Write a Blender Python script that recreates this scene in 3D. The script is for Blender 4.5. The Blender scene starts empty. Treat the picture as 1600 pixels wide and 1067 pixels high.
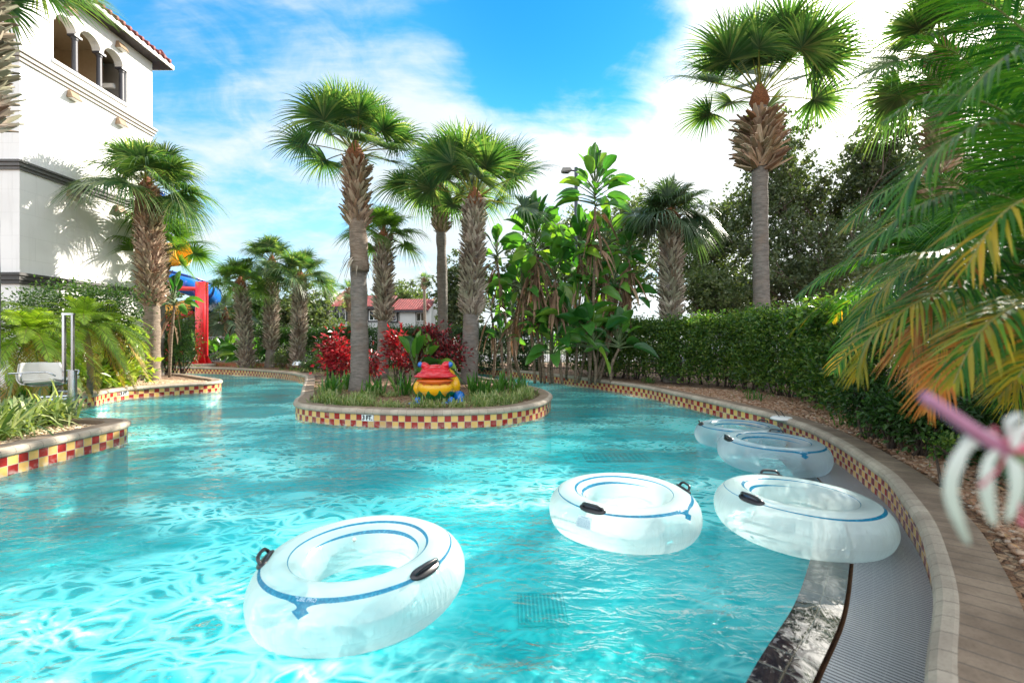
import bpy, math, random
import numpy as np
from mathutils import Vector, Matrix
from mathutils.geometry import tessellate_polygon

PI = math.pi
R_ = math.radians
sc = bpy.context.scene
COL = sc.collection

# ------------------------------------------------------------------ camera, world, sun, exposure
cam_d = bpy.data.cameras.new('camera')
cam = bpy.data.objects.new('camera', cam_d)
COL.objects.link(cam)
cam.location = (0, 0, 1.5)
cam.rotation_euler = (PI / 2, 0, 0)
cam_d.lens = 16
cam_d.sensor_width = 36
cam_d.clip_start = 0.05
cam_d.clip_end = 600
cam_d.dof.use_dof = True
cam_d.dof.focus_distance = 6.5
cam_d.dof.aperture_fstop = 1.7
sc.camera = cam

SUN_EL, SUN_AZ = R_(28.5), R_(44.6)
SD = Vector((math.sin(SUN_AZ) * math.cos(SUN_EL), math.cos(SUN_AZ) * math.cos(SUN_EL), math.sin(SUN_EL)))

sun_d = bpy.data.lights.new('sun', 'SUN')
sun_d.energy = 3.4
sun_d.angle = R_(0.6)
sun_d.color = (1.0, 0.93, 0.82)
sun = bpy.data.objects.new('sun', sun_d)
COL.objects.link(sun)
sun.rotation_euler = SD.to_track_quat('Z', 'Y').to_euler()

sc.view_settings.view_transform = 'Standard'
sc.view_settings.look = 'None'
sc.view_settings.gamma = 1.0
sc.view_settings.exposure = 2.1

sc.render.engine = 'CYCLES'
cy = sc.cycles
cy.max_bounces = 8
cy.diffuse_bounces = 3
cy.glossy_bounces = 3
cy.transmission_bounces = 5
cy.transparent_max_bounces = 10
cy.caustics_reflective = False
cy.caustics_refractive = False
cy.sample_clamp_indirect = 6.0
cy.use_denoising = True


class NT:
    """tiny node helper"""
    def __init__(s, nt):
        s.nt = nt

    def n(s, typ, ins=None, **attrs):
        nd = s.nt.nodes.new(typ)
        for k, v in attrs.items():
            setattr(nd, k, v)
        if ins:
            for k, v in ins.items():
                sock = nd.inputs[k]
                if isinstance(v, bpy.types.NodeSocket):
                    s.nt.links.new(v, sock)
                elif isinstance(v, (tuple, list)) and len(v) == 3 and sock.type == 'RGBA':
                    sock.default_value = (*v, 1)
                else:
                    sock.default_value = v
        return nd

    def m(s, op, a, b=None, c=None, clamp=False):
        nd = s.nt.nodes.new('ShaderNodeMath')
        nd.operation = op
        nd.use_clamp = clamp
        for i, v in enumerate((a, b, c)):
            if v is None:
                continue
            if isinstance(v, bpy.types.NodeSocket):
                s.nt.links.new(v, nd.inputs[i])
            else:
                nd.inputs[i].default_value = v
        return nd.outputs[0]

    def mix(s, f, a, b, blend='MIX'):
        nd = s.nt.nodes.new('ShaderNodeMix')
        nd.data_type = 'RGBA'
        nd.blend_type = blend
        for i, v in ((0, f), (6, a), (7, b)):
            if isinstance(v, bpy.types.NodeSocket):
                s.nt.links.new(v, nd.inputs[i])
            elif i == 0:
                nd.inputs[0].default_value = v
            else:
                nd.inputs[i].default_value = (*v[:3], 1)
        return nd.outputs[2]

    def ramp(s, f, stops, interp='LINEAR'):
        nd = s.nt.nodes.new('ShaderNodeValToRGB')
        nd.color_ramp.interpolation = interp
        el = nd.color_ramp.elements
        while len(el) < len(stops):
            el.new(0.5)
        for e, (p, c) in zip(el, stops):
            e.position = p
            e.color = (c, c, c, 1) if not isinstance(c, (tuple, list)) else (*c[:3], 1)
        s.nt.links.new(f, nd.inputs[0])
        return nd.outputs[0]

    def smooth(s, v, lo, hi):
        nd = s.n('ShaderNodeMapRange', {0: v, 1: lo, 2: hi, 3: 0.0, 4: 1.0}, interpolation_type='SMOOTHSTEP')
        return nd.outputs[0]


# ---- world: Nishita sky with a layer of streaky cloud
world = bpy.data.worlds.new('World')
sc.world = world
world.use_nodes = True
W = NT(world.node_tree)
world.node_tree.nodes.clear()
sky = W.n('ShaderNodeTexSky', sky_type='NISHITA', sun_disc=False, sun_elevation=SUN_EL, sun_rotation=SUN_AZ,
          air_density=1.0, dust_density=0.05, ozone_density=2.5)
tc = W.n('ShaderNodeTexCoord')
dirv = tc.outputs['Generated']
sep = W.n('ShaderNodeSeparateXYZ', {0: dirv})
zc = W.m('MAXIMUM', sep.outputs[2], 0.0)
den = W.m('ADD', zc, 0.22)
px_ = W.m('DIVIDE', sep.outputs[0], den)
py_ = W.m('DIVIDE', sep.outputs[1], den)
pv = W.n('ShaderNodeCombineXYZ', {0: px_, 1: py_, 2: 0.0})
mp = W.n('ShaderNodeMapping', {0: pv.outputs[0], 'Rotation': (0, 0, R_(-52)), 'Scale': (0.55, 1.5, 1)})
n1 = W.n('ShaderNodeTexNoise', {'Vector': mp.outputs[0], 'Scale': 1.15, 'Detail': 9.0, 'Roughness': 0.62, 'Distortion': 0.35})
n2 = W.n('ShaderNodeTexNoise', {'Vector': pv.outputs[0], 'Scale': 4.5, 'Detail': 8.0, 'Roughness': 0.6, 'Distortion': 0.5})
nn = W.m('ADD', W.m('MULTIPLY', n1.outputs[0], 1.05), W.m('MULTIPLY', n2.outputs[0], 0.50))
nn = W.m('SUBTRACT', nn, 0.275)


def dir_px(px, py):
    return Vector((px - 800, 711, 533.5 - py)).normalized()


def lobe(px, py, k0, k1):
    d = dir_px(px, py)
    dot = W.n('ShaderNodeVectorMath', {0: dirv, 1: tuple(d)}, operation='DOT_PRODUCT').outputs['Value']
    return W.smooth(dot, k0, k1)


gap_a = lobe(900, -10, 0.950, 1.0)
gap_b = lobe(215, 300, 0.90, 1.0)
gap_c = lobe(1010, 110, 0.985, 1.0)
gap_d = lobe(760, -120, 0.93, 1.0)
sunl = W.n('ShaderNodeVectorMath', {0: dirv, 1: tuple(SD)}, operation='DOT_PRODUCT').outputs['Value']
bias = W.m('SUBTRACT', 0.185, W.m('MULTIPLY', gap_a, 0.30))
bias = W.m('SUBTRACT', bias, W.m('MULTIPLY', gap_b, 0.11))
bias = W.m('SUBTRACT', bias, W.m('MULTIPLY', gap_c, 0.12))
bias = W.m('SUBTRACT', bias, W.m('MULTIPLY', gap_d, 0.08))
bias = W.m('ADD', bias, W.m('MULTIPLY', W.smooth(sunl, 0.78, 1.0), 0.36))
cm = W.smooth(W.m('ADD', nn, bias), 0.40, 0.76)
cm = W.m('MULTIPLY', cm, 0.97)
hs = W.n('ShaderNodeHueSaturation', {'Hue': 0.485, 'Saturation': 1.35, 'Value': 1.0, 'Color': sky.outputs[0]})
skyc = W.mix(1.0, hs.outputs[0], (0.074, 0.074, 0.074), 'MULTIPLY')
# pale band of thin haze low down
skyc = W.mix(W.m('MULTIPLY', lobe(930, -60, 0.93, 1.0), 0.65), skyc, W.mix(1.0, skyc, (0.18, 0.62, 0.86), 'MULTIPLY'))
low = W.smooth(sep.outputs[2], 0.42, 0.0)
skyc = W.mix(W.m('MULTIPLY', low, 0.75), skyc, (0.165, 0.215, 0.24))
cl_a = W.mix(W.smooth(sunl, 0.62, 0.98), (0.225, 0.245, 0.255), (0.34, 0.345, 0.345))
# unseen cloud bank behind the viewer, brightened as added fill light
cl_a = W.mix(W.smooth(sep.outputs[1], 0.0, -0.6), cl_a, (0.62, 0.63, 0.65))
cl_a = W.mix(W.smooth(sunl, 0.965, 0.9995), cl_a, (1.7, 1.6, 1.4))
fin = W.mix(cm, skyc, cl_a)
below = W.smooth(sep.outputs[2], 0.0, -0.06)
fin = W.mix(below, fin, (0.10, 0.10, 0.09))
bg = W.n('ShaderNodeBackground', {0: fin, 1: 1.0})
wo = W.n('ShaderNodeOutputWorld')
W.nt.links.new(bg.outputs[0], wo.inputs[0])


# ------------------------------------------------------------------ pixel helpers (reference photograph 1600 x 1067, f = 711 px)
def PX(px, Y):
    return (px - 800.0) / 711.0 * Y


def PZ(py, Y):
    return 1.5 + (533.5 - py) / 711.0 * Y


def PG(px, py, z=0.0):
    Y = 711.0 * (1.5 - z) / (py - 533.5)
    return (PX(px, Y), Y)


# ------------------------------------------------------------------ mesh builder
class MB:
    def __init__(s):
        s.V = []; s.F = []; s.M = []; s.U = []; s.n = 0; s.uv = False

    def add(s, V, F, mi=0, uv=None, off=None):
        V = np.asarray(V, dtype=float).reshape(-1, 3)
        if len(V) == 0:
            return
        s.V.append(V)
        if isinstance(F, np.ndarray):
            s.F.append(F + s.n)
            s.M.append(np.full(len(F), mi) if np.isscalar(mi) else np.asarray(mi))
            s.U.append(uv)
        else:
            groups = {}
            for i, f in enumerate(F):
                groups.setdefault(len(f), []).append(i)
            for k, idx in groups.items():
                s.F.append(np.array([F[i] for i in idx], dtype=int) + s.n)
                s.M.append(np.full(len(idx), mi) if np.isscalar(mi) else np.asarray([mi[i] for i in idx]))
                s.U.append(None if uv is None else np.asarray(uv))
        if uv is not None:
            s.uv = True
        s.n += len(V)

    def box(s, x0, x1, y0, y1, z0, z1, mi=0):
        V = [(x0, y0, z0), (x1, y0, z0), (x1, y1, z0), (x0, y1, z0), (x0, y0, z1), (x1, y0, z1), (x1, y1, z1), (x0, y1, z1)]
        s.add(V, np.array([(0, 3, 2, 1), (4, 5, 6, 7), (0, 1, 5, 4), (1, 2, 6, 5), (2, 3, 7, 6), (3, 0, 4, 7)]), mi)

    def tube(s, P, r, seg=8, mi=0, caps=True, squash=None):
        P = np.asarray(P, float)
        n = len(P)
        r = np.full(n, r) if np.isscalar(r) else np.asarray(r, float)
        T = np.gradient(P, axis=0)
        T /= np.linalg.norm(T, axis=1)[:, None] + 1e-9
        up = np.array([0, 0, 1.0]) if abs(T[0][2]) < 0.9 else np.array([1.0, 0, 0])
        A = np.cross(T[0], up); A /= np.linalg.norm(A)
        rings = []
        for i in range(n):
            A = A - T[i] * np.dot(A, T[i]); A /= np.linalg.norm(A) + 1e-9
            B = np.cross(T[i], A)
            a = np.linspace(0, 2 * PI, seg, endpoint=False)
            rings.append(P[i] + r[i] * (np.cos(a)[:, None] * A + np.sin(a)[:, None] * B))
        V = np.concatenate(rings)
        i, j = np.meshgrid(np.arange(n - 1), np.arange(seg), indexing='ij')
        i = i.ravel(); j = j.ravel(); j2 = (j + 1) % seg
        F = np.stack([i * seg + j, i * seg + j2, (i + 1) * seg + j2, (i + 1) * seg + j], 1)
        s.add(V, F, mi)
        if caps:
            s.n -= len(V)
            s.F.append(np.array([list(range(seg))[::-1], [(n - 1) * seg + k for k in range(seg)]]) + s.n)
            s.M.append(np.array([mi, mi])); s.U.append(None)
            s.n += len(V)

    def lathe(s, prof, c=(0, 0, 0), seg=24, mi=0, closed=False):
        prof = np.asarray(prof, float)
        a = np.linspace(0, 2 * PI, seg, endpoint=False)
        V = np.stack([prof[:, 0][:, None] * np.cos(a), prof[:, 0][:, None] * np.sin(a), np.repeat(prof[:, 1][:, None], seg, 1)], -1)
        V = V.reshape(-1, 3) + np.array(c)
        n = len(prof)
        i, j = np.meshgrid(np.arange(n - 1), np.arange(seg), indexing='ij')
        i = i.ravel(); j = j.ravel(); j2 = (j + 1) % seg
        s.add(V, np.stack([i * seg + j, i * seg + j2, (i + 1) * seg + j2, (i + 1) * seg + j], 1), mi)

    def obj(s, name, mats, parent=None, smooth=False, loc=None, auto=None):
        me = bpy.data.meshes.new(name)
        V = np.concatenate(s.V) if s.V else np.zeros((0, 3))
        me.vertices.add(len(V))
        me.vertices.foreach_set('co', V.ravel())
        nl = sum(f.size for f in s.F)
        npol = sum(len(f) for f in s.F)
        me.loops.add(nl)
        me.polygons.add(npol)
        lv = np.concatenate([f.ravel() for f in s.F]).astype(np.int32)
        me.loops.foreach_set('vertex_index', lv)
        tot = np.concatenate([np.full(len(f), f.shape[1]) for f in s.F]).astype(np.int32)
        st = np.concatenate([[0], np.cumsum(tot)[:-1]]).astype(np.int32)
        me.polygons.foreach_set('loop_start', st)
        me.polygons.foreach_set('material_index', np.concatenate(s.M).astype(np.int32))
        me.polygons.foreach_set('use_smooth', np.full(npol, bool(smooth)))
        if s.uv:
            uvs = np.zeros((len(V), 2))
            k = 0
            base = 0
            # uv arrays are given per vertex, in the order of the add() calls
            for Vb, U in zip(s.V, s.Uv):
                if U is not None:
                    uvs[base:base + len(Vb)] = U
                base += len(Vb)
            ul = me.uv_layers.new(name='UVMap')
            ul.data.foreach_set('uv', uvs[lv].ravel())
        me.update(calc_edges=True)
        me.validate()
        if not isinstance(mats, (list, tuple)):
            mats = [mats]
        for m in mats:
            me.materials.append(m)
        o = bpy.data.objects.new(name, me)
        COL.objects.link(o)
        if parent is not None:
            o.parent = parent
        if loc is not None:
            o.location = loc
        return o


_old_add = MB.add


def _add(s, V, F, mi=0, uv=None, off=None):
    if not hasattr(s, 'Uv'):
        s.Uv = []
    n0 = len(s.V)
    _old_add(s, V, F, mi, uv)
    if len(s.V) > n0:
        s.Uv.append(None if uv is None else np.asarray(uv, float).reshape(-1, 2))


MB.add = _add


def tag(o, label=None, cat=None, group=None, kind=None):
    if label: o['label'] = label
    if cat: o['category'] = cat
    if group: o['group'] = group
    if kind: o['kind'] = kind
    return o


def thing(name, label, cat, loc=(0, 0, 0), rz=0, group=None):
    o = bpy.data.objects.new(name, None)
    COL.objects.link(o)
    o.location = loc
    o.rotation_euler = (0, 0, rz)
    o.empty_display_size = 0.2
    return tag(o, label, cat, group)


def struct(name, mb, mats, **k):
    return tag(mb.obj(name, mats, **k), kind='structure')


def dup(root, loc=None, rz=None, label=None, group=None, scale=None):
    r = root.copy(); COL.objects.link(r)
    for k, v in (('location', loc), ('scale', scale)):
        if v is not None: setattr(r, k, v)
    if rz is not None: r.rotation_euler = (0, 0, rz)
    if label: r['label'] = label
    if group: r['group'] = group
    for ch in list(root.children):
        c = ch.copy(); COL.objects.link(c); c.parent = r
        for g in ch.children:
            d = g.copy(); COL.objects.link(d); d.parent = c
    return r


def catmull(P, step=0.12, closed=False):
    P = np.asarray(P, float)
    n = len(P)
    out = []
    rng = range(n) if closed else range(n - 1)
    for i in rng:
        if closed:
            p0, p1, p2, p3 = P[(i - 1) % n], P[i], P[(i + 1) % n], P[(i + 2) % n]
        else:
            p0 = P[max(i - 1, 0)]; p1 = P[i]; p2 = P[i + 1]; p3 = P[min(i + 2, n - 1)]
        d = np.linalg.norm(p2 - p1)
        k = max(2, int(d / step))
        # centripetal parametrisation keeps tight bends clean
        t0 = 0; t1 = t0 + max(np.linalg.norm(p1 - p0), 1e-4) ** 0.5
        t2 = t1 + max(d, 1e-4) ** 0.5; t3 = t2 + max(np.linalg.norm(p3 - p2), 1e-4) ** 0.5
        for t in np.linspace(t1, t2, k, endpoint=False):
            A1 = (t1 - t) / (t1 - t0) * p0 + (t - t0) / (t1 - t0) * p1
            A2 = (t2 - t) / (t2 - t1) * p1 + (t - t1) / (t2 - t1) * p2
            A3 = (t3 - t) / (t3 - t2) * p2 + (t - t2) / (t3 - t2) * p3
            B1 = (t2 - t) / (t2 - t0) * A1 + (t - t0) / (t2 - t0) * A2
            B2 = (t3 - t) / (t3 - t1) * A2 + (t - t1) / (t3 - t1) * A3
            out.append((t2 - t) / (t2 - t1) * B1 + (t - t1) / (t2 - t1) * B2)
    if not closed:
        out.append(P[-1])
    return np.array(out)


def text_geo(txt, size, extrude=0.0, align='CENTER'):
    cu = bpy.data.curves.new('txt', 'FONT')
    cu.body = txt; cu.size = size; cu.extrude = extrude
    cu.align_x = align; cu.align_y = 'CENTER'
    cu.resolution_u = 3
    o = bpy.data.objects.new('txt', cu)
    COL.objects.link(o)
    dg = bpy.context.evaluated_depsgraph_get()
    me = o.evaluated_get(dg).to_mesh()
    V = np.array([v.co[:] for v in me.vertices])
    F = [tuple(p.vertices) for p in me.polygons]
    o.evaluated_get(dg).to_mesh_clear()
    bpy.data.objects.remove(o)
    bpy.data.curves.remove(cu)
    return V, F


# ------------------------------------------------------------------ materials
def new_mat(name):
    m = bpy.data.materials.new(name)
    m.use_nodes = True
    m.node_tree.nodes.clear()
    t = NT(m.node_tree)
    out = t.n('ShaderNodeOutputMaterial')
    return m, t, out


def pbr(name, col, rough=0.6, metal=0.0, noise=0.0, nscale=8.0, bump=0.0, bscale=40.0, coat=0.0, spec=0.5, col2=None, stretch=None, coord='Object'):
    m, t, out = new_mat(name)
    tcn = t.n('ShaderNodeTexCoord')
    vec = tcn.outputs[coord]
    if stretch:
        vec = t.n('ShaderNodeMapping', {0: vec, 'Scale': stretch}).outputs[0]
    c = col
    if noise or col2:
        nz = t.n('ShaderNodeTexNoise', {'Vector': vec, 'Scale': nscale, 'Detail': 6.0, 'Roughness': 0.6})
        f = t.smooth(nz.outputs[0], 0.33, 0.67)
        c2 = col2 if col2 else tuple(x * (1 - noise) for x in col)
        c = t.mix(f, c2, col)
    ins = {'Base Color': c, 'Roughness': rough, 'Metallic': metal, 'Coat Weight': coat, 'Specular IOR Level': spec}
    if bump:
        nb = t.n('ShaderNodeTexNoise', {'Vector': vec, 'Scale': bscale, 'Detail': 5.0})
        bp = t.n('ShaderNodeBump', {'Height': nb.outputs[0], 'Strength': bump, 'Distance': 0.02})
        ins['Normal'] = bp.outputs[0]
    p = t.n('ShaderNodeBsdfPrincipled', ins)
    t.nt.links.new(p.outputs[0], out.inputs[0])
    return m


def leafmat(name, stops, transl=0.35, rough=0.45, tcol=None, spec=0.5, tgain=1.6):
    """stops: colours spread over the random value each leaf has"""
    m, t, out = new_mat(name)
    g = t.n('ShaderNodeNewGeometry')
    k = len(stops)
    c = t.ramp(g.outputs['Random Per Island'], [(i / max(k - 1, 1), s) for i, s in enumerate(stops)])
    tcn = t.n('ShaderNodeTexCoord')
    nz = t.n('ShaderNodeTexNoise', {'Vector': tcn.outputs['Object'], 'Scale': 1.7, 'Detail': 3.0})
    c = t.mix(t.smooth(nz.outputs[0], 0.35, 0.65), c, t.mix(1.0, c, (0.62, 0.72, 0.6), 'MULTIPLY'))
    p = t.n('ShaderNodeBsdfPrincipled', {'Base Color': c, 'Roughness': rough, 'Specular IOR Level': spec})
    tc_ = t.mix(1.0, c, tcol or (tgain * 1.25, tgain * 1.35, tgain * 0.45), 'MULTIPLY')
    tr = t.n('ShaderNodeBsdfTranslucent', {'Color': tc_})
    mx = t.n('ShaderNodeMixShader', {0: transl, 1: p.outputs[0], 2: tr.outputs[0]})
    t.nt.links.new(mx.outputs[0], out.inputs[0])
    return m


M = {}
M['white_paint'] = pbr('white_stucco', (0.78, 0.77, 0.74), 0.85, noise=0.06, nscale=1.2, bump=0.15, bscale=60)
M['dark_trim'] = pbr('dark_trim', (0.035, 0.035, 0.04), 0.6)
M['stone_trim'] = pbr('tan_trim', (0.36, 0.33, 0.29), 0.7, noise=0.15)
M['tan_wall'] = pbr('tan_interior', (0.46, 0.36, 0.24), 0.9, noise=0.08)
M['sconce'] = pbr('sconce_metal', (0.33, 0.22, 0.13), 0.45, noise=0.3)
M['column'] = pbr('dark_column', (0.05, 0.05, 0.06), 0.45)
M['red_tile_roof'] = None
M['steel'] = pbr('stainless_steel', (0.55, 0.56, 0.58), 0.25, metal=1.0)
M['plastic_white'] = pbr('white_plastic', (0.72, 0.70, 0.64), 0.4)
M['black_rubber'] = pbr('black_rubber', (0.012, 0.012, 0.016), 0.3, coat=0.4, noise=0.3)
M['red_paint'] = pbr('red_paint', (0.72, 0.02, 0.03), 0.32, coat=0.4, noise=0.12, nscale=3)
M['blue_gel'] = pbr('blue_fibreglass', (0.01, 0.16, 0.62), 0.18, coat=0.6)
M['blue_lip'] = pbr('dark_blue_fibreglass', (0.005, 0.05, 0.28), 0.25, coat=0.5)
M['yellow_gel'] = pbr('yellow_fibreglass', (0.85, 0.42, 0.03), 0.22, coat=0.6)
M['concrete'] = pbr('concrete', (0.50, 0.46, 0.39), 0.85, noise=0.2, nscale=6, bump=0.3)
M['asphalt'] = pbr('asphalt', (0.16, 0.16, 0.17), 0.9, noise=0.2)
M['dark_metal'] = pbr('black_metal', (0.02, 0.02, 0.022), 0.4)
M['glass_dark'] = pbr('window_glass', (0.02, 0.025, 0.025), 0.05, spec=0.8)
M['white_frame'] = pbr('white_frame', (0.75, 0.75, 0.72), 0.5)
M['house_wall'] = pbr('house_stucco', (0.50, 0.50, 0.48), 0.9, noise=0.1, nscale=2)
M['bark'] = pbr('bark', (0.13, 0.10, 0.075), 0.9, noise=0.5, nscale=9, bump=0.6, bscale=25)
# ------------------------------------------------------------------ the pool: one outline (water contact), everything else follows it
LEFT = [(-6.3, -3.5), (-5.75, 1.5), (-5.62, 3.6), (-5.64, 5.03), (-5.66, 5.7), (-5.66, 6.3), (-5.72, 6.75), (-5.95, 7.0), (-6.4, 7.1), (-7.4, 7.08), (-8.6, 7.0),
        (-9.3, 7.3), (-9.5, 8.1), (-9.55, 9.4), (-9.66, 10.5), (-9.75, 10.72), (-9.95, 11.2), (-9.98, 11.85), (-9.7, 12.4), (-9.3, 12.9), (-8.95, 13.3), (-8.85, 13.75), (-9.15, 14.3), (-10.2, 15.2),
        (-12.2, 16.8), (-15.0, 18.3), (-20.0, 19.4), (-27.0, 20.0)]
FAR = [(-27.0, 23.6), (-18.9, 22.4), (-14.2, 21.1), (-11.6, 19.9), (-8.9, 17.9), (-7.4, 16.2), (-6.6, 14.6), (-5.75, 12.6), (-5.15, 11.2), (-4.72, 10.2), (-4.5, 9.5),
       (-4.15, 8.8), (-3.5, 8.32), (-2.87, 8.08), (-1.55, 7.84), (-0.8, 7.9), (-0.2, 8.1), (0.35, 8.62), (0.72, 9.4), (0.88, 10.3), (0.8, 11.2), (0.5, 12.2),
       (-0.2, 13.8), (-1.3, 16.0), (-3.0, 19.6)]
RIGHT = [(-1.9, 21.6), (-0.4, 19.8), (0.8, 17.9), (2.1, 15.5), (3.17, 13.2), (3.55, 12.3), (3.95, 10.1), (4.18, 8.6), (4.27, 7.5), (4.2, 6.5), (3.98, 5.6), (3.64, 4.67), (3.38, 4.06),
         (3.08, 3.55), (2.77, 3.06), (2.45, 2.64), (2.05, 2.16), (1.5, 1.6), (1.0, 1.0), (0.65, 0.3), (0.5, -0.8), (0.4, -3.5)]
PL, PF, PR = catmull(LEFT), catmull(FAR), catmull(RIGHT)
OUT = np.concatenate([PL, PF, PR])          # closed, anticlockwise or clockwise; fixed below
TOP = 0.315
GZ = 0.26


def area(P):
    x, y = P[:, 0], P[:, 1]
    return 0.5 * np.sum(x * np.roll(y, -1) - y * np.roll(x, -1))


SGN = 1.0 if area(OUT) > 0 else -1.0


def normals_open(P):
    T = np.gradient(P, axis=0)
    T /= np.linalg.norm(T, axis=1)[:, None] + 1e-9
    # outward normal (away from the water)
    return np.stack([T[:, 1], -T[:, 0]], 1) * SGN


def smooth_n(N, k=3):
    for _ in range(k):
        N = (N + np.roll(N, 1, 0) + np.roll(N, -1, 0)) / 3 if False else np.concatenate([[N[0]], (N[:-2] + N[1:-1] + N[2:]) / 3, [N[-1]]])
        N /= np.linalg.norm(N, axis=1)[:, None]
    return N


def arc(P):
    return np.concatenate([[0], np.cumsum(np.linalg.norm(np.diff(P, axis=0), axis=1))])


def offs(P, o, N=None):
    N = smooth_n(normals_open(P)) if N is None else N
    return P + N * o


def sweep(mb, P, prof, mis, N=None, v_off=0.0, uscale=1.0):
    """prof: list of (outward, z); one material per face row"""
    N = smooth_n(normals_open(P)) if N is None else N
    u = arc(P) * uscale
    pv = np.concatenate([[0], np.cumsum(np.hypot(*np.diff(np.array(prof), axis=0).T))]) + v_off
    n = len(P)
    for k in range(len(prof) - 1):
        (o0, z0), (o1, z1) = prof[k], prof[k + 1]
        A = P + N * o0; B = P + N * o1
        V = np.concatenate([np.c_[A, np.full(n, z0)], np.c_[B, np.full(n, z1)]])
        UV = np.concatenate([np.c_[u, np.full(n, pv[k])], np.c_[u, np.full(n, pv[k + 1])]])
        i = np.arange(n - 1)
        F = np.stack([i, i + 1, n + i + 1, n + i], 1)
        if SGN > 0: F = F[:, ::-1]
        mb.add(V, F, mis[k], uv=UV)


# -- materials of the basin
def tile_mat(name, tw, th, reds, yels):
    m, t, out = new_mat(name)
    uv = t.n('ShaderNodeTexCoord').outputs['UV']
    s = t.n('ShaderNodeSeparateXYZ', {0: uv})
    u = t.m('DIVIDE', s.outputs[0], tw); v = t.m('DIVIDE', s.outputs[1], th)
    fu, fv = t.m('FLOOR', u), t.m('FLOOR', v)
    par = t.m('ABSOLUTE', t.m('MODULO', t.m('ADD', fu, fv), 2.0))
    cell = t.n('ShaderNodeCombineXYZ', {0: fu, 1: fv, 2: 0.0})
    wn = t.n('ShaderNodeTexWhiteNoise', {0: cell.outputs[0]})
    red = t.mix(wn.outputs[0], *reds); yel = t.mix(wn.outputs[0], *yels)
    col = t.mix(t.m('GREATER_THAN', par, 0.5), red, yel)
    ru, rv = t.m('SUBTRACT', u, fu), t.m('SUBTRACT', v, fv)
    du = t.m('MULTIPLY', t.m('MINIMUM', ru, t.m('SUBTRACT', 1.0, ru)), tw)
    dv = t.m('MULTIPLY', t.m('MINIMUM', rv, t.m('SUBTRACT', 1.0, rv)), th)
    d = t.m('MINIMUM', du, dv)
    g = t.m('LESS_THAN', d, 0.0035)
    nz = t.n('ShaderNodeTexNoise', {'Vector': uv, 'Scale': 5.0, 'Detail': 6.0})
    col = t.mix(t.m('MULTIPLY', t.smooth(nz.outputs[0], 0.5, 0.75), 0.35), col, (0.5, 0.45, 0.38))
    scale_ = t.m('MULTIPLY', t.smooth(s.outputs[1], 0.155, 0.225), t.smooth(t.n('ShaderNodeTexNoise', {'Vector': uv, 'Scale': 16.0, 'Detail': 5.0}).outputs[0], 0.40, 0.62))
    col = t.mix(t.m('MULTIPLY', scale_, 0.55), col, (0.62, 0.58, 0.52))
    col = t.mix(t.m('MULTIPLY', t.m('GREATER_THAN', wn.outputs[0], 0.90), 0.3), col, (0.30, 0.16, 0.10))
    col = t.mix(g, col, (0.40, 0.36, 0.30))
    bp = t.n('ShaderNodeBump', {'Height': t.smooth(d, 0.0015, 0.007), 'Strength': 0.5, 'Distance': 0.003})
    p = t.n('ShaderNodeBsdfPrincipled', {'Base Color': col, 'Roughness': t.m('ADD', t.m('MULTIPLY', g, 0.5), 0.22), 'Normal': bp.outputs[0]})
    t.nt.links.new(p.outputs[0], out.inputs[0])
    return m


M['tiles'] = tile_mat('checker_tiles', 0.115, 0.115, ((0.36, 0.02, 0.012), (0.26, 0.012, 0.01)), ((0.80, 0.50, 0.15), (0.70, 0.40, 0.11)))
M['tiles_small'] = tile_mat('small_checker_tiles', 0.09, 0.075, ((0.34, 0.018, 0.012), (0.22, 0.012, 0.01)), ((0.78, 0.46, 0.14), (0.64, 0.36, 0.11)))


def paver_mat(name, col, col2, pitch, joint_d):
    m, t, out = new_mat(name)
    uv = t.n('ShaderNodeTexCoord').outputs['UV']
    ob = t.n('ShaderNodeTexCoord').outputs['Object']
    s = t.n('ShaderNodeSeparateXYZ', {0: uv})
    u = t.m('DIVIDE', s.outputs[0], pitch)
    fu = t.m('FLOOR', u); ru = t.m('SUBTRACT', u, fu)
    d = t.m('MULTIPLY', t.m('MINIMUM', ru, t.m('SUBTRACT', 1.0, ru)), pitch)
    wn = t.n('ShaderNodeTexWhiteNoise', {0: t.n('ShaderNodeCombineXYZ', {0: fu, 1: 3.0}).outputs[0]})
    nz = t.n('ShaderNodeTexNoise', {'Vector': ob, 'Scale': 3.0, 'Detail': 8.0, 'Roughness': 0.65})
    nf = t.n('ShaderNodeTexNoise', {'Vector': ob, 'Scale': 90.0, 'Detail': 3.0})
    c = t.mix(t.smooth(nz.outputs[0], 0.35, 0.68), col2, col)
    c = t.mix(t.m('MULTIPLY', wn.outputs[0], 0.30), c, t.mix(1.0, c, (0.55, 0.52, 0.5), 'MULTIPLY'))
    c = t.mix(t.m('MULTIPLY', t.smooth(nf.outputs[0], 0.45, 0.7), 0.35), c, t.mix(1.0, c, (0.6, 0.58, 0.55), 'MULTIPLY'))
    j = t.m('LESS_THAN', d, joint_d)
    c = t.mix(j, c, (0.10, 0.085, 0.07))
    h = t.m('ADD', t.smooth(d, 0.0, joint_d * 2.2), t.m('MULTIPLY', nf.outputs[0], 0.35))
    bp = t.n('ShaderNodeBump', {'Height': h, 'Strength': 0.6, 'Distance': 0.004})
    p = t.n('ShaderNodeBsdfPrincipled', {'Base Color': c, 'Roughness': 0.78, 'Normal': bp.outputs[0]})
    t.nt.links.new(p.outputs[0], out.inputs[0])
    return m


M['coping'] = paver_mat('coping_pavers', (0.34, 0.25, 0.175), (0.20, 0.14, 0.095), 0.11, 0.003)
M['nosing'] = paver_mat('coping_nosing', (0.52, 0.44, 0.34), (0.38, 0.31, 0.24), 0.155, 0.002)


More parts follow.
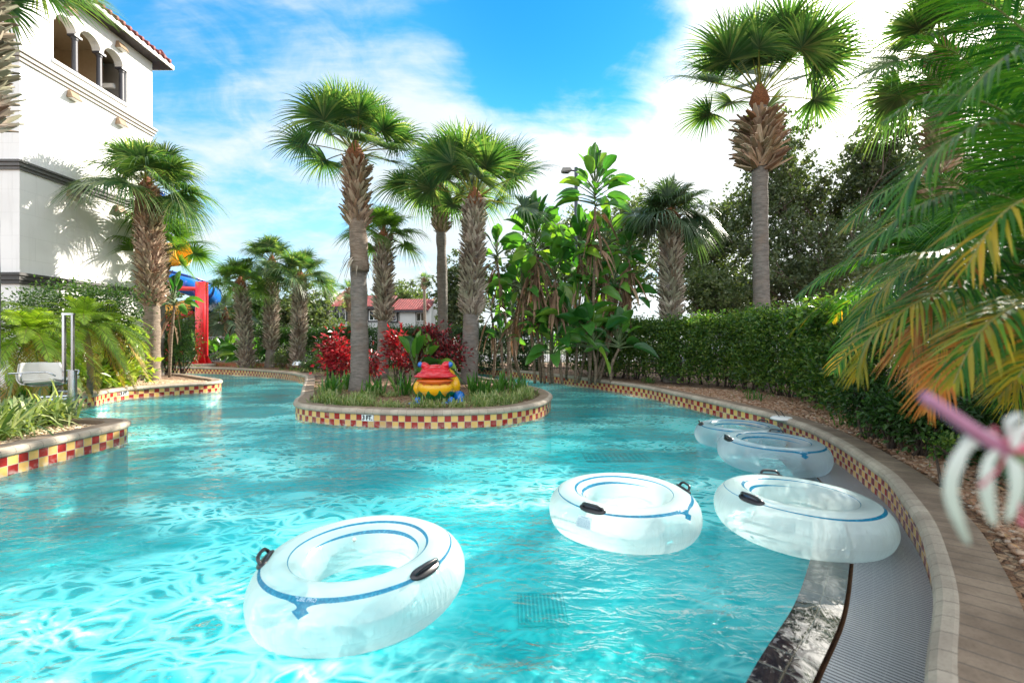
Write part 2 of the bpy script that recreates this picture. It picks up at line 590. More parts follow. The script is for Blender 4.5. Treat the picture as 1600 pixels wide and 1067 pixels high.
def plaster_mat():
    m, t, out = new_mat('pool_plaster')
    ob = t.n('ShaderNodeTexCoord').outputs['Object']
    nz = t.n('ShaderNodeTexNoise', {'Vector': ob, 'Scale': 0.7, 'Detail': 5.0})
    c = t.mix(t.smooth(nz.outputs[0], 0.3, 0.7), (0.17, 0.54, 0.55), (0.22, 0.63, 0.64))
    p = t.n('ShaderNodeBsdfPrincipled', {'Base Color': c, 'Roughness': 0.8})
    t.nt.links.new(p.outputs[0], out.inputs[0])
    return m


M['plaster'] = plaster_mat()


def water_mat():
    m, t, out = new_mat('pool_water')
    ob = t.n('ShaderNodeTexCoord').outputs['Object']
    # long swell of the current + short ripples
    mA = t.n('ShaderNodeMapping', {0: ob, 'Rotation': (0, 0, R_(22)), 'Scale': (0.8, 2.0, 1)}).outputs[0]
    mB = t.n('ShaderNodeMapping', {0: ob, 'Rotation': (0, 0, R_(-18)), 'Scale': (1.1, 1.9, 1)}).outputs[0]
    a = t.n('ShaderNodeTexNoise', {'Vector': mA, 'Scale': 1.7, 'Detail': 2.0, 'Roughness': 0.5, 'Distortion': 0.9})
    b = t.n('ShaderNodeTexNoise', {'Vector': mB, 'Scale': 5.5, 'Detail': 3.0, 'Roughness': 0.55, 'Distortion': 1.2})
    c = t.n('ShaderNodeTexNoise', {'Vector': ob, 'Scale': 19.0, 'Detail': 2.0, 'Roughness': 0.5, 'Distortion': 0.8})
    # calmer and livelier patches
    pt = t.n('ShaderNodeTexNoise', {'Vector': ob, 'Scale': 0.45, 'Detail': 2.0})
    amp = t.m('ADD', 0.45, t.m('MULTIPLY', t.smooth(pt.outputs[0], 0.38, 0.62), 1.15))
    h = t.m('ADD', t.m('MULTIPLY', a.outputs[0], 0.060), t.m('MULTIPLY', b.outputs[0], 0.030))
    h = t.m('MULTIPLY', t.m('ADD', h, t.m('MULTIPLY', c.outputs[0], 0.007)), amp)
    bp = t.n('ShaderNodeBump', {'Height': h, 'Strength': 1.0, 'Distance': 1.0})
    # caustic light painted into the transmission colour: thin bright net, darker cells
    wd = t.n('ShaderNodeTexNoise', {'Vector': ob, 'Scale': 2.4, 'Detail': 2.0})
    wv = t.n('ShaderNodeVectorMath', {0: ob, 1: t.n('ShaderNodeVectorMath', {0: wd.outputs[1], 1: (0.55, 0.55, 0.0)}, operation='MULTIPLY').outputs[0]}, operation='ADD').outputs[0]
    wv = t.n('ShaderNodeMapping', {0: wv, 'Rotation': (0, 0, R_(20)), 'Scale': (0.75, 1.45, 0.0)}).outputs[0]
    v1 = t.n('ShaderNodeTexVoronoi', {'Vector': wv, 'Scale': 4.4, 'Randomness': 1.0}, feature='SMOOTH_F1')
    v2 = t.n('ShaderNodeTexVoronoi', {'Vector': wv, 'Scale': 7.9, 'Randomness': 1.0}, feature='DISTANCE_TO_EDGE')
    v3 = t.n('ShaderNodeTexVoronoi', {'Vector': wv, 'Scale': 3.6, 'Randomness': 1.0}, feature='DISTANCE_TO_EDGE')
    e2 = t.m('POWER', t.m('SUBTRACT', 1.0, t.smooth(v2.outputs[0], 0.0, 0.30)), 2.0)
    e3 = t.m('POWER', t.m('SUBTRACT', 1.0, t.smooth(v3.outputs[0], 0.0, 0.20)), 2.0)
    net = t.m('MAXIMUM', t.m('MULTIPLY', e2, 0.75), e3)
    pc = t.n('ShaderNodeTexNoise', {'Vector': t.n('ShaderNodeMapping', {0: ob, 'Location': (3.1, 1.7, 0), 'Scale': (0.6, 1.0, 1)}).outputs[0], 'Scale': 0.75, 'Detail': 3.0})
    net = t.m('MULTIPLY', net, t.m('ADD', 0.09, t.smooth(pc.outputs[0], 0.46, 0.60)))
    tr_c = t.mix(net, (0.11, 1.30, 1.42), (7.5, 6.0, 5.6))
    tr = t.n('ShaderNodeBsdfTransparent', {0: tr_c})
    gl = t.n('ShaderNodeBsdfGlossy', {'Color': (1, 1, 1), 'Roughness': 0.02, 'Normal': bp.outputs[0]})
    fr = t.n('ShaderNodeFresnel', {'IOR': 1.33, 'Normal': bp.outputs[0]})
    rf = t.n('ShaderNodeBsdfRefraction', {'Color': (0.055, 0.80, 0.86), 'Roughness': 0.0, 'IOR': 1.33, 'Normal': bp.outputs[0]})
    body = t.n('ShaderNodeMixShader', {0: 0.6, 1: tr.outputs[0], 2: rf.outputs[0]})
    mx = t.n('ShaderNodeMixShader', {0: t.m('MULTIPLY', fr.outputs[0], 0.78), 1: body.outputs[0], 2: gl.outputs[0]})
    t.nt.links.new(mx.outputs[0], out.inputs[0])
    return m


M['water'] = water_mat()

# -- basin wall with its tile band (three small rows beside the overflow channel)
iR = np.argmin(np.abs(PR[:, 1] - 7.3))
segs = [(PL, 0), (PF, 0), (PR[:iR + 1], 0), (PR[iR:], 1)]
wall = MB()
for P, kind in segs:
    zb = -0.05 if kind == 0 else -0.035
    # v counted downwards from the coping so the first row is whole
    N = smooth_n(normals_open(P)); u = arc(P); n = len(P)
    for (z0, z1, mi) in ((0.225, zb, 0 if kind == 0 else 1), (zb, -0.95, 2)):
        V = np.concatenate([np.c_[P, np.full(n, z0)], np.c_[P, np.full(n, z1)]])
        UV = np.concatenate([np.c_[u, np.full(n, 0.225 - z0)], np.c_[u, np.full(n, 0.225 - z1)]])
        i = np.arange(n - 1)
        wall.add(V, np.stack([i, i + 1, n + i + 1, n + i], 1), mi, uv=UV)
struct('pool_wall', wall, [M['tiles'], M['tiles_small'], M['plaster']])

cop = MB()
PROF = [(0.02, 0.215), (-0.018, 0.220), (-0.034, 0.238), (-0.038, 0.264), (-0.028, 0.292), (-0.004, 0.311), (0.035, 0.316), (0.05, 0.3145), (0.255, 0.3155), (0.26, 0.24)]
for P in (PL, PF, PR):
    sweep(cop, P, PROF, [1, 1, 1, 1, 1, 1, 1, 0, 0])
struct('kerb', cop, [M['coping'], M['nosing']], smooth=False)

# -- floor and water
flo = MB()
flo.add([(-30, -6, -0.95), (8, -6, -0.95), (8, 27, -0.95), (-30, 27, -0.95)], np.array([(0, 1, 2, 3)]))
struct('pool_floor', flo, M['plaster'])

# overflow channel on the right: black tile ledge + white grate between pool and wall
iA = np.argmin(np.abs(PR[:, 1] - 7.2))
CH = PR[iA:]
CN = smooth_n(normals_open(CH))
ac = arc(CH)
tap = np.clip(ac / 1.6, 0, 1); tap = tap * tap * (3 - 2 * tap)
GW = 0.02 + 0.36 * tap      # grate width
LW = 0.21 * tap             # ledge width
gi = CH - CN * 0.003
g_out = gi; g_in = CH - CN * GW[:, None]
l_out = g_in - CN * 0.022
l_in = l_out - CN * (LW + 0.004)[:, None]


def strip(A, B, z0, z1, mi, mb):
    n = len(A); u = ac
    w = np.linalg.norm(A - B, axis=1)
    V = np.concatenate([np.c_[A, np.full(n, z0)], np.c_[B, np.full(n, z1)]])
    UV = np.concatenate([np.c_[u, np.zeros(n)], np.c_[u, w]])
    i = np.arange(n - 1)
    mb.add(V, np.stack([i, n + i, n + i + 1, i + 1], 1), mi, uv=UV)


def grate_mat():
    m, t, out = new_mat('grate_slats')
    uv = t.n('ShaderNodeTexCoord').outputs['UV']
    s = t.n('ShaderNodeSeparateXYZ', {0: uv})
    ru = t.m('FRACT', t.m('DIVIDE', s.outputs[0], 0.024))
    slat = t.smooth(t.m('ABSOLUTE', t.m('SUBTRACT', ru, 0.5)), 0.34, 0.22)
    rv = t.m('FRACT', t.m('DIVIDE', s.outputs[1], 0.09))
    rib = t.m('LESS_THAN', rv, 0.05)
    slat = t.m('MAXIMUM', slat, t.m('MULTIPLY', rib, 0.25))
    c = t.mix(slat, (0.06, 0.065, 0.08), (0.42, 0.44, 0.46))
    bp = t.n('ShaderNodeBump', {'Height': slat, 'Strength': 0.9, 'Distance': 0.004})
    p = t.n('ShaderNodeBsdfPrincipled', {'Base Color': c, 'Roughness': 0.38, 'Normal': bp.outputs[0], 'Coat Weight': 0.15, 'Coat Roughness': 0.1})
    t.nt.links.new(p.outputs[0], out.inputs[0])
    return m


def ledge_mat():
    m, t, out = new_mat('black_wet_tiles')
    tcn = t.n('ShaderNodeTexCoord')
    s = t.n('ShaderNodeSeparateXYZ', {0: tcn.outputs['UV']})
    u = t.m('DIVIDE', s.outputs[0], 0.15); v = t.m('DIVIDE', t.m('ADD', s.outputs[1], 0.045), 0.15)
    ru, rv = t.m('FRACT', u), t.m('FRACT', v)
    d = t.m('MINIMUM', t.m('MINIMUM', ru, t.m('SUBTRACT', 1.0, ru)), t.m('MINIMUM', rv, t.m('SUBTRACT', 1.0, rv)))
    g = t.m('LESS_THAN', d, 0.022)
    c = t.mix(g, (0.008, 0.012, 0.022), (0.10, 0.085, 0.06))
    nz = t.n('ShaderNodeTexNoise', {'Vector': tcn.outputs['Object'], 'Scale': 9.0, 'Detail': 2.0, 'Distortion': 0.6})
    h = t.m('ADD', t.m('MULTIPLY', nz.outputs[0], 0.006), t.m('MULTIPLY', t.smooth(d, 0.01, 0.05), 0.0015))
    bp = t.n('ShaderNodeBump', {'Height': h, 'Strength': 1.0, 'Distance': 1.0})
    p = t.n('ShaderNodeBsdfPrincipled', {'Base Color': c, 'Roughness': 0.04, 'Normal': bp.outputs[0], 'Coat Weight': 1.0, 'Coat Roughness': 0.02, 'Specular IOR Level': 0.8})
    t.nt.links.new(p.outputs[0], out.inputs[0])
    return m


M['grate'] = grate_mat(); M['ledge'] = ledge_mat()
M['rust'] = pbr('rusty_rim', (0.20, 0.09, 0.035), 0.6, noise=0.5, nscale=30)
gr_ = MB(); strip(g_out, g_in, 0.008, 0.008, 0, gr_)
gro = tag(gr_.obj('overflow_grate', M['grate']), 'white ribbed overflow grate curving along the tiled wall beside the black ledge', 'grate')
rm = MB(); strip(g_in, l_out, 0.004, -0.02, 0, rm)
rm.obj('grate_rim', M['rust'], gro)
sub = MB(); strip(g_out, l_in, -0.03, -0.03, 0, sub)
struct('channel_base', sub, M['dark_metal'])
le = MB(); strip(l_out, l_in, 0.014, 0.010, 0, le); strip(l_in, l_in - CN * 0.003, 0.010, -0.6, 0, le); strip(l_out + CN * 0.003, l_out, -0.028, 0.014, 0, le)
tag(le.obj('tile_ledge', M['ledge']), 'wet black tiled ledge between the pool water and the white grate', 'ledge')

wline = np.concatenate([PL, PF, PR[:iA], l_in])
tri = tessellate_polygon([[Vector((x, y, 0)) for x, y in wline]])
wm = MB()
wm.add(np.c_[wline, np.zeros(len(wline))], np.array([t_ for t_ in tri]))
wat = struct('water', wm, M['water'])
fl_ = np.array([p.normal[2] for p in wat.data.polygons])
if fl_.mean() < 0: wat.data.flip_normals()


# -- ground: one sheet with the pool cut out of it
def ground_mat():
    m, t, out = new_mat('mulch_and_gravel')
    ob = t.n('ShaderNodeTexCoord').outputs['Object']
    v = t.n('ShaderNodeTexVoronoi', {'Vector': ob, 'Scale': 22.0, 'Randomness': 1.0})
    ve = t.n('ShaderNodeTexVoronoi', {'Vector': ob, 'Scale': 22.0, 'Randomness': 1.0}, feature='DISTANCE_TO_EDGE')
    r = t.n('ShaderNodeSeparateColor', {0: v.outputs['Color']}).outputs[0]
    c = t.ramp(r, [(0.0, (0.10, 0.05, 0.03)), (0.3, (0.22, 0.115, 0.06)), (0.6, (0.34, 0.19, 0.10)), (0.85, (0.42, 0.28, 0.17)), (1.0, (0.5, 0.4, 0.3))])
    nz = t.n('ShaderNodeTexNoise', {'Vector': ob, 'Scale': 0.8, 'Detail': 6.0})
    c = t.mix(t.smooth(nz.outputs[0], 0.52, 0.72), c, (0.10, 0.055, 0.035))
    s = t.n('ShaderNodeSeparateXYZ', {0: ob})
    # lawn and verge a long way back
    far = t.smooth(t.m('ADD', s.outputs[1], t.m('MULTIPLY', nz.outputs[0], 3.0)), 27.0, 29.0)
    c = t.mix(far, c, (0.07, 0.10, 0.03))
    bp = t.n('ShaderNodeBump', {'Height': t.m('ADD', t.smooth(ve.outputs[0], 0.0, 0.25), t.m('MULTIPLY', r, 0.8)), 'Strength': 1.0, 'Distance': 0.02})
    p = t.n('ShaderNodeBsdfPrincipled', {'Base Color': c, 'Roughness': 0.9, 'Normal': bp.outputs[0]})
    t.nt.links.new(p.outputs[0], out.inputs[0])
    return m


M['ground'] = ground_mat()
hole = np.concatenate([offs(PL, 0.2), offs(PF, 0.2), offs(PR, 0.2)])
# keep the hole away from the sharp ends of the outline where offsets cross (all out of sight)
o4 = [(-250, -60), (250, -60), (250, 330), (-250, 330)]
poly = [[Vector((x, y, 0)) for x, y in o4], [Vector((x, y, 0)) for x, y in hole]]
tri = tessellate_polygon(poly)
allp = np.array(o4 + [tuple(p) for p in hole])
gm = MB(); gm.add(np.c_[allp, np.full(len(allp), GZ)], np.array([t_ for t_ in tri]))
grd = struct('ground', gm, M['ground'])
fl_ = np.array([p.normal[2] for p in grd.data.polygons])
if fl_.mean() < 0: grd.data.flip_normals()
pk = MB(); pk.box(-60, 90, 27.5, 43, GZ + 0.002, GZ + 0.02)
struct('parking_lot', pk, M['asphalt'])

# -- low brick edging behind the far bank
M['brick'] = pbr('brick_edging', (0.33, 0.13, 0.07), 0.85, noise=0.4, nscale=14, bump=0.3)
ew = MB()
EP = catmull([(-24, 24.4), (-18.5, 23.75), (-14.5, 22.9), (-11.5, 21.9), (-9.3, 20.6)], 0.3)
sweep(ew, EP, [(0, GZ - 0.05), (0, GZ + 0.16), (-0.01, GZ + 0.2), (0.22, GZ + 0.2), (0.22, GZ - 0.05)], [0, 1, 1, 1])
eo = tag(ew.obj('brick_edging_wall', [M['brick'], M['coping']]), 'low brick edging wall behind the far pool bank below the red pillar', 'wall')


# -- depth markers set into the tile band
def marker(px, py_hint, P, label):
    """finds the wall point seen in pixel column px on path P"""
    col = 800 + 711 * P[:, 0] / P[:, 1]
    N = smooth_n(normals_open(P))
    best = None
    for i in range(len(P) - 1):
        if (col[i] - px) * (col[i + 1] - px) <= 0 and P[i, 1] > 0:
            yy = 533.5 + 711 * 1.5 / P[i, 1]
            if best is None or abs(yy - py_hint) < best[0]:
                best = (abs(yy - py_hint), i)
    i = best[1]
    p, nn_ = P[i], -N[i]
    rz = math.atan2(nn_[1], nn_[0]) + PI / 2
    t = thing('depth_marker', label, 'depth marker', (p[0] + nn_[0] * 0.004, p[1] + nn_[1] * 0.004, 0.160), rz)
    b = MB(); b.box(-0.114, 0.114, -0.004, 0.004, -0.056, 0.056)
    b.obj('marker_tile', M['white_frame'], t)
    V, F = text_geo('3 FT.', 0.115, 0.002)
    d = MB()
    for dx, dz in ((0, 0), (0.005, 0.0), (-0.005, 0.0), (0, 0.004), (0, -0.004)):
        d.add(np.c_[V[:, 0] * 0.82 + dx, -V[:, 2] - 0.0075 - abs(dx) * 0.1 - abs(dz) * 0.15, V[:, 1] + dz], F); d.obj('lettering', M['dark_metal'], t)
    return t


marker(582, 664, PF, 'white tile reading 3 FT on the island wall below the frog')
marker(201, 622, PL, 'white tile reading 3 FT on the curved left wall below the palm')

# -- drains on the pool floor
M['drain_slat'] = pbr('drain_slats', (0.20, 0.50, 0.51), 0.5)
M['drain'] = pbr('drain_grid', (0.12, 0.26, 0.28), 0.5)
for (cx, cyy, sx, sy, lab) in ((0.27, 4.15, 0.44, 0.5, 'dark slatted drain on the pool floor in front of the two white tubes'),
                               (2.2, 9.6, 1.35, 0.7, 'long dark drain grid on the pool floor beyond the tubes')):
    t = thing('floor_drain', lab, 'drain', (cx, cyy, -0.95))
    b = MB(); b.box(-sx / 2, sx / 2, -sy / 2, sy / 2, 0.002, 0.02); b.obj('drain_frame', M['drain'], t)
    b = MB()
    for k in range(12):
        x = -sx / 2 + sx * (k + 0.5) / 12
        b.box(x - sx / 60, x + sx / 60, -sy / 2 + 0.03, sy / 2 - 0.03, 0.022, 0.03)
    b.obj('slats', M['drain_slat'], t)
# ------------------------------------------------------------------ inner tubes
TR, TA, TB = 0.452, 0.158, 0.172      # major radius, radial and vertical section radii


def ring_pt(th, ph, lift=0.0):
    """th round the ring, ph round the section (0 = outer side, pi/2 = top)"""
    r = TR + (TA + lift) * np.cos(ph)
    return np.stack([r * np.cos(th), r * np.sin(th), (TB + lift) * np.sin(ph)], -1)


def vinyl(name, clear, tint):
    m, t, out = new_mat(name)
    ob = t.n('ShaderNodeTexCoord').outputs['Object']
    s = t.n('ShaderNodeSeparateXYZ', {0: ob})
    r = t.m('SQRT', t.m('ADD', t.m('MULTIPLY', s.outputs[0], s.outputs[0]), t.m('MULTIPLY', s.outputs[1], s.outputs[1])))
    th = t.m('ARCTAN2', s.outputs[1], s.outputs[0])
    ph = t.m('ARCTAN2', t.m('DIVIDE', s.outputs[2], TB), t.m('DIVIDE', t.m('SUBTRACT', r, TR), TA))
    phd = t.m('MULTIPLY', ph, 180 / PI)

    def band(c, w0, w1, th0):
        # a printed ring whose width swells round the tube
        sw = t.m('ADD', 0.5, t.m('MULTIPLY', t.m('COSINE', t.m('SUBTRACT', th, th0)), 0.5))
        w = t.m('ADD', w0, t.m('MULTIPLY', t.m('POWER', sw, 1.6), w1))
        return t.m('LESS_THAN', t.m('ABSOLUTE', t.m('SUBTRACT', phd, c)), w)
    b = t.m('MAXIMUM', band(58.0, 1.0, 3.9, R_(-90)), band(112.0, 0.8, 3.5, R_(75)))
    b = t.m('MAXIMUM', b, band(137.0, -1.5, 6.0, R_(85)))
    # the pointed tail hanging from the outer ring
    dt = t.m('ABSOLUTE', t.m('MULTIPLY', t.m('SUBTRACT', th, R_(-96)), 180 / PI))
    tl = t.m('SUBTRACT', 58.0, phd)
    prof = t.m('ADD', t.m('MULTIPLY', t.m('POWER', t.m('MAXIMUM', t.m('SUBTRACT', 1.0, t.m('DIVIDE', tl, 16.0)), 0.0), 2.0), 22.0),
               t.m('MULTIPLY', t.m('MAXIMUM', t.m('SUBTRACT', 1.0, t.m('ABSOLUTE', t.m('DIVIDE', t.m('SUBTRACT', tl, 19.0), 11.0))), 0.0), 5.0))
    tail = t.m('MULTIPLY', t.m('LESS_THAN', dt, t.m('SUBTRACT', prof, 0.4)), t.m('MULTIPLY', t.m('GREATER_THAN', tl, 0.0), t.m('LESS_THAN', tl, 29.0)))
    b = t.m('MAXIMUM', b, tail)
    nz = t.n('ShaderNodeTexNoise', {'Vector': ob, 'Scale': 60.0, 'Detail': 2.0})
    blue = t.mix(t.smooth(nz.outputs[0], 0.45, 0.7), (0.01, 0.22, 0.42), (0.03, 0.36, 0.58))
    # creases where the film is gathered at the outer seam
    cv = t.n('ShaderNodeCombineXYZ', {0: t.m('MULTIPLY', th, 26.0), 1: t.m('MULTIPLY', ph, 1.3), 2: 0.0})
    cr = t.n('ShaderNodeTexNoise', {'Vector': cv.outputs[0], 'Scale': 1.0, 'Detail': 4.0, 'Distortion': 0.4})
    side = t.m('MULTIPLY', t.smooth(t.m('ABSOLUTE', phd), 62.0, 8.0), 1.0)
    side = t.m('ADD', side, t.m('MULTIPLY', t.smooth(t.m('ABSOLUTE', phd), 130.0, 175.0), 0.7))
    big = t.n('ShaderNodeTexNoise', {'Vector': ob, 'Scale': 7.0, 'Detail': 2.0})
    seam = t.smooth(t.m('ABSOLUTE', t.m('ADD', phd, 12.0)), 1.6, 0.6)
    h = t.m('ADD', t.m('MULTIPLY', cr.outputs[0], t.m('MULTIPLY', side, 0.020)), t.m('MULTIPLY', big.outputs[0], 0.012))
    h = t.m('ADD', h, t.m('MULTIPLY', seam, 0.003))
    bp = t.n('ShaderNodeBump', {'Height': h, 'Strength': 0.8, 'Distance': 1.0})
    col = t.mix(b, tint, blue)
    # scattered water drops
    dr = t.n('ShaderNodeTexVoronoi', {'Vector': ob, 'Scale': 55.0})
    drop = t.m('MULTIPLY', t.smooth(dr.outputs[0], 0.30, 0.18), t.smooth(nz.outputs[0], 0.5, 0.56))
    p = t.n('ShaderNodeBsdfPrincipled', {'Base Color': col, 'Roughness': 0.14, 'Specular IOR Level': 0.8, 'Normal': bp.outputs[0], 'Coat Weight': 0.6, 'Coat Roughness': 0.04})
    tr = t.n('ShaderNodeBsdfTranslucent', {'Color': col})
    w = t.n('ShaderNodeMixShader', {0: 0.55, 1: p.outputs[0], 2: tr.outputs[0]})
    tp = t.n('ShaderNodeBsdfTransparent', {'Color': (0.97, 0.99, 0.99)})
    lw = t.n('ShaderNodeLayerWeight', {'Blend': 0.45})
    fac = t.m('ADD', t.m('MULTIPLY', t.m('SUBTRACT', 1.0, lw.outputs['Facing']), clear), t.m('MULTIPLY', drop, 0.0))
    fac = t.m('MULTIPLY', fac, t.m('SUBTRACT', 1.0, t.m('MULTIPLY', b, 0.85)))
    fin_ = t.n('ShaderNodeMixShader', {0: fac, 1: w.outputs[0], 2: tp.outputs[0]})
    t.nt.links.new(fin_.outputs[0], out.inputs[0])
    return m


M['vinyl_frost'] = vinyl('frosted_vinyl', 0.48, (0.80, 0.90, 0.89))
M['vinyl_clear'] = vinyl('clear_vinyl', 0.80, (0.72, 0.86, 0.92))
M['blue_ink'] = pbr('blue_ink', (0.02, 0.25, 0.48), 0.3)
M['white_ink'] = pbr('white_ink', (0.55, 0.75, 0.85), 0.3)


def ring_mesh(vm):
    b = MB()
    na, nb = 96, 36
    a, p = np.meshgrid(np.linspace(0, 2 * PI, na, endpoint=False), np.linspace(0, 2 * PI, nb, endpoint=False), indexing='ij')
    # a soft ring is never a perfect torus
    V = ring_pt(a.ravel(), p.ravel())
    wob = 1 + 0.010 * np.sin(3 * a.ravel() + 1) + 0.006 * np.sin(5 * a.ravel())
    V[:, :2] *= wob[:, None]
    cre = 0.0038 * np.sin(46 * a.ravel() + 2.5 * np.sin(3 * a.ravel())) * np.clip(np.cos(p.ravel()) * 1.6 - 0.5, 0, 1)
    V[:, :2] *= (1 + cre)[:, None]
    i, j = np.meshgrid(np.arange(na), np.arange(nb), indexing='ij')
    i = i.ravel(); j = j.ravel(); i2 = (i + 1) % na; j2 = (j + 1) % nb
    b.add(V, np.stack([i * nb + j, i2 * nb + j, i2 * nb + j2, i * nb + j2], 1))
    return b


def handle(parent, th, ph=R_(62)):
    """black moulded handle: base pad welded to the vinyl, raised grip"""
    c = ring_pt(np.array([th]), np.array([ph]))[0]
    nrm = np.array([math.cos(ph) * math.cos(th) / TA, math.cos(ph) * math.sin(th) / TA, math.sin(ph) / TB]); nrm /= np.linalg.norm(nrm)
    tg = np.array([-math.sin(th), math.cos(th), 0.0])
    bi = np.cross(nrm, tg)
    b = MB()
    # stadium shaped pad following the ring
    n = 28
    rings = []
    for (s, lift) in ((1.0, 0.001), (0.97, 0.010), (0.80, 0.014), (0.0, 0.015)):
        a = np.linspace(0, 2 * PI, n, endpoint=False)
        x = np.sign(np.cos(a)) * np.abs(np.cos(a)) ** 0.7 * 0.108 * s
        y = np.sin(a) * 0.036 * s
        rings.append(ring_pt(th + x / (TR + TA * math.cos(ph)), ph + y / TA, lift))
    V = np.concatenate(rings)
    i, j = np.meshgrid(np.arange(3), np.arange(n), indexing='ij'); i = i.ravel(); j = j.ravel(); j2 = (j + 1) % n
    b.add(V, np.stack([i * n + j, i * n + j2, (i + 1) * n + j2, (i + 1) * n + j], 1))
    h = b.obj('handle', M['black_rubber'], parent, smooth=True)
    g = MB()
    xs = np.array([-0.078, -0.072, -0.058, -0.03, 0, 0.03, 0.058, 0.072, 0.078])
    hs = np.array([0.006, 0.030, 0.043, 0.047, 0.048, 0.047, 0.043, 0.030, 0.006])
    P = []
    for x, hh in zip(xs, hs):
        q = ring_pt(np.array([th + x / (TR + TA * math.cos(ph))]), np.array([ph]))[0]
        P.append(q + nrm * hh)
    P = catmull(np.array(P), 0.008)
    g.tube(P, 0.0105, 8)
    g.obj('grip', M['black_rubber'], h, smooth=True)


def ring_text(parent, txt, th, ph, size, mat, name='lettering', lift=0.0015):
    V, F = text_geo(txt, size)
    a = th + V[:, 0] / (TR + TA * math.cos(ph))
    p = ph + V[:, 1] / TA
    b = MB(); b.add(ring_pt(a, p, lift), F)
    return b.obj(name, mat, parent)


def tube(label, X, Y, rz, hands, vm, tilt=(0, 0), z=0.106, sticker=None, txt='TUBE PRO'):
    t = thing('inner_tube', label, 'inner tube', (X, Y, z), rz, 'clear swim tubes floating at the overflow edge')
    t.rotation_euler = (tilt[0], tilt[1], rz)
    ring_mesh(vm).obj('ring', vm, t, smooth=True)
    for a in hands: handle(t, a)
    ring_text(t, txt, R_(-96), R_(58), 0.026, M['white_ink'])
    # valve on the inner side
    b = MB(); q = ring_pt(np.array([R_(120)]), np.array([R_(150)]))[0]
    b.tube([q, q + np.array([0.006, -0.01, 0.012])], [0.014, 0.010], 10); b.obj('valve', M['plastic_white'], t)
    if sticker is not None:
        b = MB()
        u, v = np.meshgrid(np.linspace(-0.062, 0.062, 9), np.linspace(-0.04, 0.04, 7), indexing='ij')
        th0, ph0 = sticker
        V = ring_pt(th0 + u.ravel() / 0.6, ph0 + v.ravel() / TA, 0.0012)
        i, j = np.meshgrid(np.arange(8), np.arange(6), indexing='ij'); i = i.ravel(); j = j.ravel()
        b.add(V, np.stack([i * 7 + j, (i + 1) * 7 + j, (i + 1) * 7 + j + 1, i * 7 + j + 1], 1))
        s = b.obj('warning_label', M['sticker'], t)
        ring_text(s, 'WARNING', th0, ph0 + 0.03 / TA, 0.013, M['sticker_ink'], lift=0.003)
        V_, F_ = [], []
        lines = MB()
        rr = np.random.default_rng(5)
        for k in range(8):
            v0 = 0.017 - k * 0.0068
            x = -0.055
            while x < 0.05:
                w = rr.uniform(0.006, 0.016)
                w = min(w, 0.055 - x)
                V = ring_pt(th0 + np.array([x, x + w, x + w, x]) / 0.6, ph0 + np.array([v0, v0, v0 + 0.0028, v0 + 0.0028]) / TA, 0.0026)
                lines.add(V, np.array([(0, 1, 2, 3)]))
                x += w + 0.003
        lines.obj('small_print', M['sticker_ink'], s)
    return t


M['sticker'] = pbr('sticker_film', (0.62, 0.76, 0.78), 0.4)
M['sticker_ink'] = pbr('sticker_ink', (0.22, 0.42, 0.48), 0.5)
VF, VC = M['vinyl_frost'], M['vinyl_clear']
tube('frosted swim tube nearest the camera floating alone with blue pointed tail in front', -0.905, 2.73, R_(-4), (R_(196), R_(-28)), VF, tilt=(R_(0), R_(-1.5)))
tube('frosted swim tube with a warning sticker beside its black handle', 0.925, 3.78, R_(46), (R_(-175), R_(-40)), VF, sticker=(R_(-178), R_(24)))
tube('frosted swim tube resting partly over the white grate and black ledge', 2.26, 3.60, R_(74), (R_(129), R_(8)), VF, tilt=(R_(2), R_(1.5)), z=0.145)
tube('clearer shaded swim tube touching the tiled wall in front of the farthest tube', 3.16, 5.52, R_(8), (R_(168), R_(48)), VC, tilt=(R_(1), R_(1)), z=0.15)
tube('clearer swim tube farthest away, partly hidden behind the other shaded tube', 3.36, 6.74, R_(-10), (R_(176), R_(35)), VC)


# ------------------------------------------------------------------ frog statue on the island
def blob(name, parts, mat, parent, voxel=0.012, smooth_it=10, loc=None):
    """ellipsoids (x, y, z, rx, ry, rz, rot_z, rot_y) fused by a voxel remesh"""
    b = MB()
    nu, nv = 24, 14
    for q in parts:
        x, y, z, rx, ry, rz = q[:6]
        ro = q[6] if len(q) > 6 else 0; rp = q[7] if len(q) > 7 else 0
        th, ph = np.meshgrid(np.linspace(0, 2 * PI, nu, endpoint=False), np.linspace(-PI / 2, PI / 2, nv), indexing='ij')
        V = np.stack([rx * np.cos(th) * np.cos(ph), ry * np.sin(th) * np.cos(ph), rz * np.sin(ph)], -1).reshape(-1, 3)
        c, s = math.cos(rp), math.sin(rp)
        V = np.stack([V[:, 0] * c + V[:, 2] * s, V[:, 1], -V[:, 0] * s + V[:, 2] * c], -1)
        c, s = math.cos(ro), math.sin(ro)
        V = np.stack([V[:, 0] * c - V[:, 1] * s, V[:, 0] * s + V[:, 1] * c, V[:, 2]], -1)
        i, j = np.meshgrid(np.arange(nu), np.arange(nv - 1), indexing='ij'); i = i.ravel(); j = j.ravel(); i2 = (i + 1) % nu
        b.add(V + np.array([x, y, z]), np.stack([i * nv + j, i2 * nv + j, i2 * nv + j + 1, i * nv + j + 1], 1))
    o = b.obj(name, mat, parent, smooth=True, loc=loc)
    r = o.modifiers.new('remesh', 'REMESH'); r.mode = 'VOXEL'; r.voxel_size = voxel; r.use_smooth_shade = True
    s = o.modifiers.new('smooth', 'SMOOTH'); s.iterations = smooth_it; s.factor = 0.6
    return o


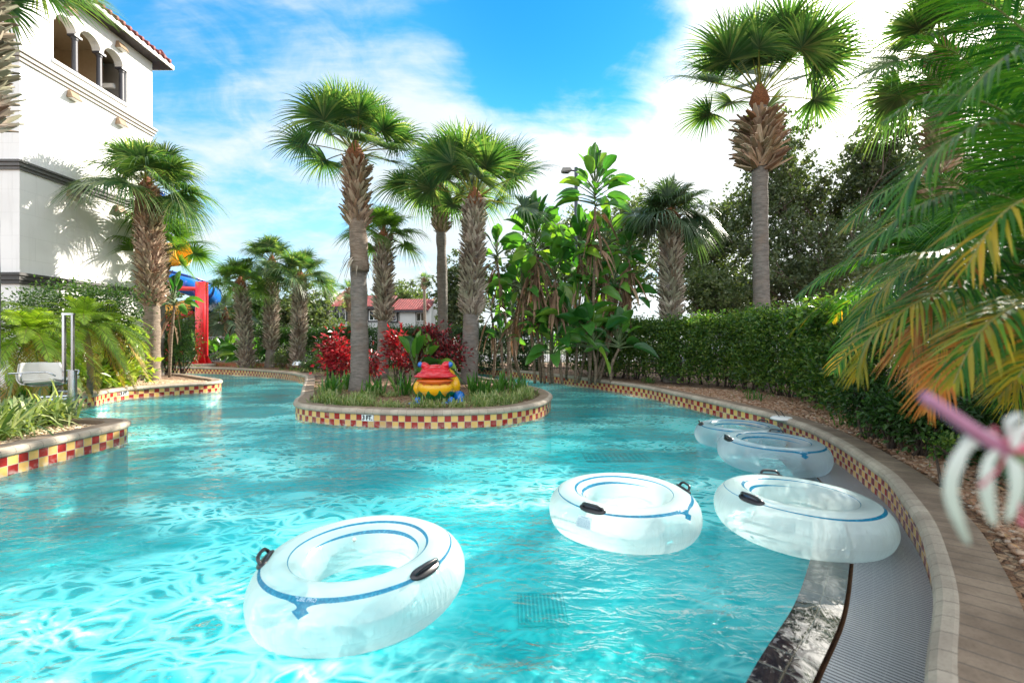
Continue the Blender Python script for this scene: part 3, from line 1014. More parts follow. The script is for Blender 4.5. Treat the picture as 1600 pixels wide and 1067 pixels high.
def paint_mat(name, fn):
    m, t, out = new_mat(name)
    ob = t.n('ShaderNodeTexCoord').outputs['Object']
    s = t.n('ShaderNodeSeparateXYZ', {0: ob})
    col = fn(t, s.outputs[0], s.outputs[1], s.outputs[2])
    nz = t.n('ShaderNodeTexNoise', {'Vector': ob, 'Scale': 9.0, 'Detail': 6.0})
    col = t.mix(t.m('MULTIPLY', t.smooth(nz.outputs[0], 0.5, 0.75), 0.3), col, t.mix(1.0, col, (0.7, 0.65, 0.65), 'MULTIPLY'))
    bp = t.n('ShaderNodeBump', {'Height': nz.outputs[0], 'Strength': 0.4, 'Distance': 0.03})
    p = t.n('ShaderNodeBsdfPrincipled', {'Base Color': col, 'Roughness': 0.32, 'Coat Weight': 0.4, 'Coat Roughness': 0.15, 'Normal': bp.outputs[0]})
    t.nt.links.new(p.outputs[0], out.inputs[0])
    return m


def zig(t, x, period, amp):
    f = t.m('PINGPONG', x, period / 2)
    return t.m('MULTIPLY', t.m('SUBTRACT', f, period / 4), amp / (period / 4))


RED, ORG, YEL, GRN, BLU = (0.62, 0.008, 0.02), (0.70, 0.13, 0.01), (0.85, 0.44, 0.006), (0.005, 0.20, 0.035), (0.004, 0.14, 0.50)


def body_paint(t, x, y, z):
    g = t.m('ADD', 0.215, t.m('ADD', zig(t, t.m('ADD', x, 1.04), 0.21, 0.065), zig(t, t.m('ADD', x, 1.1), 0.13, 0.02)))
    o = t.m('ADD', 0.405, zig(t, t.m('ADD', x, 1.0), 0.16, 0.022))
    c = t.mix(t.m('GREATER_THAN', z, g), GRN, YEL)
    front = t.m('LESS_THAN', y, -0.05)
    return t.mix(t.m('MULTIPLY', t.m('GREATER_THAN', z, o), front), c, ORG)


fx, fy = PX(681, 9.55), 9.6
frog = thing('frog_statue', 'painted rainbow frog statue with wide red head sitting among plants on the island', 'statue', (fx, fy, GZ - 0.04), R_(2))
blob('body', [(0, 0.06, 0.26, 0.41, 0.42, 0.25), (0.02, 0.24, 0.46, 0.38, 0.44, 0.30), (0.0, -0.14, 0.32, 0.38, 0.28, 0.22), (0.32, 0.30, 0.32, 0.16, 0.26, 0.24, 0.3), (0.10, 0.34, 0.56, 0.26, 0.28, 0.16),
              (-0.36, 0.30, 0.26, 0.15, 0.26, 0.22, -0.3)], paint_mat('frog_body_paint', body_paint), frog, 0.016)
blob('lower_jaw', [(0, -0.20, 0.475, 0.395, 0.27, 0.055), (0, -0.26, 0.44, 0.30, 0.20, 0.055)], pbr('frog_orange_paint', ORG, 0.35, coat=0.4, noise=0.1), frog, 0.012)
blob('head', [(0, -0.17, 0.565, 0.450, 0.31, 0.052), (0, -0.20, 0.605, 0.38, 0.28, 0.075), (0, -0.12, 0.665, 0.31, 0.27, 0.10), (0, -0.02, 0.71, 0.27, 0.22, 0.09), (-0.08, -0.40, 0.635, 0.10, 0.07, 0.05), (0.08, -0.40, 0.635, 0.10, 0.07, 0.05),
              (-0.225, -0.10, 0.775, 0.105, 0.14, 0.075, 0.3, 0.35), (0.225, -0.10, 0.785, 0.105, 0.14, 0.085, -0.3, -0.35)], pbr('frog_red_paint', RED, 0.3, coat=0.4, noise=0.12), frog, 0.012)
eye_m = pbr('frog_blue_paint', BLU, 0.25, coat=0.6, noise=0.1)
for sx in (-1, 1):
    blob('eye', [(sx * 0.310, -0.15, 0.800, 0.055, 0.06, 0.060)], eye_m, frog, 0.008, 2)
for sx in (-1, 1):
    w = sx * 0.33
    blob('foot', [(w, -0.36, 0.03, 0.10, 0.11, 0.04), (w - 0.10, -0.47, 0.04, 0.038, 0.10, 0.035, -0.5), (w - 0.02, -0.51, 0.04, 0.038, 0.11, 0.035, -0.1), (w + 0.07, -0.49, 0.04, 0.038, 0.10, 0.035, 0.35),
                  (w + 0.01 * sx, -0.26, 0.07, 0.07, 0.10, 0.08)], eye_m, frog, 0.01, 3)
blob('hind_leg', [(0.47, 0.06, 0.11, 0.13, 0.22, 0.13, 0.2), (0.52, -0.16, 0.05, 0.08, 0.15, 0.05, 0.2), (0.58, -0.24, 0.04, 0.035, 0.09, 0.03, 0.5), (0.50, -0.27, 0.04, 0.035, 0.09, 0.03)], eye_m, frog, 0.012)


# ------------------------------------------------------------------ hotel building on the left
def prism(mb, poly, holes, axis, a0, a1, mi=0):
    """poly/holes in 2D, extruded between a0 and a1 along axis ('x': poly is (y, z); 'y': poly is (x, z))"""
    loops = [poly] + list(holes)
    allp = [p for l in loops for p in l]
    tri = tessellate_polygon([[Vector((p[0], p[1], 0)) for p in l] for l in loops])

    def to3(p, a):
        return (a, p[0], p[1]) if axis == 'x' else (p[0], a, p[1])
    n = len(allp)
    V = [to3(p, a0) for p in allp] + [to3(p, a1) for p in allp]
    F = [tuple(t) for t in tri] + [tuple(n + k for k in reversed(t)) for t in tri]
    b = 0
    for l in loops:
        for k in range(len(l)):
            k2 = (k + 1) % len(l)
            F.append((b + k, b + k2, n + b + k2, n + b + k))
        b += len(l)
    mb.add(V, F, mi)


HX, HY0, HY1 = -13.2, 12.2, 16.7
hotel = thing('hotel_building', 'white three storey hotel wing with top floor arcade and red tile eave', 'building', (HX, HY0, GZ))
hotel_l = (-HX, -HY0, -GZ)


def hp(mb, name, mats, par=None, smooth=False):
    o = mb.obj(name, mats, par or hotel, smooth=smooth)
    if par is None: o.location = hotel_l
    return o


ys = [(13.13, 13.78), (13.90, 14.60), (14.72, 15.42)]
sill = 9.62
hole_ = [(13.10, sill), (15.60, sill)]
spr = 10.78
arcs = []
edges = [(13.10, 13.84), (13.84, 14.66), (14.66, 15.50)]
top = []
for (a, b_) in reversed(edges):
    c = (a + b_) / 2; r = (b_ - a) / 2 - 0.05
    top.append((b_, spr))
    for k in range(0, 13):
        an = PI * k / 12
        top.append((c + r * math.cos(an), spr + 0.02 + r * 0.92 * math.sin(an)))
    top.append((a, spr))
hole_ = [(13.10, sill), (15.60, sill), (15.60, spr)] + top[1:]
cl = [hole_[0]]
for p in hole_[1:]:
    if math.hypot(p[0] - cl[-1][0], p[1] - cl[-1][1]) > 1e-3: cl.append(p)
if math.hypot(cl[-1][0] - cl[0][0], cl[-1][1] - cl[0][1]) < 1e-3: cl.pop()


def block_mat():
    """painted block work: faint coursing"""
    m, t, out = new_mat('white_block_wall')
    ob = t.n('ShaderNodeTexCoord').outputs['Object']
    s = t.n('ShaderNodeSeparateXYZ', {0: ob})
    vec = t.n('ShaderNodeCombineXYZ', {0: t.m('ADD', s.outputs[0], s.outputs[1]), 1: s.outputs[2], 2: 0.0})
    br = t.n('ShaderNodeTexBrick', {'Vector': vec.outputs[0], 'Scale': 1.0, 'Mortar Size': 0.006, 'Brick Width': 1.2, 'Row Height': 0.62, 'Mortar Smooth': 0.3})
    nz = t.n('ShaderNodeTexNoise', {'Vector': ob, 'Scale': 1.2, 'Detail': 5.0})
    nf = t.n('ShaderNodeTexNoise', {'Vector': ob, 'Scale': 50.0, 'Detail': 3.0})
    c = t.mix(t.smooth(nz.outputs[0], 0.35, 0.7), (0.80, 0.79, 0.76), (0.74, 0.73, 0.70))
    sv = t.n('ShaderNodeMapping', {0: ob, 'Scale': (3.5, 3.5, 0.22)}).outputs[0]
    st_ = t.n('ShaderNodeTexNoise', {'Vector': sv, 'Scale': 1.6, 'Detail': 6.0, 'Roughness': 0.7})
    c = t.mix(t.m('MULTIPLY', t.smooth(st_.outputs[0], 0.50, 0.78), 0.30), c, (0.50, 0.48, 0.44))
    c = t.mix(t.m('MULTIPLY', br.outputs['Fac'], 0.35), c, (0.5, 0.49, 0.47))
    h = t.m('ADD', t.m('MULTIPLY', t.m('SUBTRACT', 1.0, br.outputs['Fac']), 0.5), t.m('MULTIPLY', nf.outputs[0], 0.4))
    bp = t.n('ShaderNodeBump', {'Height': h, 'Strength': 0.35, 'Distance': 0.01})
    p = t.n('ShaderNodeBsdfPrincipled', {'Base Color': c, 'Roughness': 0.85, 'Normal': bp.outputs[0]})
    t.nt.links.new(p.outputs[0], out.inputs[0])
    return m


M['block'] = block_mat()
b = MB()
prism(b, [(HY0, 0.2), (HY1, 0.2), (HY1, 11.7), (HY0, 11.7)], [cl], 'x', HX - 0.28, HX)
b.box(-27, HX - 0.28, HY0, HY0 + 0.28, 0.2, 11.7)
b.box(-27, HX - 0.28, HY1 - 0.28, HY1, 0.2, 11.7)
hp(b, 'wall', M['block'])
b = MB()
b.box(-15.6, -15.5, HY0 + 0.3, HY1 - 0.3, 9.2, 11.65)
b.box(-15.5, HX - 0.3, HY0 + 0.3, HY1 - 0.3, 9.0, 9.1)
b.box(-15.5, HX - 0.3, HY0 + 0.3, HY1 - 0.3, 11.5, 11.6)
b.box(-15.5, -13.9, HY0 + 0.3, HY0 + 0.4, 9.2, 11.5)
b.box(-15.5, -14.2, 15.62, 15.8, 9.2, 11.5)
hp(b, 'arcade_interior', M['tan_wall'])
b = MB(); b.box(-15.48, -13.6, 15.52, 15.60, 10.15, 10.3)
hp(b, 'inner_ledge', M['white_paint'])
for yc in (13.84, 14.66, 15.50):
    b = MB()
    b.lathe([(0.0, sill), (0.10, sill), (0.10, sill + 0.05), (0.075, sill + 0.09), (0.068, 10.62), (0.085, 10.66), (0.085, 10.69), (0.11, 10.72)], (HX - 0.10, yc, 0), 16)
    b.box(HX - 0.22, HX + 0.02, yc - 0.12, yc + 0.12, 10.721, 10.78)
    hp(b, 'column', M['column'], smooth=False)
b = MB()
b.box(HX - 0.28, HX + 0.05, 13.06, 15.64, sill - 0.1, sill - 0.002)
hp(b, 'window_sill', M['white_paint'])


def molding(z0, z1, mat, name):
    b = MB()
    h = z1 - z0
    for k, (o, a0, a1) in enumerate(((0.05, 0.0, 0.35), (0.09, 0.35, 0.75), (0.13, 0.75, 1.0))):
        b.box(HX + 0.001, HX + o, HY0 - o, HY1 + o * 0.8, z0 + h * a0, z0 + h * a1 - 0.002)
        b.box(-27, HX, HY0 - o, HY0 - 0.001, z0 + h * a0, z0 + h * a1 - 0.002)
    hp(b, name, mat)


molding(9.02, 9.30, M['stone_trim'], 'molding')
molding(6.10, 6.34, M['dark_trim2'] if 'dark_trim2' in M else pbr('grey_trim', (0.13, 0.125, 0.12), 0.65, noise=0.2), 'molding')
molding(3.04, 3.34, pbr('charcoal_trim', (0.06, 0.058, 0.055), 0.6, noise=0.2), 'molding')
# wedge shaped wall lights
for (yc, zc_) in ((13.64, 8.86), (15.3, 8.86), (13.64, 5.93), (15.3, 11.42), (13.55, 11.42), (15.25, 5.93)):
    b = MB()
    x0, x1 = HX + 0.002, HX + 0.20
    b.add([(x0, yc - 0.17, zc_ - 0.12), (x0, yc + 0.17, zc_ - 0.12), (x0, yc + 0.13, zc_ + 0.10), (x0, yc - 0.13, zc_ + 0.10),
           (x1, yc - 0.17, zc_ - 0.12), (x1, yc + 0.17, zc_ - 0.12), (x1 - 0.12, yc + 0.13, zc_ + 0.10), (x1 - 0.12, yc - 0.13, zc_ + 0.10)],
          [(0, 1, 2, 3), (7, 6, 5, 4), (0, 4, 5, 1), (1, 5, 6, 2), (2, 6, 7, 3), (3, 7, 4, 0)])
    l = hp(b, 'wall_lamp', M['sconce'])
    b = MB(); b.box(x0 + 0.02, x1 - 0.02, yc - 0.14, yc + 0.14, zc_ - 0.135, zc_ - 0.122); b.obj('diffuser', M['plastic_white'], l)


def roof_tile_mat(name, pitch_u, pitch_v):
    m, t, out = new_mat(name)
    uv = t.n('ShaderNodeTexCoord').outputs['UV']
    s = t.n('ShaderNodeSeparateXYZ', {0: uv})
    u = t.m('DIVIDE', s.outputs[0], pitch_u); v = t.m('DIVIDE', s.outputs[1], pitch_v)
    cell = t.n('ShaderNodeCombineXYZ', {0: t.m('FLOOR', u), 1: t.m('FLOOR', v)})
    wn = t.n('ShaderNodeTexWhiteNoise', {0: cell.outputs[0]})
    c = t.mix(wn.outputs[0], (0.36, 0.06, 0.045), (0.20, 0.03, 0.027))
    cur = t.m('SINE', t.m('MULTIPLY', t.m('FRACT', u), PI))
    rv = t.m('FRACT', v)
    h = t.m('ADD', cur, t.m('MULTIPLY', rv, 0.6))
    c = t.mix(t.m('LESS_THAN', cur, 0.22), c, (0.10, 0.02, 0.02))
    bp = t.n('ShaderNodeBump', {'Height': h, 'Strength': 1.0, 'Distance': 0.06})
    p = t.n('ShaderNodeBsdfPrincipled', {'Base Color': c, 'Roughness': 0.7, 'Normal': bp.outputs[0]})
    t.nt.links.new(p.outputs[0], out.inputs[0])
    return m


M['roof'] = roof_tile_mat('red_roof_tiles', 0.25, 0.35)
EV = 0.45
ex, ey0, ey1 = HX + EV, HY0 - EV, HY1 + EV
b = MB()
# hip roof with overhang
rp = [(ex, ey0, 11.86), (ex, ey1, 11.86), (-27, ey1, 11.86), (-27, ey0, 11.86), (HX - 2.3, (HY0 + HY1) / 2, 13.1), (-27, (HY0 + HY1) / 2, 13.1)]
for f, axis in (((0, 1, 4), 1), ((1, 2, 5, 4), 0), ((3, 0, 4, 5), 0)):
    P = np.array([rp[i] for i in f]); uv = np.stack([P[:, axis], np.hypot(P[:, 1 - axis] - P[0, 1 - axis], P[:, 2] - 11.86)], 1)
    b.add(P, [tuple(range(len(f)))], 0, uv=uv)
roof = hp(b, 'roof', M['roof'])
b = MB(); b.box(-27, ex - 0.02, ey0 + 0.02, ey1 - 0.02, 11.70, 11.76)
b.obj('soffit', pbr('dark_brown_wood', (0.035, 0.022, 0.018), 0.6, noise=0.3), roof)
b = MB()
b.box(ex - 0.02, ex + 0.02, ey0, ey1, 11.71, 11.855); b.box(-27, ex - 0.021, ey1 - 0.02, ey1 + 0.02, 11.71, 11.855); b.box(-27, ex - 0.021, ey0 - 0.02, ey0 + 0.02, 11.71, 11.855)
b.obj('fascia', M['white_paint'], roof)
b = MB()
for k in range(int((ey1 - ey0) / 0.25)):
    y = ey0 + 0.13 + k * 0.25
    b.tube([(ex + 0.06, y, 11.885), (ex - 0.5, y, 12.16)], [0.075, 0.07], 8)
for k in range(30):
    x = ex - 0.13 - k * 0.25
    b.tube([(x, ey1 + 0.06, 11.885), (x, ey1 - 0.5, 12.13)], [0.075, 0.07], 8)
b.obj('tile_row', M['roof_end'] if 'roof_end' in M else pbr('roof_end_tiles', (0.20, 0.035, 0.028), 0.7, noise=0.4, nscale=5), roof, smooth=True)
# ------------------------------------------------------------------ vegetation helpers
def leaves(mb, P, D, N, L, Wd, mi=0, fold=0.25):
    """diamond leaves: P base, D direction, N face normal, L length, Wd width (all arrays)"""
    n = len(P)
    D = D / (np.linalg.norm(D, axis=1)[:, None] + 1e-9)
    S = np.cross(D, N); S /= np.linalg.norm(S, axis=1)[:, None] + 1e-9
    N = np.cross(S, D)
    L = np.broadcast_to(L, (n,))[:, None]; Wd = np.broadcast_to(Wd, (n,))[:, None]
    a = P; c = P + D * L
    b = P + D * L * 0.45 + S * Wd * 0.5 + N * Wd * fold
    d = P + D * L * 0.45 - S * Wd * 0.5 + N * Wd * fold
    V = np.stack([a, b, c, d], 1).reshape(-1, 3)
    k = np.arange(n) * 4
    F = np.concatenate([np.stack([k, k + 1, k + 2], 1), np.stack([k, k + 2, k + 3], 1)])
    mb.add(V, F, np.concatenate([np.broadcast_to(mi, (n,))] * 2))


def runit(rng, n):
    v = rng.normal(size=(n, 3)); return v / np.linalg.norm(v, axis=1)[:, None]


def crown_cloud(mb, rng, blobs, n, size, mi=0, flat=0.5, shell=0.55):
    """leaf clumps spread through ellipsoids (x, y, z, rx, ry, rz)"""
    blobs = np.array(blobs, float)
    vol = (blobs[:, 3] * blobs[:, 4] * blobs[:, 5]) ** 0.67
    cnt = np.maximum(1, (n * vol / vol.sum()).astype(int))
    for q, c in zip(blobs, cnt):
        nc = max(6, c // 22)
        u = runit(rng, nc); r = rng.uniform(shell, 1.0, nc)[:, None]
        cen = q[:3] + u * r * q[3:6]
        idx = rng.integers(0, nc, c)
        sig = 0.17 * q[3:6].min() + size
        P = cen[idx] + rng.normal(size=(c, 3)) * sig * 0.75
        D = (P - q[:3]) / q[3:6] + rng.normal(size=(c, 3)) * 0.8
        N = rng.normal(size=(c, 3)) * (1 - flat) + np.array([0, 0, 1.0])
        leaves(mb, P, D, N, size * rng.uniform(0.6, 1.3, c), size * 0.55 * rng.uniform(0.7, 1.2, c), mi)


# fan palm leaf: petiole + costapalmate fan
def fan_frond(V_, F_, Mi, rng, o, az, el, plen, blen, nl, droop, roll, mi, base_off=0, wid=1.0):
    d = np.array([math.cos(az) * math.cos(el), math.sin(az) * math.cos(el), math.sin(el)])
    side = np.array([-math.sin(az), math.cos(az), 0.0])
    # arching stalk
    t = np.linspace(0, 1, 6)[:, None]
    st = o + d * plen * t + np.array([0, 0, -1.0]) * (0.22 * plen * droop * t ** 2)
    d2 = st[-1] - st[-2]; d2 /= np.linalg.norm(d2)
    up = np.cross(side, d2); up = up if up[2] > 0 else -up
    s2 = side * math.cos(roll) + up * math.sin(roll)
    n2 = np.cross(d2, s2)
    if n2[2] < 0: n2 = -n2
    hub = st[-1]
    # stalk ribbon (two crossed strips)
    for w in (s2, n2):
        A = st + w * 0.016; B = st - w * 0.016
        k = base_off + sum(len(v) for v in V_)
        V_.append(np.concatenate([A, B]))
        i = np.arange(5)
        F_.append(np.stack([i, i + 1, 6 + i + 1, 6 + i], 1) + k); Mi.append(np.full(5, mi[1]))
    # leaflets
    al = np.linspace(-2.05, 2.05, nl) + rng.normal(size=nl) * 0.02
    L = blen * (1.0 - 0.22 * (np.abs(al) / 2.05) ** 2) * rng.uniform(0.90, 1.06, nl)
    cup = 0.16 + 0.12 * rng.random()
    dirs = np.cos(al)[:, None] * d2 + np.sin(al)[:, None] * s2 + n2 * cup * np.abs(np.sin(al))[:, None]
    dirs /= np.linalg.norm(dirs, axis=1)[:, None]
    # midrib recurves: blade hubs slide a little down the rib for the middle leaflets
    hubs = hub + d2 * (0.10 * blen * np.cos(al * 0.75))[:, None]
    ts = np.array([0.0, 0.30, 0.58, 0.80, 1.0])
    ww = np.array([0.55, 1.0, 0.72, 0.38, 0.05]) * 0.0180 * wid * (blen / 0.8)
    tang = -np.sin(al)[:, None] * d2 + np.cos(al)[:, None] * s2
    dr = droop * rng.uniform(0.75, 1.35, nl)
    pts = []
    for tt, w in zip(ts, ww):
        p = hubs + dirs * (L * tt)[:, None] + np.array([0, 0, -1.0]) * (dr * L * 0.62 * max(0, tt - 0.3) ** 2 * 1.6)[:, None] + n2 * (0.0)
        pts.append(p + tang * w); pts.append(p - tang * w)
    V = np.stack(pts, 1)          # nl, 10, 3
    k = base_off + sum(len(v) for v in V_)
    V_.append(V.reshape(-1, 3))
    b0 = np.arange(nl)[:, None] * 10
    q = np.array([[0, 1, 3, 2], [2, 3, 5, 4], [4, 5, 7, 6], [6, 7, 9, 8]])
    F = (b0[:, :, None] + q[None]).reshape(-1, 4)
    F_.append(F + k); Mi.append(np.full(len(F), mi[0]))


def fan_crown(mb, rng, o, R, nf, el0, el1, droop, nl=34, dead=0, sx=1.0, wid=1.0, plf=0.46):
    V_, F_, Mi = [], [], []
    for k in range(nf):
        f = (k + 0.5) / nf
        el = el1 + (el0 - el1) * f ** 0.85 + rng.normal() * 0.09
        az = k * 2.39996 + rng.normal() * 0.15
        tot = R * (0.78 + 0.22 * math.cos(el - 0.3)) * rng.uniform(0.88, 1.06)
        plen = tot * plf * rng.uniform(0.9, 1.15); blen = tot - plen
        fan_frond(V_, F_, Mi, rng, o + rng.normal(size=3) * 0.03, az, el, plen, blen, nl, droop * (1.3 - 0.5 * f), rng.uniform(-0.7, 0.7), (0, 1), wid=wid)
    for k in range(dead):
        fan_frond(V_, F_, Mi, rng, o, rng.random() * 6.28, R_(-62) + rng.normal() * 0.2, R * 0.35, R * 0.5, 20, 1.2, rng.uniform(-1, 1), (2, 2))
    mb.add(np.concatenate(V_), np.concatenate(F_), np.concatenate(Mi))


def trunk_mat(name, c1, c2, rings=9.0):
    m, t, out = new_mat(name)
    ob = t.n('ShaderNodeTexCoord').outputs['Object']
    st = t.n('ShaderNodeMapping', {0: ob, 'Scale': (1, 1, rings)}).outputs[0]
    a = t.n('ShaderNodeTexNoise', {'Vector': st, 'Scale': 5.0, 'Detail': 5.0, 'Roughness': 0.65})
    b_ = t.n('ShaderNodeTexNoise', {'Vector': ob, 'Scale': 2.0, 'Detail': 4.0})
    fz = t.n('ShaderNodeTexNoise', {'Vector': ob, 'Scale': 45.0, 'Detail': 4.0})
    c = t.mix(t.smooth(a.outputs[0], 0.38, 0.62), c1, c2)
    c = t.mix(t.m('MULTIPLY', t.smooth(b_.outputs[0], 0.5, 0.7), 0.5), c, (0.20, 0.13, 0.085))
    h = t.m('ADD', t.m('MULTIPLY', a.outputs[0], 0.7), t.m('MULTIPLY', fz.outputs[0], 0.5))
    bp = t.n('ShaderNodeBump', {'Height': h, 'Strength': 0.9, 'Distance': 0.035})
    p = t.n('ShaderNodeBsdfPrincipled', {'Base Color': c, 'Roughness': 0.9, 'Normal': bp.outputs[0]})
    t.nt.links.new(p.outputs[0], out.inputs[0])
    return m


M['trunk_grey'] = trunk_mat('grey_palm_trunk', (0.125, 0.11, 0.095), (0.20, 0.175, 0.15), 5.0)
M['trunk_tan'] = trunk_mat('tan_palm_trunk', (0.14, 0.105, 0.075), (0.25, 0.19, 0.14), 5.0)
M['boots'] = leafmat('leaf_bases', [(0.13, 0.07, 0.045), (0.32, 0.20, 0.13), (0.48, 0.34, 0.24), (0.20, 0.11, 0.07), (0.62, 0.48, 0.36), (0.34, 0.17, 0.09)], 0.04, 0.85, tcol=(1, 1, 1))
M['boots_grey'] = leafmat('grey_leaf_bases', [(0.13, 0.09, 0.07), (0.35, 0.28, 0.22), (0.52, 0.44, 0.36), (0.20, 0.13, 0.09), (0.66, 0.57, 0.48)], 0.04, 0.85, tcol=(1, 1, 1))
M['fibre'] = pbr('orange_fibre', (0.24, 0.085, 0.028), 0.9, noise=0.6, nscale=30, bump=0.8, bscale=60)
GREENS = [(0.030, 0.085, 0.028), (0.070, 0.150, 0.050), (0.045, 0.115, 0.045), (0.120, 0.190, 0.070), (0.055, 0.120, 0.060), (0.20, 0.26, 0.11), (0.28, 0.30, 0.14)]
M['fan'] = leafmat('fan_palm_leaf', GREENS, 0.38, 0.38)
M['fan_lime'] = leafmat('light_fan_palm_leaf', [(0.05, 0.13, 0.02), (0.10, 0.20, 0.035), (0.16, 0.25, 0.05), (0.07, 0.16, 0.03)], 0.34, 0.4)
M['fan_grey'] = leafmat('grey_green_fan_leaf', [(0.035, 0.075, 0.04), (0.07, 0.12, 0.06), (0.10, 0.15, 0.09), (0.05, 0.10, 0.05)], 0.25, 0.4)
M['stalk'] = leafmat('leaf_stalk', [(0.10, 0.16, 0.03), (0.22, 0.22, 0.06), (0.28, 0.17, 0.05)], 0.15, 0.5)
M['dead_leaf'] = leafmat('dead_leaf', [(0.22, 0.13, 0.06), (0.36, 0.24, 0.12), (0.16, 0.09, 0.05), (0.45, 0.30, 0.15)], 0.25, 0.8, tcol=(1.2, 1.0, 0.7))


def boots(mb, rng, path, r_at, z0, z1, rb, flare=0.5, blen=0.24, dens=1.0, mi=0, long_top=0.0):
    """old leaf bases in a spiral lattice, split at the tip"""
    z = z0
    k = 0
    area_ = 2 * PI * rb * (z1 - z0)
    n = int(area_ / (0.0170 * (blen / 0.24) ** 1.5) * dens)
    rb = max((rb - 0.05 * blen / 0.24) * 0.84, r_at(z0) * 0.98)
    for k in range(n):
        f = k / n
        zz = z0 + (z1 - z0) * f + rng.normal() * 0.01
        c = path(zz)
        az = k * 2.39996 + rng.normal() * 0.09
        prof = math.sin(PI * min(1, max(0, f * 0.86 + 0.12))) ** 0.5
        rr = r_at(zz) + (rb - r_at(zz)) * prof * 0.55
        out_ = np.array([math.cos(az), math.sin(az), 0]); sd = np.array([-math.sin(az), math.cos(az), 0.0])
        up = np.array([0, 0, 1.0])
        L = blen * rng.uniform(0.7, 1.25)
        w0 = L * 0.44 * rng.uniform(0.8, 1.2)
        tilt = flare * rng.uniform(0.6, 1.35)
        d = up * math.cos(tilt) + out_ * math.sin(tilt)
        nn_ = out_ * math.cos(tilt) - up * math.sin(tilt)
        base = c + out_ * rr * 0.80 - up * L * 0.2
        th = L * 0.09
        for s in (-1, 1):
            if rng.random() < 0.08: continue
            dd = d + sd * s * rng.uniform(0.35, 0.75)
            dd /= np.linalg.norm(dd)
            Ls = L * rng.uniform(0.75, 1.1)
            e0 = base + sd * s * w0 * 0.28
            a_ = e0 - sd * w0 * 0.42; b_ = e0 + sd * w0 * 0.42
            m0 = e0 + dd * Ls * 0.55 + nn_ * th * 0.9
            a1 = m0 - sd * w0 * 0.30; b1 = m0 + sd * w0 * 0.30
            tp = e0 + dd * Ls + nn_ * (th + L * 0.10 * rng.random())
            ta = tp - sd * w0 * 0.13; tb = tp + sd * w0 * 0.13
            off = -nn_ * th
            V = [a_, b_, a1, b1, ta, tb, a_ + off, b_ + off, a1 + off, b1 + off, ta + off * 0.6, tb + off * 0.6]
            F = np.array([(0, 1, 3, 2), (2, 3, 5, 4), (7, 6, 8, 9), (9, 8, 10, 11), (1, 7, 9, 3), (3, 9, 11, 5), (6, 0, 2, 8), (8, 2, 4, 10), (4, 5, 11, 10)])
            mb.add(V, F, mi)


def palm(label, pb, pt, Y, yt, wpx, R, boot=None, nf=25, el=(82, -38), droop=0.55, leaf='fan', bmat='boots', tmat='trunk_grey', bend=0.0, seed=0, dead=0, nl=50, blen=0.29,
         flare=0.5, cat='palm tree', bdens=1.0, wid=1.0, z_base=None, plf=0.46, fib=True):
    """pb/pt: pixel column of base and crown, Y depth, yt pixel row of the trunk top, wpx trunk width in pixels, R crown reach in pixels"""
    rng = np.random.default_rng(seed + 17)
    zb = GZ - 0.1 if z_base is None else z_base
    zt = PZ(yt, Y)
    xb, xt = PX(pb, Y), PX(pt, Y)
    r0 = wpx / 711 * Y / 2
    t = thing('palm_tree', label, cat, (xb, Y, zb), group='sabal palms around the lazy river')
    H = zt - zb

    def path(z):
        f = np.clip((z - zb) / H, 0, 1)
        return np.array([(xt - xb) * f ** 1.15 + bend * math.sin(PI * f), 0.06 * math.sin(4 * f), z - zb])

    def r_at(z):
        f = (z - zb) / H
        return r0 * (1.0 + 0.35 * math.exp(-f * H / 0.25) - 0.18 * f)
    zs = np.linspace(zb, zt, max(8, int(H / 0.18)))
    b = MB()
    b.tube([path(z) for z in zs], [r_at(z) * (1 + 0.04 * rng.normal()) for z in zs], 18)
    b.obj('trunk', M[tmat], t, smooth=True)
    if boot:
        yl, yh, wb = boot
        z0, z1 = PZ(yl, Y), PZ(yh, Y)
        bb = MB()
        boots(bb, rng, path, r_at, z0, z1, wb / 711 * Y / 2, flare, blen, bdens)
        bb.obj('leaf_bases', [M[bmat]], t)
    Rm = R / 711 * Y
    top = path(zt)
    if fib:
        b = MB(); b.lathe([(r_at(zt) * 0.9, -0.25), (r_at(zt) * 1.45, -0.05), (r_at(zt) * 1.1, 0.18), (r_at(zt) * 0.4, 0.42), (0.01, 0.5)], tuple(top), 12)
        b.obj('crown_shaft', M['fibre'], t, smooth=True)
    c = MB()
    fan_crown(c, rng, top + np.array([0, 0, 0.12]), Rm, nf, R_(el[0]), R_(el[1]), droop, nl, dead, wid=wid, plf=plf)
    c.obj('crown', [M[leaf], M['stalk'], M['dead_leaf']], t)
    return t


palm('tall sabal palm in the left bed before the white building, grey trunk with shaggy boots', 236, 232, 14.4, 300, 23, 108, (475, 296, 50), nf=29, el=(88, -12), seed=1, droop=0.85, plf=0.42, tmat='trunk_tan')
palm('sabal palm crown peeking from behind the left bed palm beside the slide', 243, 250, 16.6, 392, 18, 84, (470, 385, 30), nf=19, el=(78, -25), seed=2, leaf='fan_lime')
palm('short palm with fully booted trunk just beyond the red pillar', 385, 376, 21.0, 447, 15, 54, (574, 445, 19), nf=19, el=(86, -8), seed=3, droop=0.8, leaf='fan_lime', bmat='boots_grey')
palm('brown shaggy palm with drooping dead fronds behind the parked truck', 361, 353, 27.0, 492, 8, 58, None, nf=19, el=(70, -60), droop=1.1, seed=4, leaf='fan_grey', dead=22, tmat='trunk_tan')
palm('palm with upper boots and bare smooth lower trunk, between two booted palms', 421, 426, 21.5, 414, 13, 62, (545, 412, 24), nf=23, el=(86, -10), seed=5, droop=0.8, bmat='boots_grey')
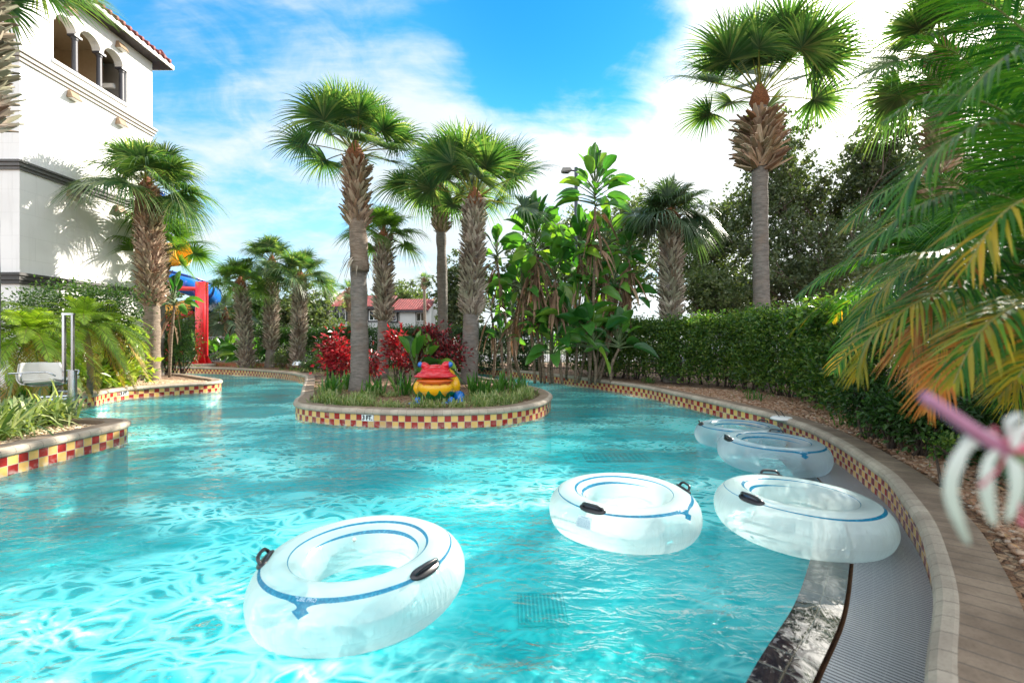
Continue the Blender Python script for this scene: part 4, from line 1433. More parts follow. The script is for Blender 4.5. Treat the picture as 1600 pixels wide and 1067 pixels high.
palm('palm with boots down to the ground beside the landscape light', 463, 470, 20.5, 438, 15, 64, (577, 436, 23), nf=25, el=(86, -12), seed=6, droop=0.8, bmat='boots_grey')
palm('thin distant palm with round boot ball in front of the left gable', 511, 513, 36, 452, 6.5, 27, (466, 448, 15), nf=19, seed=7, nl=20, tmat='trunk_tan', blen=0.35)
palm('distant palm with boot ball before the first house window', 546, 546, 33, 458, 7.5, 28, (486, 452, 15), nf=19, seed=8, nl=20, tmat='trunk_tan', blen=0.35)
palm('farthest slender palm standing before the right end of the house', 664, 663, 40, 440, 5, 20, (452, 436, 10), nf=20, seed=9, nl=18, tmat='trunk_tan', blen=0.35)
palm('tallest island palm with split bark sleeve and boots near its crown', 562, 556, 11.4, 250, 28, 130, (352, 252, 46), nf=29, el=(88, 2), droop=0.45, seed=10, plf=0.5, bdens=1.1)
palm('short crowned sabal palm behind the island red shrubs with booted upper trunk', 597, 600, 15.5, 377, 18, 74, (500, 373, 36), nf=23, el=(86, -10), seed=11, droop=0.75, bmat='boots_grey', leaf='fan_lime')
palm('slender palm with small boot cluster behind the wide booted palm', 693, 688, 17.0, 302, 17, 104, (362, 303, 34), nf=25, el=(86, -8), seed=12, droop=0.65)
palm('wide booted palm leaning slightly right behind the frog', 733, 742, 13.5, 318, 26, 142, (492, 318, 48), nf=29, el=(88, 4), droop=0.42, seed=13, plf=0.5, bmat='boots_grey')
palm('droopy grey green palm with thick booted trunk behind the right hedge', 1051, 1047, 14.0, 345, 26, 88, (500, 342, 42), nf=25, el=(84, -22), droop=0.85, seed=14, leaf='fan_grey', bmat='boots_grey', plf=0.34)
palm('tall palm behind the hedge with a big flared cluster of pale boots', 1194, 1185, 12.0, 158, 25, 158, (262, 186, 66), nf=30, el=(88, 2), droop=0.4, seed=15, plf=0.5, blen=0.46, flare=0.85, bdens=1.5)
palm('palm trunk half hidden by the feathery fronds at right', 1478, 1470, 10.0, 95, 30, 160, (400, 90, 46), nf=26, el=(86, -35), seed=16)
palm('near palm trunk cropped by the left frame edge with pale jagged boots', -22, -30, 6.4, -70, 26, 205, (196, -75, 80), nf=21, el=(55, -12), droop=0.35, seed=17, bmat='boots_grey', blen=0.26, flare=0.7)

# torn strips of dead sheath hanging half way up the tallest island palm
rng = np.random.default_rng(99)
b = MB()
tx, tz = PX(561, 11.4), PZ(415, 11.4)
for k in range(15):
    az = rng.uniform(0, 2 * PI)
    o = np.array([tx + 0.2 * math.cos(az), 11.4 + 0.2 * math.sin(az), tz + rng.uniform(-0.05, 0.35)])
    dl = rng.uniform(0.35, 0.8)
    out_ = np.array([math.cos(az), math.sin(az), 0])
    tt = np.linspace(0, 1, 7)[:, None]
    P = o + out_ * (0.45 * dl * tt) + np.array([0, 0, 1.0]) * (0.15 * tt - dl * tt ** 1.6)
    sd = np.array([-math.sin(az), math.cos(az), 0]) * 0.035
    w = (1 - 0.6 * tt) * np.sin(tt * 2.2 + 0.9)
    V = np.concatenate([P + sd * w, P - sd * w, P + sd * w * 0.2 + out_ * 0.012]); i = np.arange(6)
    b.add(V, np.concatenate([np.stack([i, i + 1, 14 + i + 1, 14 + i], 1), np.stack([14 + i, 14 + i + 1, 8 + i, 7 + i], 1)]))
ht = [o for o in bpy.data.objects if o.get('label', '').startswith('tallest island palm')][0]
so = b.obj('dead_sheath', [M['boots_grey']], ht)
so.location = (-ht.location[0], -ht.location[1], -ht.location[2])
b = MB(); n = 9
zz = np.linspace(PZ(425, 11.4), PZ(345, 11.4), n)
b.tube([(tx - 0.01 * k + 0.05, 11.36, z) for k, z in enumerate(zz)], [0.21 + 0.015 * math.sin(k * 1.7) for k in range(n)], 14)
so = b.obj('bark_sleeve', M['trunk_tan'], ht, smooth=True); so.location = (-ht.location[0], -ht.location[1], -ht.location[2])


# ------------------------------------------------------------------ feather fronds (pygmy date palms, areca)
def feather(mb, rng, P, L, n, mi_leaf, mi_st, lw=0.012, spread=0.85, droop=0.35, taper=0.7, both=0.35, r0=0.009, tipmi=None):
    """P: rachis points; leaflets along both sides"""
    P = catmull(np.asarray(P, float), 0.05)
    s = arc(P); s /= s[-1]
    mb.tube(P, np.linspace(r0, r0 * 0.25, len(P)), 5, mi_st, caps=False)
    t0 = 0.10
    ts = np.linspace(t0, 0.995, n)
    pts = np.stack([np.interp(ts, s, P[:, k]) for k in range(3)], 1)
    T = np.gradient(pts, axis=0); T /= np.linalg.norm(T, axis=1)[:, None]
    up = np.array([0, 0, 1.0])
    S = np.cross(T, up); S /= np.linalg.norm(S, axis=1)[:, None] + 1e-9
    U = np.cross(S, T)
    for sg in (-1, 1):
        ang = spread * (1.15 - 0.55 * ts) + rng.normal(size=n) * 0.06
        D = T * np.cos(ang)[:, None] + S * sg * np.sin(ang)[:, None] + U * (both * rng.uniform(0.2, 1.0, n))[:, None]
        D /= np.linalg.norm(D, axis=1)[:, None]
        Ln = L * np.sin(PI * np.clip(ts * 0.86 + 0.14, 0, 1)) ** taper * rng.uniform(0.85, 1.1, n)
        Wv = np.cross(D, U); Wv /= np.linalg.norm(Wv, axis=1)[:, None]
        q = []
        for f, w in ((0, 0.5), (0.35, 1.0), (0.7, 0.7), (1.0, 0.08)):
            c = pts + D * (Ln * f)[:, None] - up * (droop * Ln * f ** 2)[:, None]
            q += [c + Wv * w * lw, c - Wv * w * lw]
        V = np.stack(q, 1).reshape(-1, 3)
        b0 = np.arange(n)[:, None] * 8
        F = (b0[:, :, None] + np.array([[0, 1, 3, 2], [2, 3, 5, 4], [4, 5, 7, 6]])[None]).reshape(-1, 4)
        if tipmi is not None:
            mm = np.where(rng.random(n) < np.clip((ts - tipmi[1]) * tipmi[2], 0, 0.96), tipmi[0], mi_leaf)
        else:
            mm = np.full(n, mi_leaf)
        mb.add(V, F, np.repeat(mm, 3))


def arch(o, az, el, L, dr, n=6):
    d = np.array([math.cos(az) * math.cos(el), math.sin(az) * math.cos(el), math.sin(el)])
    t = np.linspace(0, 1, n)[:, None]
    return o + d * L * t - np.array([0, 0, 1.0]) * (dr * L * t ** 2)


M['date_leaf'] = leafmat('pygmy_date_leaf', [(0.14, 0.25, 0.04), (0.27, 0.38, 0.045), (0.40, 0.50, 0.07), (0.52, 0.56, 0.10), (0.18, 0.30, 0.04)], 0.45, 0.35)
M['date_old'] = leafmat('yellowing_date_leaf', [(0.42, 0.30, 0.05), (0.45, 0.20, 0.05), (0.30, 0.26, 0.05)], 0.3, 0.5)


def date_palm(label, px, py, Y, base, L, nf, seed):
    rng = np.random.default_rng(seed)
    x, z = PX(px, Y), PZ(py, Y)
    bx, by = base
    t = thing('date_palm', label, 'palm', (bx, by, GZ), group='pygmy date palms in front of the hotel')
    top = np.array([x - bx, Y - by, z - GZ])
    b = MB(); tt = np.linspace(0, 1, 12)[:, None]
    P = top * tt + np.array([0.08, 0, 0]) * np.sin(tt * PI)
    b.tube(P, 0.055 + 0.012 * rng.random(12), 10)
    b.obj('trunk', M['trunk_tan'], t, smooth=True)
    c = MB()
    for k in range(nf):
        f = k / nf
        el = R_(78) - R_(115) * f ** 0.9 + rng.normal() * 0.08
        feather(c, rng, arch(top, k * 2.4 + rng.normal() * 0.1, el, L * rng.uniform(0.85, 1.1), 0.55 + 0.25 * f), 0.24, 58, 0 if f < 0.84 else 1, 2, lw=0.0068, droop=0.3, tipmi=(1, 0.3, 0.7) if f > 0.8 else None)
    c.obj('crown', [M['date_leaf'], M['date_old'], M['stalk']], t)


date_palm('pygmy date palm with leaning trunk behind the pool lift chair', 48, 520, 8.6, (PX(100, 8.9), 8.9), 1.15, 46, 1)
date_palm('pygmy date palm in the middle of the left group, above the lift posts', 130, 505, 10.2, (PX(140, 10.4), 10.4), 1.3, 46, 2)
date_palm('pygmy date palm with yellowing lower fronds beside the tall sabal trunk', 172, 505, 11.9, (PX(162, 12.0), 12.0), 1.05, 44, 3)
date_palm('pygmy date palm cropped by the left frame edge', -25, 510, 8.3, (PX(-22, 8.5), 8.5), 1.4, 40, 4)


# ------------------------------------------------------------------ broadleaf trees
def grow(mb, rng, p, d, L, r, depth, ends, spread=0.7, up=0.15):
    k = 5
    P = [p]
    q, dd = p.copy(), d.copy()
    for i in range(k):
        dd = dd + rng.normal(size=3) * 0.10 + np.array([0, 0, up * 0.3]); dd /= np.linalg.norm(dd)
        q = q + dd * L / k; P.append(q.copy())
    mb.tube(P, np.linspace(r, r * 0.62, k + 1), 6 if depth > 1 else 5, caps=False)
    if depth <= 1:
        ends.extend([P[-1], P[-2], P[-3]])
        if depth == 0: return
    elif depth == 2:
        ends.append(P[-1])
    nb = 3 if depth > 1 else 2
    for i in range(nb + (rng.random() < 0.4)):
        a = rng.uniform(0, 2 * PI)
        perp = np.cross(dd, runit(rng, 1)[0]); perp /= np.linalg.norm(perp)
        nd = dd * math.cos(spread) + perp * math.sin(spread) * rng.uniform(0.7, 1.2) + np.array([0, 0, up]); nd /= np.linalg.norm(nd)
        grow(mb, rng, P[-1] if i < 2 else P[-2], nd, L * rng.uniform(0.62, 0.85), r * 0.62, depth - 1, ends, spread, up)


M['oak_leaf'] = leafmat('oak_leaf', [(0.035, 0.055, 0.022), (0.065, 0.095, 0.035), (0.10, 0.13, 0.055), (0.05, 0.075, 0.03), (0.17, 0.18, 0.10)], 0.25, 0.45)
M['oak_pale'] = leafmat('pale_tree_leaf', [(0.05, 0.085, 0.035), (0.09, 0.13, 0.05), (0.14, 0.17, 0.08), (0.07, 0.10, 0.04), (0.20, 0.21, 0.10)], 0.32, 0.5)
M['shrub_leaf'] = leafmat('shrub_leaf', [(0.02, 0.06, 0.012), (0.045, 0.11, 0.02), (0.08, 0.15, 0.03), (0.12, 0.18, 0.04)], 0.28, 0.4)


def tree(label, px, Y, ytop, ybot, wpx, n, leaf, seed, depth=4, lsize=0.16, sig=0.5, trunk_r=0.22, name='oak_tree', blobs=True):
    rng = np.random.default_rng(seed)
    x = PX(px, Y); zt = PZ(ytop, Y); zb = PZ(ybot, Y); W_ = wpx / 711 * Y
    t = thing(name, label, 'tree', (x, Y, GZ - 0.1), group='trees beyond the hedges')
    b = MB(); ends = []
    H = zt - GZ
    grow(b, rng, np.array([0, 0, 0.0]), np.array([0, 0, 1.0]), H * 0.26, trunk_r * 0.5, depth, ends, 0.62, 0.10)
    E = np.array(ends)
    # fit the branch tips into the crown outline
    ctr = np.array([0, 0, (zt + zb) / 2 - GZ]); ext = np.array([W_ / 2, W_ / 2.4, (zt - zb) / 2])
    lo, hi = E.min(0), E.max(0)
    sc_ = ext * 2 / (hi - lo + 1e-6) * 0.92
    E2 = (E - (lo + hi) / 2) * sc_ + ctr
    # same fit for the limbs, blended from the ground up
    for i, V in enumerate(b.V):
        f = np.clip(V[:, 2:3] / max(hi[2] * 0.35, 0.1), 0, 1)
        b.V[i] = V * (1 - f) + ((V - (lo + hi) / 2) * sc_ + ctr) * f
    b.obj('trunk', M['bark'], t, smooth=True)
    idx = rng.integers(0, len(E2), n)
    sub_ = rng.normal(size=(len(E2), 3)) * 0
    ns = n // 16
    sc_i = rng.integers(0, len(E2), ns)
    SC = E2[sc_i] + runit(rng, ns) * (rng.random(ns) ** 0.5)[:, None] * sig * 2.3 * np.array([1, 1, 0.8])
    P = SC[rng.integers(0, ns, n)] + runit(rng, n) * (rng.random(n) ** 0.6)[:, None] * sig * 0.62
    D = rng.normal(size=(n, 3)) + (P - ctr) / ext * 0.6
    c = MB()
    leaves(c, P, D, rng.normal(size=(n, 3)) + np.array([0, 0, 0.8]), lsize * 1.3 * rng.uniform(0.6, 1.3, n), lsize * 0.8 * rng.uniform(0.7, 1.2, n))
    c.obj('crown', M[leaf], t)
    return t


tree('large dark oak with open crown behind the hedge and the tall flared palm', 1268, 25, 188, 465, 300, 30000, 'oak_leaf', 1, depth=5, lsize=0.17, sig=0.50, trunk_r=0.3)
tree('low dense dark tree filling in below the large oak behind the hedge', 1285, 22, 335, 495, 270, 16000, 'oak_leaf', 21, depth=4, lsize=0.15, sig=0.5)
tree('dark oak rising behind the feathery fronds at the right edge', 1500, 24, 230, 480, 260, 20000, 'oak_leaf', 2, depth=5, lsize=0.18, sig=0.55)
tree('pale green open tree behind the droopy palm', 1105, 28, 335, 500, 170, 13000, 'oak_pale', 3, depth=4, lsize=0.17, sig=0.6)
tree('pale green tree seen between the street lamp and the droopy palm', 940, 27, 300, 490, 200, 12000, 'oak_pale', 4, depth=4, lsize=0.17, sig=0.65)
tree('dark tree directly behind the wide booted island palm', 722, 26, 392, 520, 95, 9000, 'oak_leaf', 5, depth=4, lsize=0.17, sig=0.4)
tree('bushy tree with pale blossoms left of the far house', 476, 30, 440, 530, 100, 11000, 'oak_pale', 6, depth=4, lsize=0.19, sig=0.45)
tree('rounded dark tree between the two booted palms on the far bank', 398, 33, 428, 545, 100, 10000, 'shrub_leaf', 7, depth=4, lsize=0.2, sig=0.5)
tree('dark tree behind the red slide pillar and the brown palm', 338, 36, 448, 560, 130, 11000, 'oak_leaf', 8, depth=4, lsize=0.2, sig=0.6)
tree('low leafy tree far behind the house roof', 610, 62, 452, 500, 110, 7000, 'oak_pale', 9, depth=4, lsize=0.35, sig=0.9)
tree('dark green tree behind the hotel end and the slide', 262, 30, 455, 570, 110, 9000, 'oak_leaf', 10, depth=4, lsize=0.2, sig=0.5)
tree('mid green tree left of the tall palm trunk behind the hedge', 860, 24, 345, 500, 130, 10000, 'oak_leaf', 12, depth=4, lsize=0.17, sig=0.5)
tree('low spreading pale tree in front of the small house window', 1108, 22, 425, 500, 120, 9000, 'oak_pale', 13, depth=4, lsize=0.14, sig=0.4)
# ------------------------------------------------------------------ giant bird of paradise
M['paddle'] = leafmat('paddle_leaf', [(0.02, 0.09, 0.02), (0.04, 0.15, 0.03), (0.08, 0.21, 0.04), (0.13, 0.28, 0.05), (0.22, 0.34, 0.05)], 0.36, 0.28)
M['dead_paddle'] = leafmat('dead_paddle_leaf', [(0.20, 0.11, 0.06), (0.32, 0.19, 0.12), (0.13, 0.07, 0.04), (0.40, 0.26, 0.17)], 0.15, 0.8, tcol=(1.2, 1.0, 0.7))
M['stem_green'] = pbr('green_stem', (0.10, 0.15, 0.05), 0.6, noise=0.5, nscale=12)
M['stem_brown'] = trunk_mat('banana_stem', (0.10, 0.07, 0.045), (0.24, 0.18, 0.12), rings=7.0)


def paddle(mb, rng, o, az, el, plen, blen, bw, mi=0, curl=0.5, mi_st=1, torn=0.15):
    d = np.array([math.cos(az) * math.cos(el), math.sin(az) * math.cos(el), math.sin(el)])
    t = np.linspace(0, 1, 5)[:, None]
    P = o + d * plen * t - np.array([0, 0, 1.0]) * 0.10 * plen * t ** 2
    mb.tube(P, np.linspace(0.022, 0.012, 5), 5, mi_st, caps=False)
    d2 = P[-1] - P[-2]; d2 /= np.linalg.norm(d2)
    side = np.array([-math.sin(az), math.cos(az), 0.0])
    ro = rng.uniform(-1.3, 1.3)
    up = np.cross(side, d2); up = up if up[2] > 0 else -up
    s2 = side * math.cos(ro) + up * math.sin(ro); n2 = np.cross(s2, d2); n2 = n2 if n2[2] > 0 else -n2
    n = 9
    u = np.linspace(0, 1, n)
    w = bw * 0.5 * np.sin(PI * np.clip(u * 0.93 + 0.06, 0, 1)) ** 0.62
    C = P[-1] + d2 * (blen * u)[:, None] - np.array([0, 0, 1.0]) * (curl * blen * u ** 2.2)[:, None]
    jag = 1 - torn * rng.random(n) * (rng.random(n) < 0.5)
    e1 = C + s2 * (w * jag)[:, None] + n2 * (w * 0.42)[:, None]
    m1 = C + s2 * (w * 0.5)[:, None] + n2 * (w * 0.12)[:, None]
    m2 = C - s2 * (w * 0.5)[:, None] + n2 * (w * 0.12)[:, None]
    e2 = C - s2 * (w * (1 - torn * rng.random(n)))[:, None] + n2 * (w * 0.42)[:, None]
    V = np.stack([e1, m1, C, m2, e2], 1).reshape(-1, 3)
    i, j = np.meshgrid(np.arange(n - 1), np.arange(4), indexing='ij'); i = i.ravel(); j = j.ravel()
    mb.add(V, np.stack([i * 5 + j, i * 5 + j + 1, (i + 1) * 5 + j + 1, (i + 1) * 5 + j], 1), mi)


def bop(label, stems, Y, seed, name='bird_of_paradise_plant', extra=0, group='giant bird of paradise plants before the fence', fanw=1.0):
    """stems: (px_base, px_top, py_top, n leaves, leaf length, skirt) ; py_base on the ground"""
    rng = np.random.default_rng(seed)
    x0 = PX(stems[0][0], Y)
    t = thing(name, label, 'plant', (x0, Y, GZ), group=group)
    S, L, Dd = MB(), MB(), MB()
    nd = 0
    for (pb, pt, py, nl, ll, skirt) in stems:
        yy = rng.uniform(-0.35, 0.35)
        B = np.array([PX(pb, Y) - x0, yy, -0.05]); T = np.array([PX(pt, Y) - x0, yy + rng.uniform(-0.2, 0.2), PZ(py, Y) - GZ])
        tt = np.linspace(0, 1, 12)[:, None]
        P = B + (T - B) * tt + np.array([0.10 * rng.normal(), 0, 0]) * np.sin(tt * PI)
        if T[2] > 0.4:
            S = MB(); S.tube(P, np.linspace(0.05, 0.036, 12) * (1 + 0.08 * rng.normal(size=12)), 8)
            S.obj('stem', M['stem_brown'], t, smooth=True)
        az0 = rng.uniform(0, PI)
        nl = int(nl * 2.0)
        for k in range(nl):
            f = (k + 0.5) / nl
            a = az0 + (PI if k % 2 else 0) + rng.normal() * 0.75
            el = R_(86) - R_(78) * f + rng.normal() * 0.10
            paddle(L, rng, T + np.array([0, 0, 0.02 * (nl - k)]), a, el, ll * rng.uniform(0.45, 0.8) * fanw, ll * rng.uniform(0.75, 1.05), ll * 0.46 * rng.uniform(0.8, 1.15), 0, curl=0.15 + 0.35 * f)
        for k in range(int(skirt)):
            o = P[-1] * (1 - 0.5 * (k / max(skirt, 1))) + P[5] * 0.5 * (k / max(skirt, 1))
            a = rng.uniform(0, 2 * PI)
            paddle(Dd, rng, o, a, R_(rng.uniform(-75, -25)), 0.22, rng.uniform(0.35, 0.75), rng.uniform(0.06, 0.16), 0, curl=0.7, mi_st=0, torn=0.7)
            nd += 1
    L.obj('leaves', [M['paddle'], M['stem_green']], t)
    if nd: Dd.obj('dead_leaves', [M['dead_paddle']], t)
    return t


YB = 14.3
bop('slim bird of paradise plant with small leaf tuft right of the booted island palm', [(800, 776, 405, 9, 0.62, 16), (795, 800, 500, 7, 0.55, 4), (790, 784, 535, 5, 0.5, 0)], YB, 1)
bop('broad bird of paradise plant, glossy leaf fan over a thick brown dead skirt', [(845, 836, 400, 18, 0.92, 60), (862, 866, 440, 11, 0.8, 40), (835, 815, 455, 9, 0.7, 22), (850, 845, 520, 8, 0.6, 0)], YB, 2)
bop('tallest bird of paradise plant rising in front of the street lamp post', [(918, 926, 330, 20, 0.78, 26), (905, 905, 400, 12, 0.75, 20), (930, 948, 392, 12, 0.75, 20), (922, 926, 455, 10, 0.7, 24)], YB - 0.2, 3)
bop('leaning bird of paradise plant with bare curved trunk reaching right', [(930, 988, 400, 12, 0.60, 34), (938, 962, 450, 9, 0.62, 10)], YB - 0.4, 4)
bop('low dark clump of large paddle leaves at the foot of the tall plants', [(880, 875, 535, 10, 1.0, 0), (900, 905, 520, 12, 1.05, 0), (930, 925, 545, 10, 0.9, 0), (860, 865, 555, 8, 0.8, 0), (955, 965, 545, 8, 0.7, 0)], YB - 0.6, 5)
bop('bird of paradise plant with torn leaves behind the dead skirted one', [(815, 812, 470, 9, 0.8, 8), (885, 882, 440, 10, 0.85, 12), (980, 975, 470, 8, 0.8, 0), (770, 768, 490, 7, 0.7, 4)], YB + 0.7, 6)
bop('small bird of paradise plant with upright leaves in front of the slide', [(262, 264, 478, 9, 0.62, 6)], 15.6, 7, group='small bird of paradise plants')
bop('young plant with bright green leaves rising from the red shrubs on the island', [(648, 648, 590, 7, 0.75, 0), (668, 664, 580, 5, 0.65, 0)], 11.6, 8, group='small bird of paradise plants')
for k, (p, y, l) in enumerate(((345, 24.0, 'left of the truck'), (373, 23.6, 'between the truck and the booted palm'), (412, 23.8, 'right of the booted palm'), (300, 23.2, 'left of the red pillar'), (443, 23.0, 'in front of the hedge end'))):
    bop('low bird of paradise clump by the metal fence ' + l, [(p - 4, p - 5, 562, 6, 0.75, 0), (p + 4, p + 5, 558, 6, 0.8, 0)], y, 20 + k, group='small bird of paradise plants')


# ------------------------------------------------------------------ hedges
M['hedge_leaf'] = leafmat('hedge_leaf', [(0.025, 0.075, 0.014), (0.05, 0.125, 0.022), (0.095, 0.18, 0.03), (0.19, 0.26, 0.042), (0.038, 0.095, 0.018)], 0.36, 0.38)
M['hedge_dark'] = leafmat('clipped_hedge_leaf', [(0.018, 0.055, 0.012), (0.035, 0.09, 0.018), (0.06, 0.13, 0.022), (0.028, 0.07, 0.014)], 0.25, 0.4)
M['twig'] = pbr('twigs', (0.075, 0.055, 0.04), 0.9, noise=0.4, nscale=12)


def hedge(label, path, w, zlo, zhi, n, ls, mat, seed, core=0.55, rough=0.12, stems=0.35, group=None, zvar=0.0):
    rng = np.random.default_rng(seed)
    P = catmull(path, 0.2)
    s = arc(P); Lt = s[-1]
    T = np.gradient(P, axis=0); T /= np.linalg.norm(T, axis=1)[:, None]; Nn = np.stack([-T[:, 1], T[:, 0]], 1)
    t = thing('hedge', label, 'hedge', (P[0, 0], P[0, 1], GZ - 0.02), group=group)
    o = np.array([P[0, 0], P[0, 1], GZ - 0.02])

    def at(u, a, z):
        x = np.interp(u, s, P[:, 0]); y = np.interp(u, s, P[:, 1]); nx = np.interp(u, s, Nn[:, 0]); ny = np.interp(u, s, Nn[:, 1])
        return np.stack([x + nx * a, y + ny * a, z], -1) - o
    # clumped shell
    nc = int(n / 26)
    cu = rng.uniform(0, Lt, nc)
    side = rng.random(nc)
    ca = np.where(side < 0.40, -w / 2, np.where(side < 0.66, w / 2, rng.uniform(-w / 2, w / 2, nc)))
    cz = np.where(side < 0.66, rng.uniform(zlo, zhi, nc), zhi)
    dep = rng.random(nc) ** 1.6 * 0.45 * w
    ca = ca * (1 - dep / w); cz = np.where(side >= 0.66, zhi - dep * 0.4, cz)
    bump = (np.sin(cu * 2.3 + seed) + np.sin(cu * 5.1 + 2 * cz)) * rough * 0.5
    ca = ca + np.sign(ca) * bump; cz = cz + np.where(side >= 0.66, bump * 0.6 + zvar * np.sin(cu * 1.1), 0)
    idx = rng.integers(0, nc, n)
    sg = ls * 1.3
    U = cu[idx] + rng.normal(size=n) * sg; A = ca[idx] + rng.normal(size=n) * sg * 0.8; Z = cz[idx] + rng.normal(size=n) * sg
    if rough > 0.05: Z = np.where(Z < zlo + 0.25, Z - np.abs(rng.normal(size=n)) * 0.05, Z)
    Pt = at(U, A, Z)
    out_ = at(U, A + np.sign(A) * 1.0, Z) - Pt
    D = out_ * 0.5 + rng.normal(size=(n, 3)) * 0.7 + np.array([0, 0, 0.15])
    N = out_ * 0.9 + rng.normal(size=(n, 3)) * 0.6 + np.array([0, 0, 0.7])
    c = MB(); leaves(c, Pt, D, N, ls * rng.uniform(0.7, 1.4, n), ls * 0.62 * rng.uniform(0.7, 1.2, n))
    c.obj('foliage', M[mat], t)
    b = MB()
    ns = int(Lt / stems)
    for k in range(ns):
        u = Lt * (k + rng.random()) / ns
        for q in range(5):
            a0 = rng.normal() * 0.05; a1 = rng.normal() * w * 0.28; u1 = u + rng.normal() * 0.22
            z1 = rng.uniform(zlo + 0.3, zhi - 0.15)
            pts = np.stack([at(np.array([u + (u1 - u) * f]), np.array([a0 + (a1 - a0) * f]), np.array([GZ - 0.05 + (z1 - GZ) * f ** 0.9]))[0] + rng.normal(size=3) * 0.015 for f in np.linspace(0, 1, 6)])
            b.tube(pts, np.linspace(0.017, 0.005, 6), 5, caps=False)
    # inner twigs: many thin, short
    m = int(Lt * 60 * core)
    for k in range(m):
        u = rng.uniform(0, Lt); a = rng.normal() * w * 0.2; z = rng.uniform(zlo, zhi - 0.1)
        p0 = at(np.array([u]), np.array([a]), np.array([z]))[0]; d = runit(rng, 1)[0] * rng.uniform(0.12, 0.3)
        b.tube([p0, p0 + d * 0.5 + rng.normal(size=3) * 0.02, p0 + d], [0.006, 0.005, 0.003], 4, caps=False)
    b.obj('stems', M['twig'], t)
    return t


hedge('long clipped dark green hedge in front of the far house', [(-12.6, 22.8), (-8, 22.2), (-3, 21.2), (1.2, 18.9)], 0.9, GZ + 0.05, 2.0, 42000, 0.10, 'hedge_dark', 1, rough=0.05)
hedge('deep loose green hedge with bare lower stems along the right bank', [(2.6, 17.4), (4.3, 14.6), (5.9, 12.2), (6.2, 10.0), (5.95, 8.0), (5.6, 6.3)], 1.15, GZ + 0.36, 2.04, 78000, 0.085, 'hedge_leaf', 2, rough=0.18, zvar=0.04)
hedge('dark leafy shrub row behind the hanging orange fronds at the right edge', [(5.9, 6.0), (5.5, 4.8), (4.9, 3.6), (4.6, 2.4)], 1.2, GZ + 0.0, 2.0, 24000, 0.08, 'hedge_dark', 3, rough=0.3)


# ------------------------------------------------------------------ shrubs
M['red_leaf'] = leafmat('copper_red_leaf', [(0.16, 0.008, 0.016), (0.36, 0.015, 0.03), (0.55, 0.03, 0.05), (0.09, 0.014, 0.014), (0.62, 0.10, 0.10), (0.26, 0.014, 0.025)], 0.30, 0.35, tcol=(1.6, 0.5, 0.5))
M['maroon_leaf'] = leafmat('maroon_leaf', [(0.05, 0.010, 0.012), (0.11, 0.016, 0.02), (0.03, 0.010, 0.010), (0.17, 0.02, 0.028), (0.30, 0.02, 0.03)], 0.22, 0.35, tcol=(1.6, 0.5, 0.5))
M['lime_var'] = leafmat('variegated_ginger_leaf', [(0.20, 0.32, 0.03), (0.42, 0.46, 0.06), (0.10, 0.22, 0.02), (0.55, 0.55, 0.12), (0.30, 0.40, 0.05)], 0.3, 0.35)


def shrub(label, blobs_px, n, ls, mats, seed, name='shrub', cat='shrub', group=None, flat=0.35, fl=None, mis=None):
    """blobs_px: (px, py, Y, rx px, rz px)"""
    rng = np.random.default_rng(seed)
    px, py, Y = blobs_px[0][:3]
    o = np.array([PX(px, Y), Y, GZ])
    t = thing(name, label, cat, tuple(o), group=group)
    bl = []
    for (px, py, Y, rx, rz) in blobs_px:
        r = rx / 711 * Y
        bl.append((PX(px, Y) - o[0], Y - o[1], PZ(py, Y) - o[2], r, r * 0.9, rz / 711 * Y))
    c = MB(); crown_cloud(c, rng, bl, n, ls, 0, flat, shell=0.35)
    if mis:
        for i in range(len(c.M)):
            c.M[i] = (rng.random(len(c.M[i])) < mis).astype(int)
    c.obj('foliage', mats, t)
    b = MB()
    for q in bl:
        for k in range(7):
            e = np.array(q[:3]) + runit(rng, 1)[0] * np.array(q[3:6]) * 0.7
            s0 = np.array([q[0] * 0.7 + rng.normal() * 0.05, q[1] * 0.7 + rng.normal() * 0.05, -0.03])
            b.tube([s0, (s0 + e) / 2 + rng.normal(size=3) * 0.05, e], [0.02, 0.014, 0.006], 5, caps=False)
    b.obj('stems', M['twig'], t)
    if fl:
        for k in range(fl[0]):
            b = MB()
            q = bl[rng.integers(len(bl))]
            p = np.array(q[:3]) + runit(rng, 1)[0] * np.array(q[3:6])
            a = np.linspace(0, 2 * PI, 6)[:-1] + rng.random()
            D = np.stack([np.cos(a), np.sin(a), np.full(5, 0.5)], 1)
            leaves(b, np.repeat(p[None], 5, 0), D, np.tile([0, 0, 1.0], (5, 1)) + D * 0.3, fl[1], fl[1] * 0.7)
            b.obj('flower', fl[2], t)
    return t


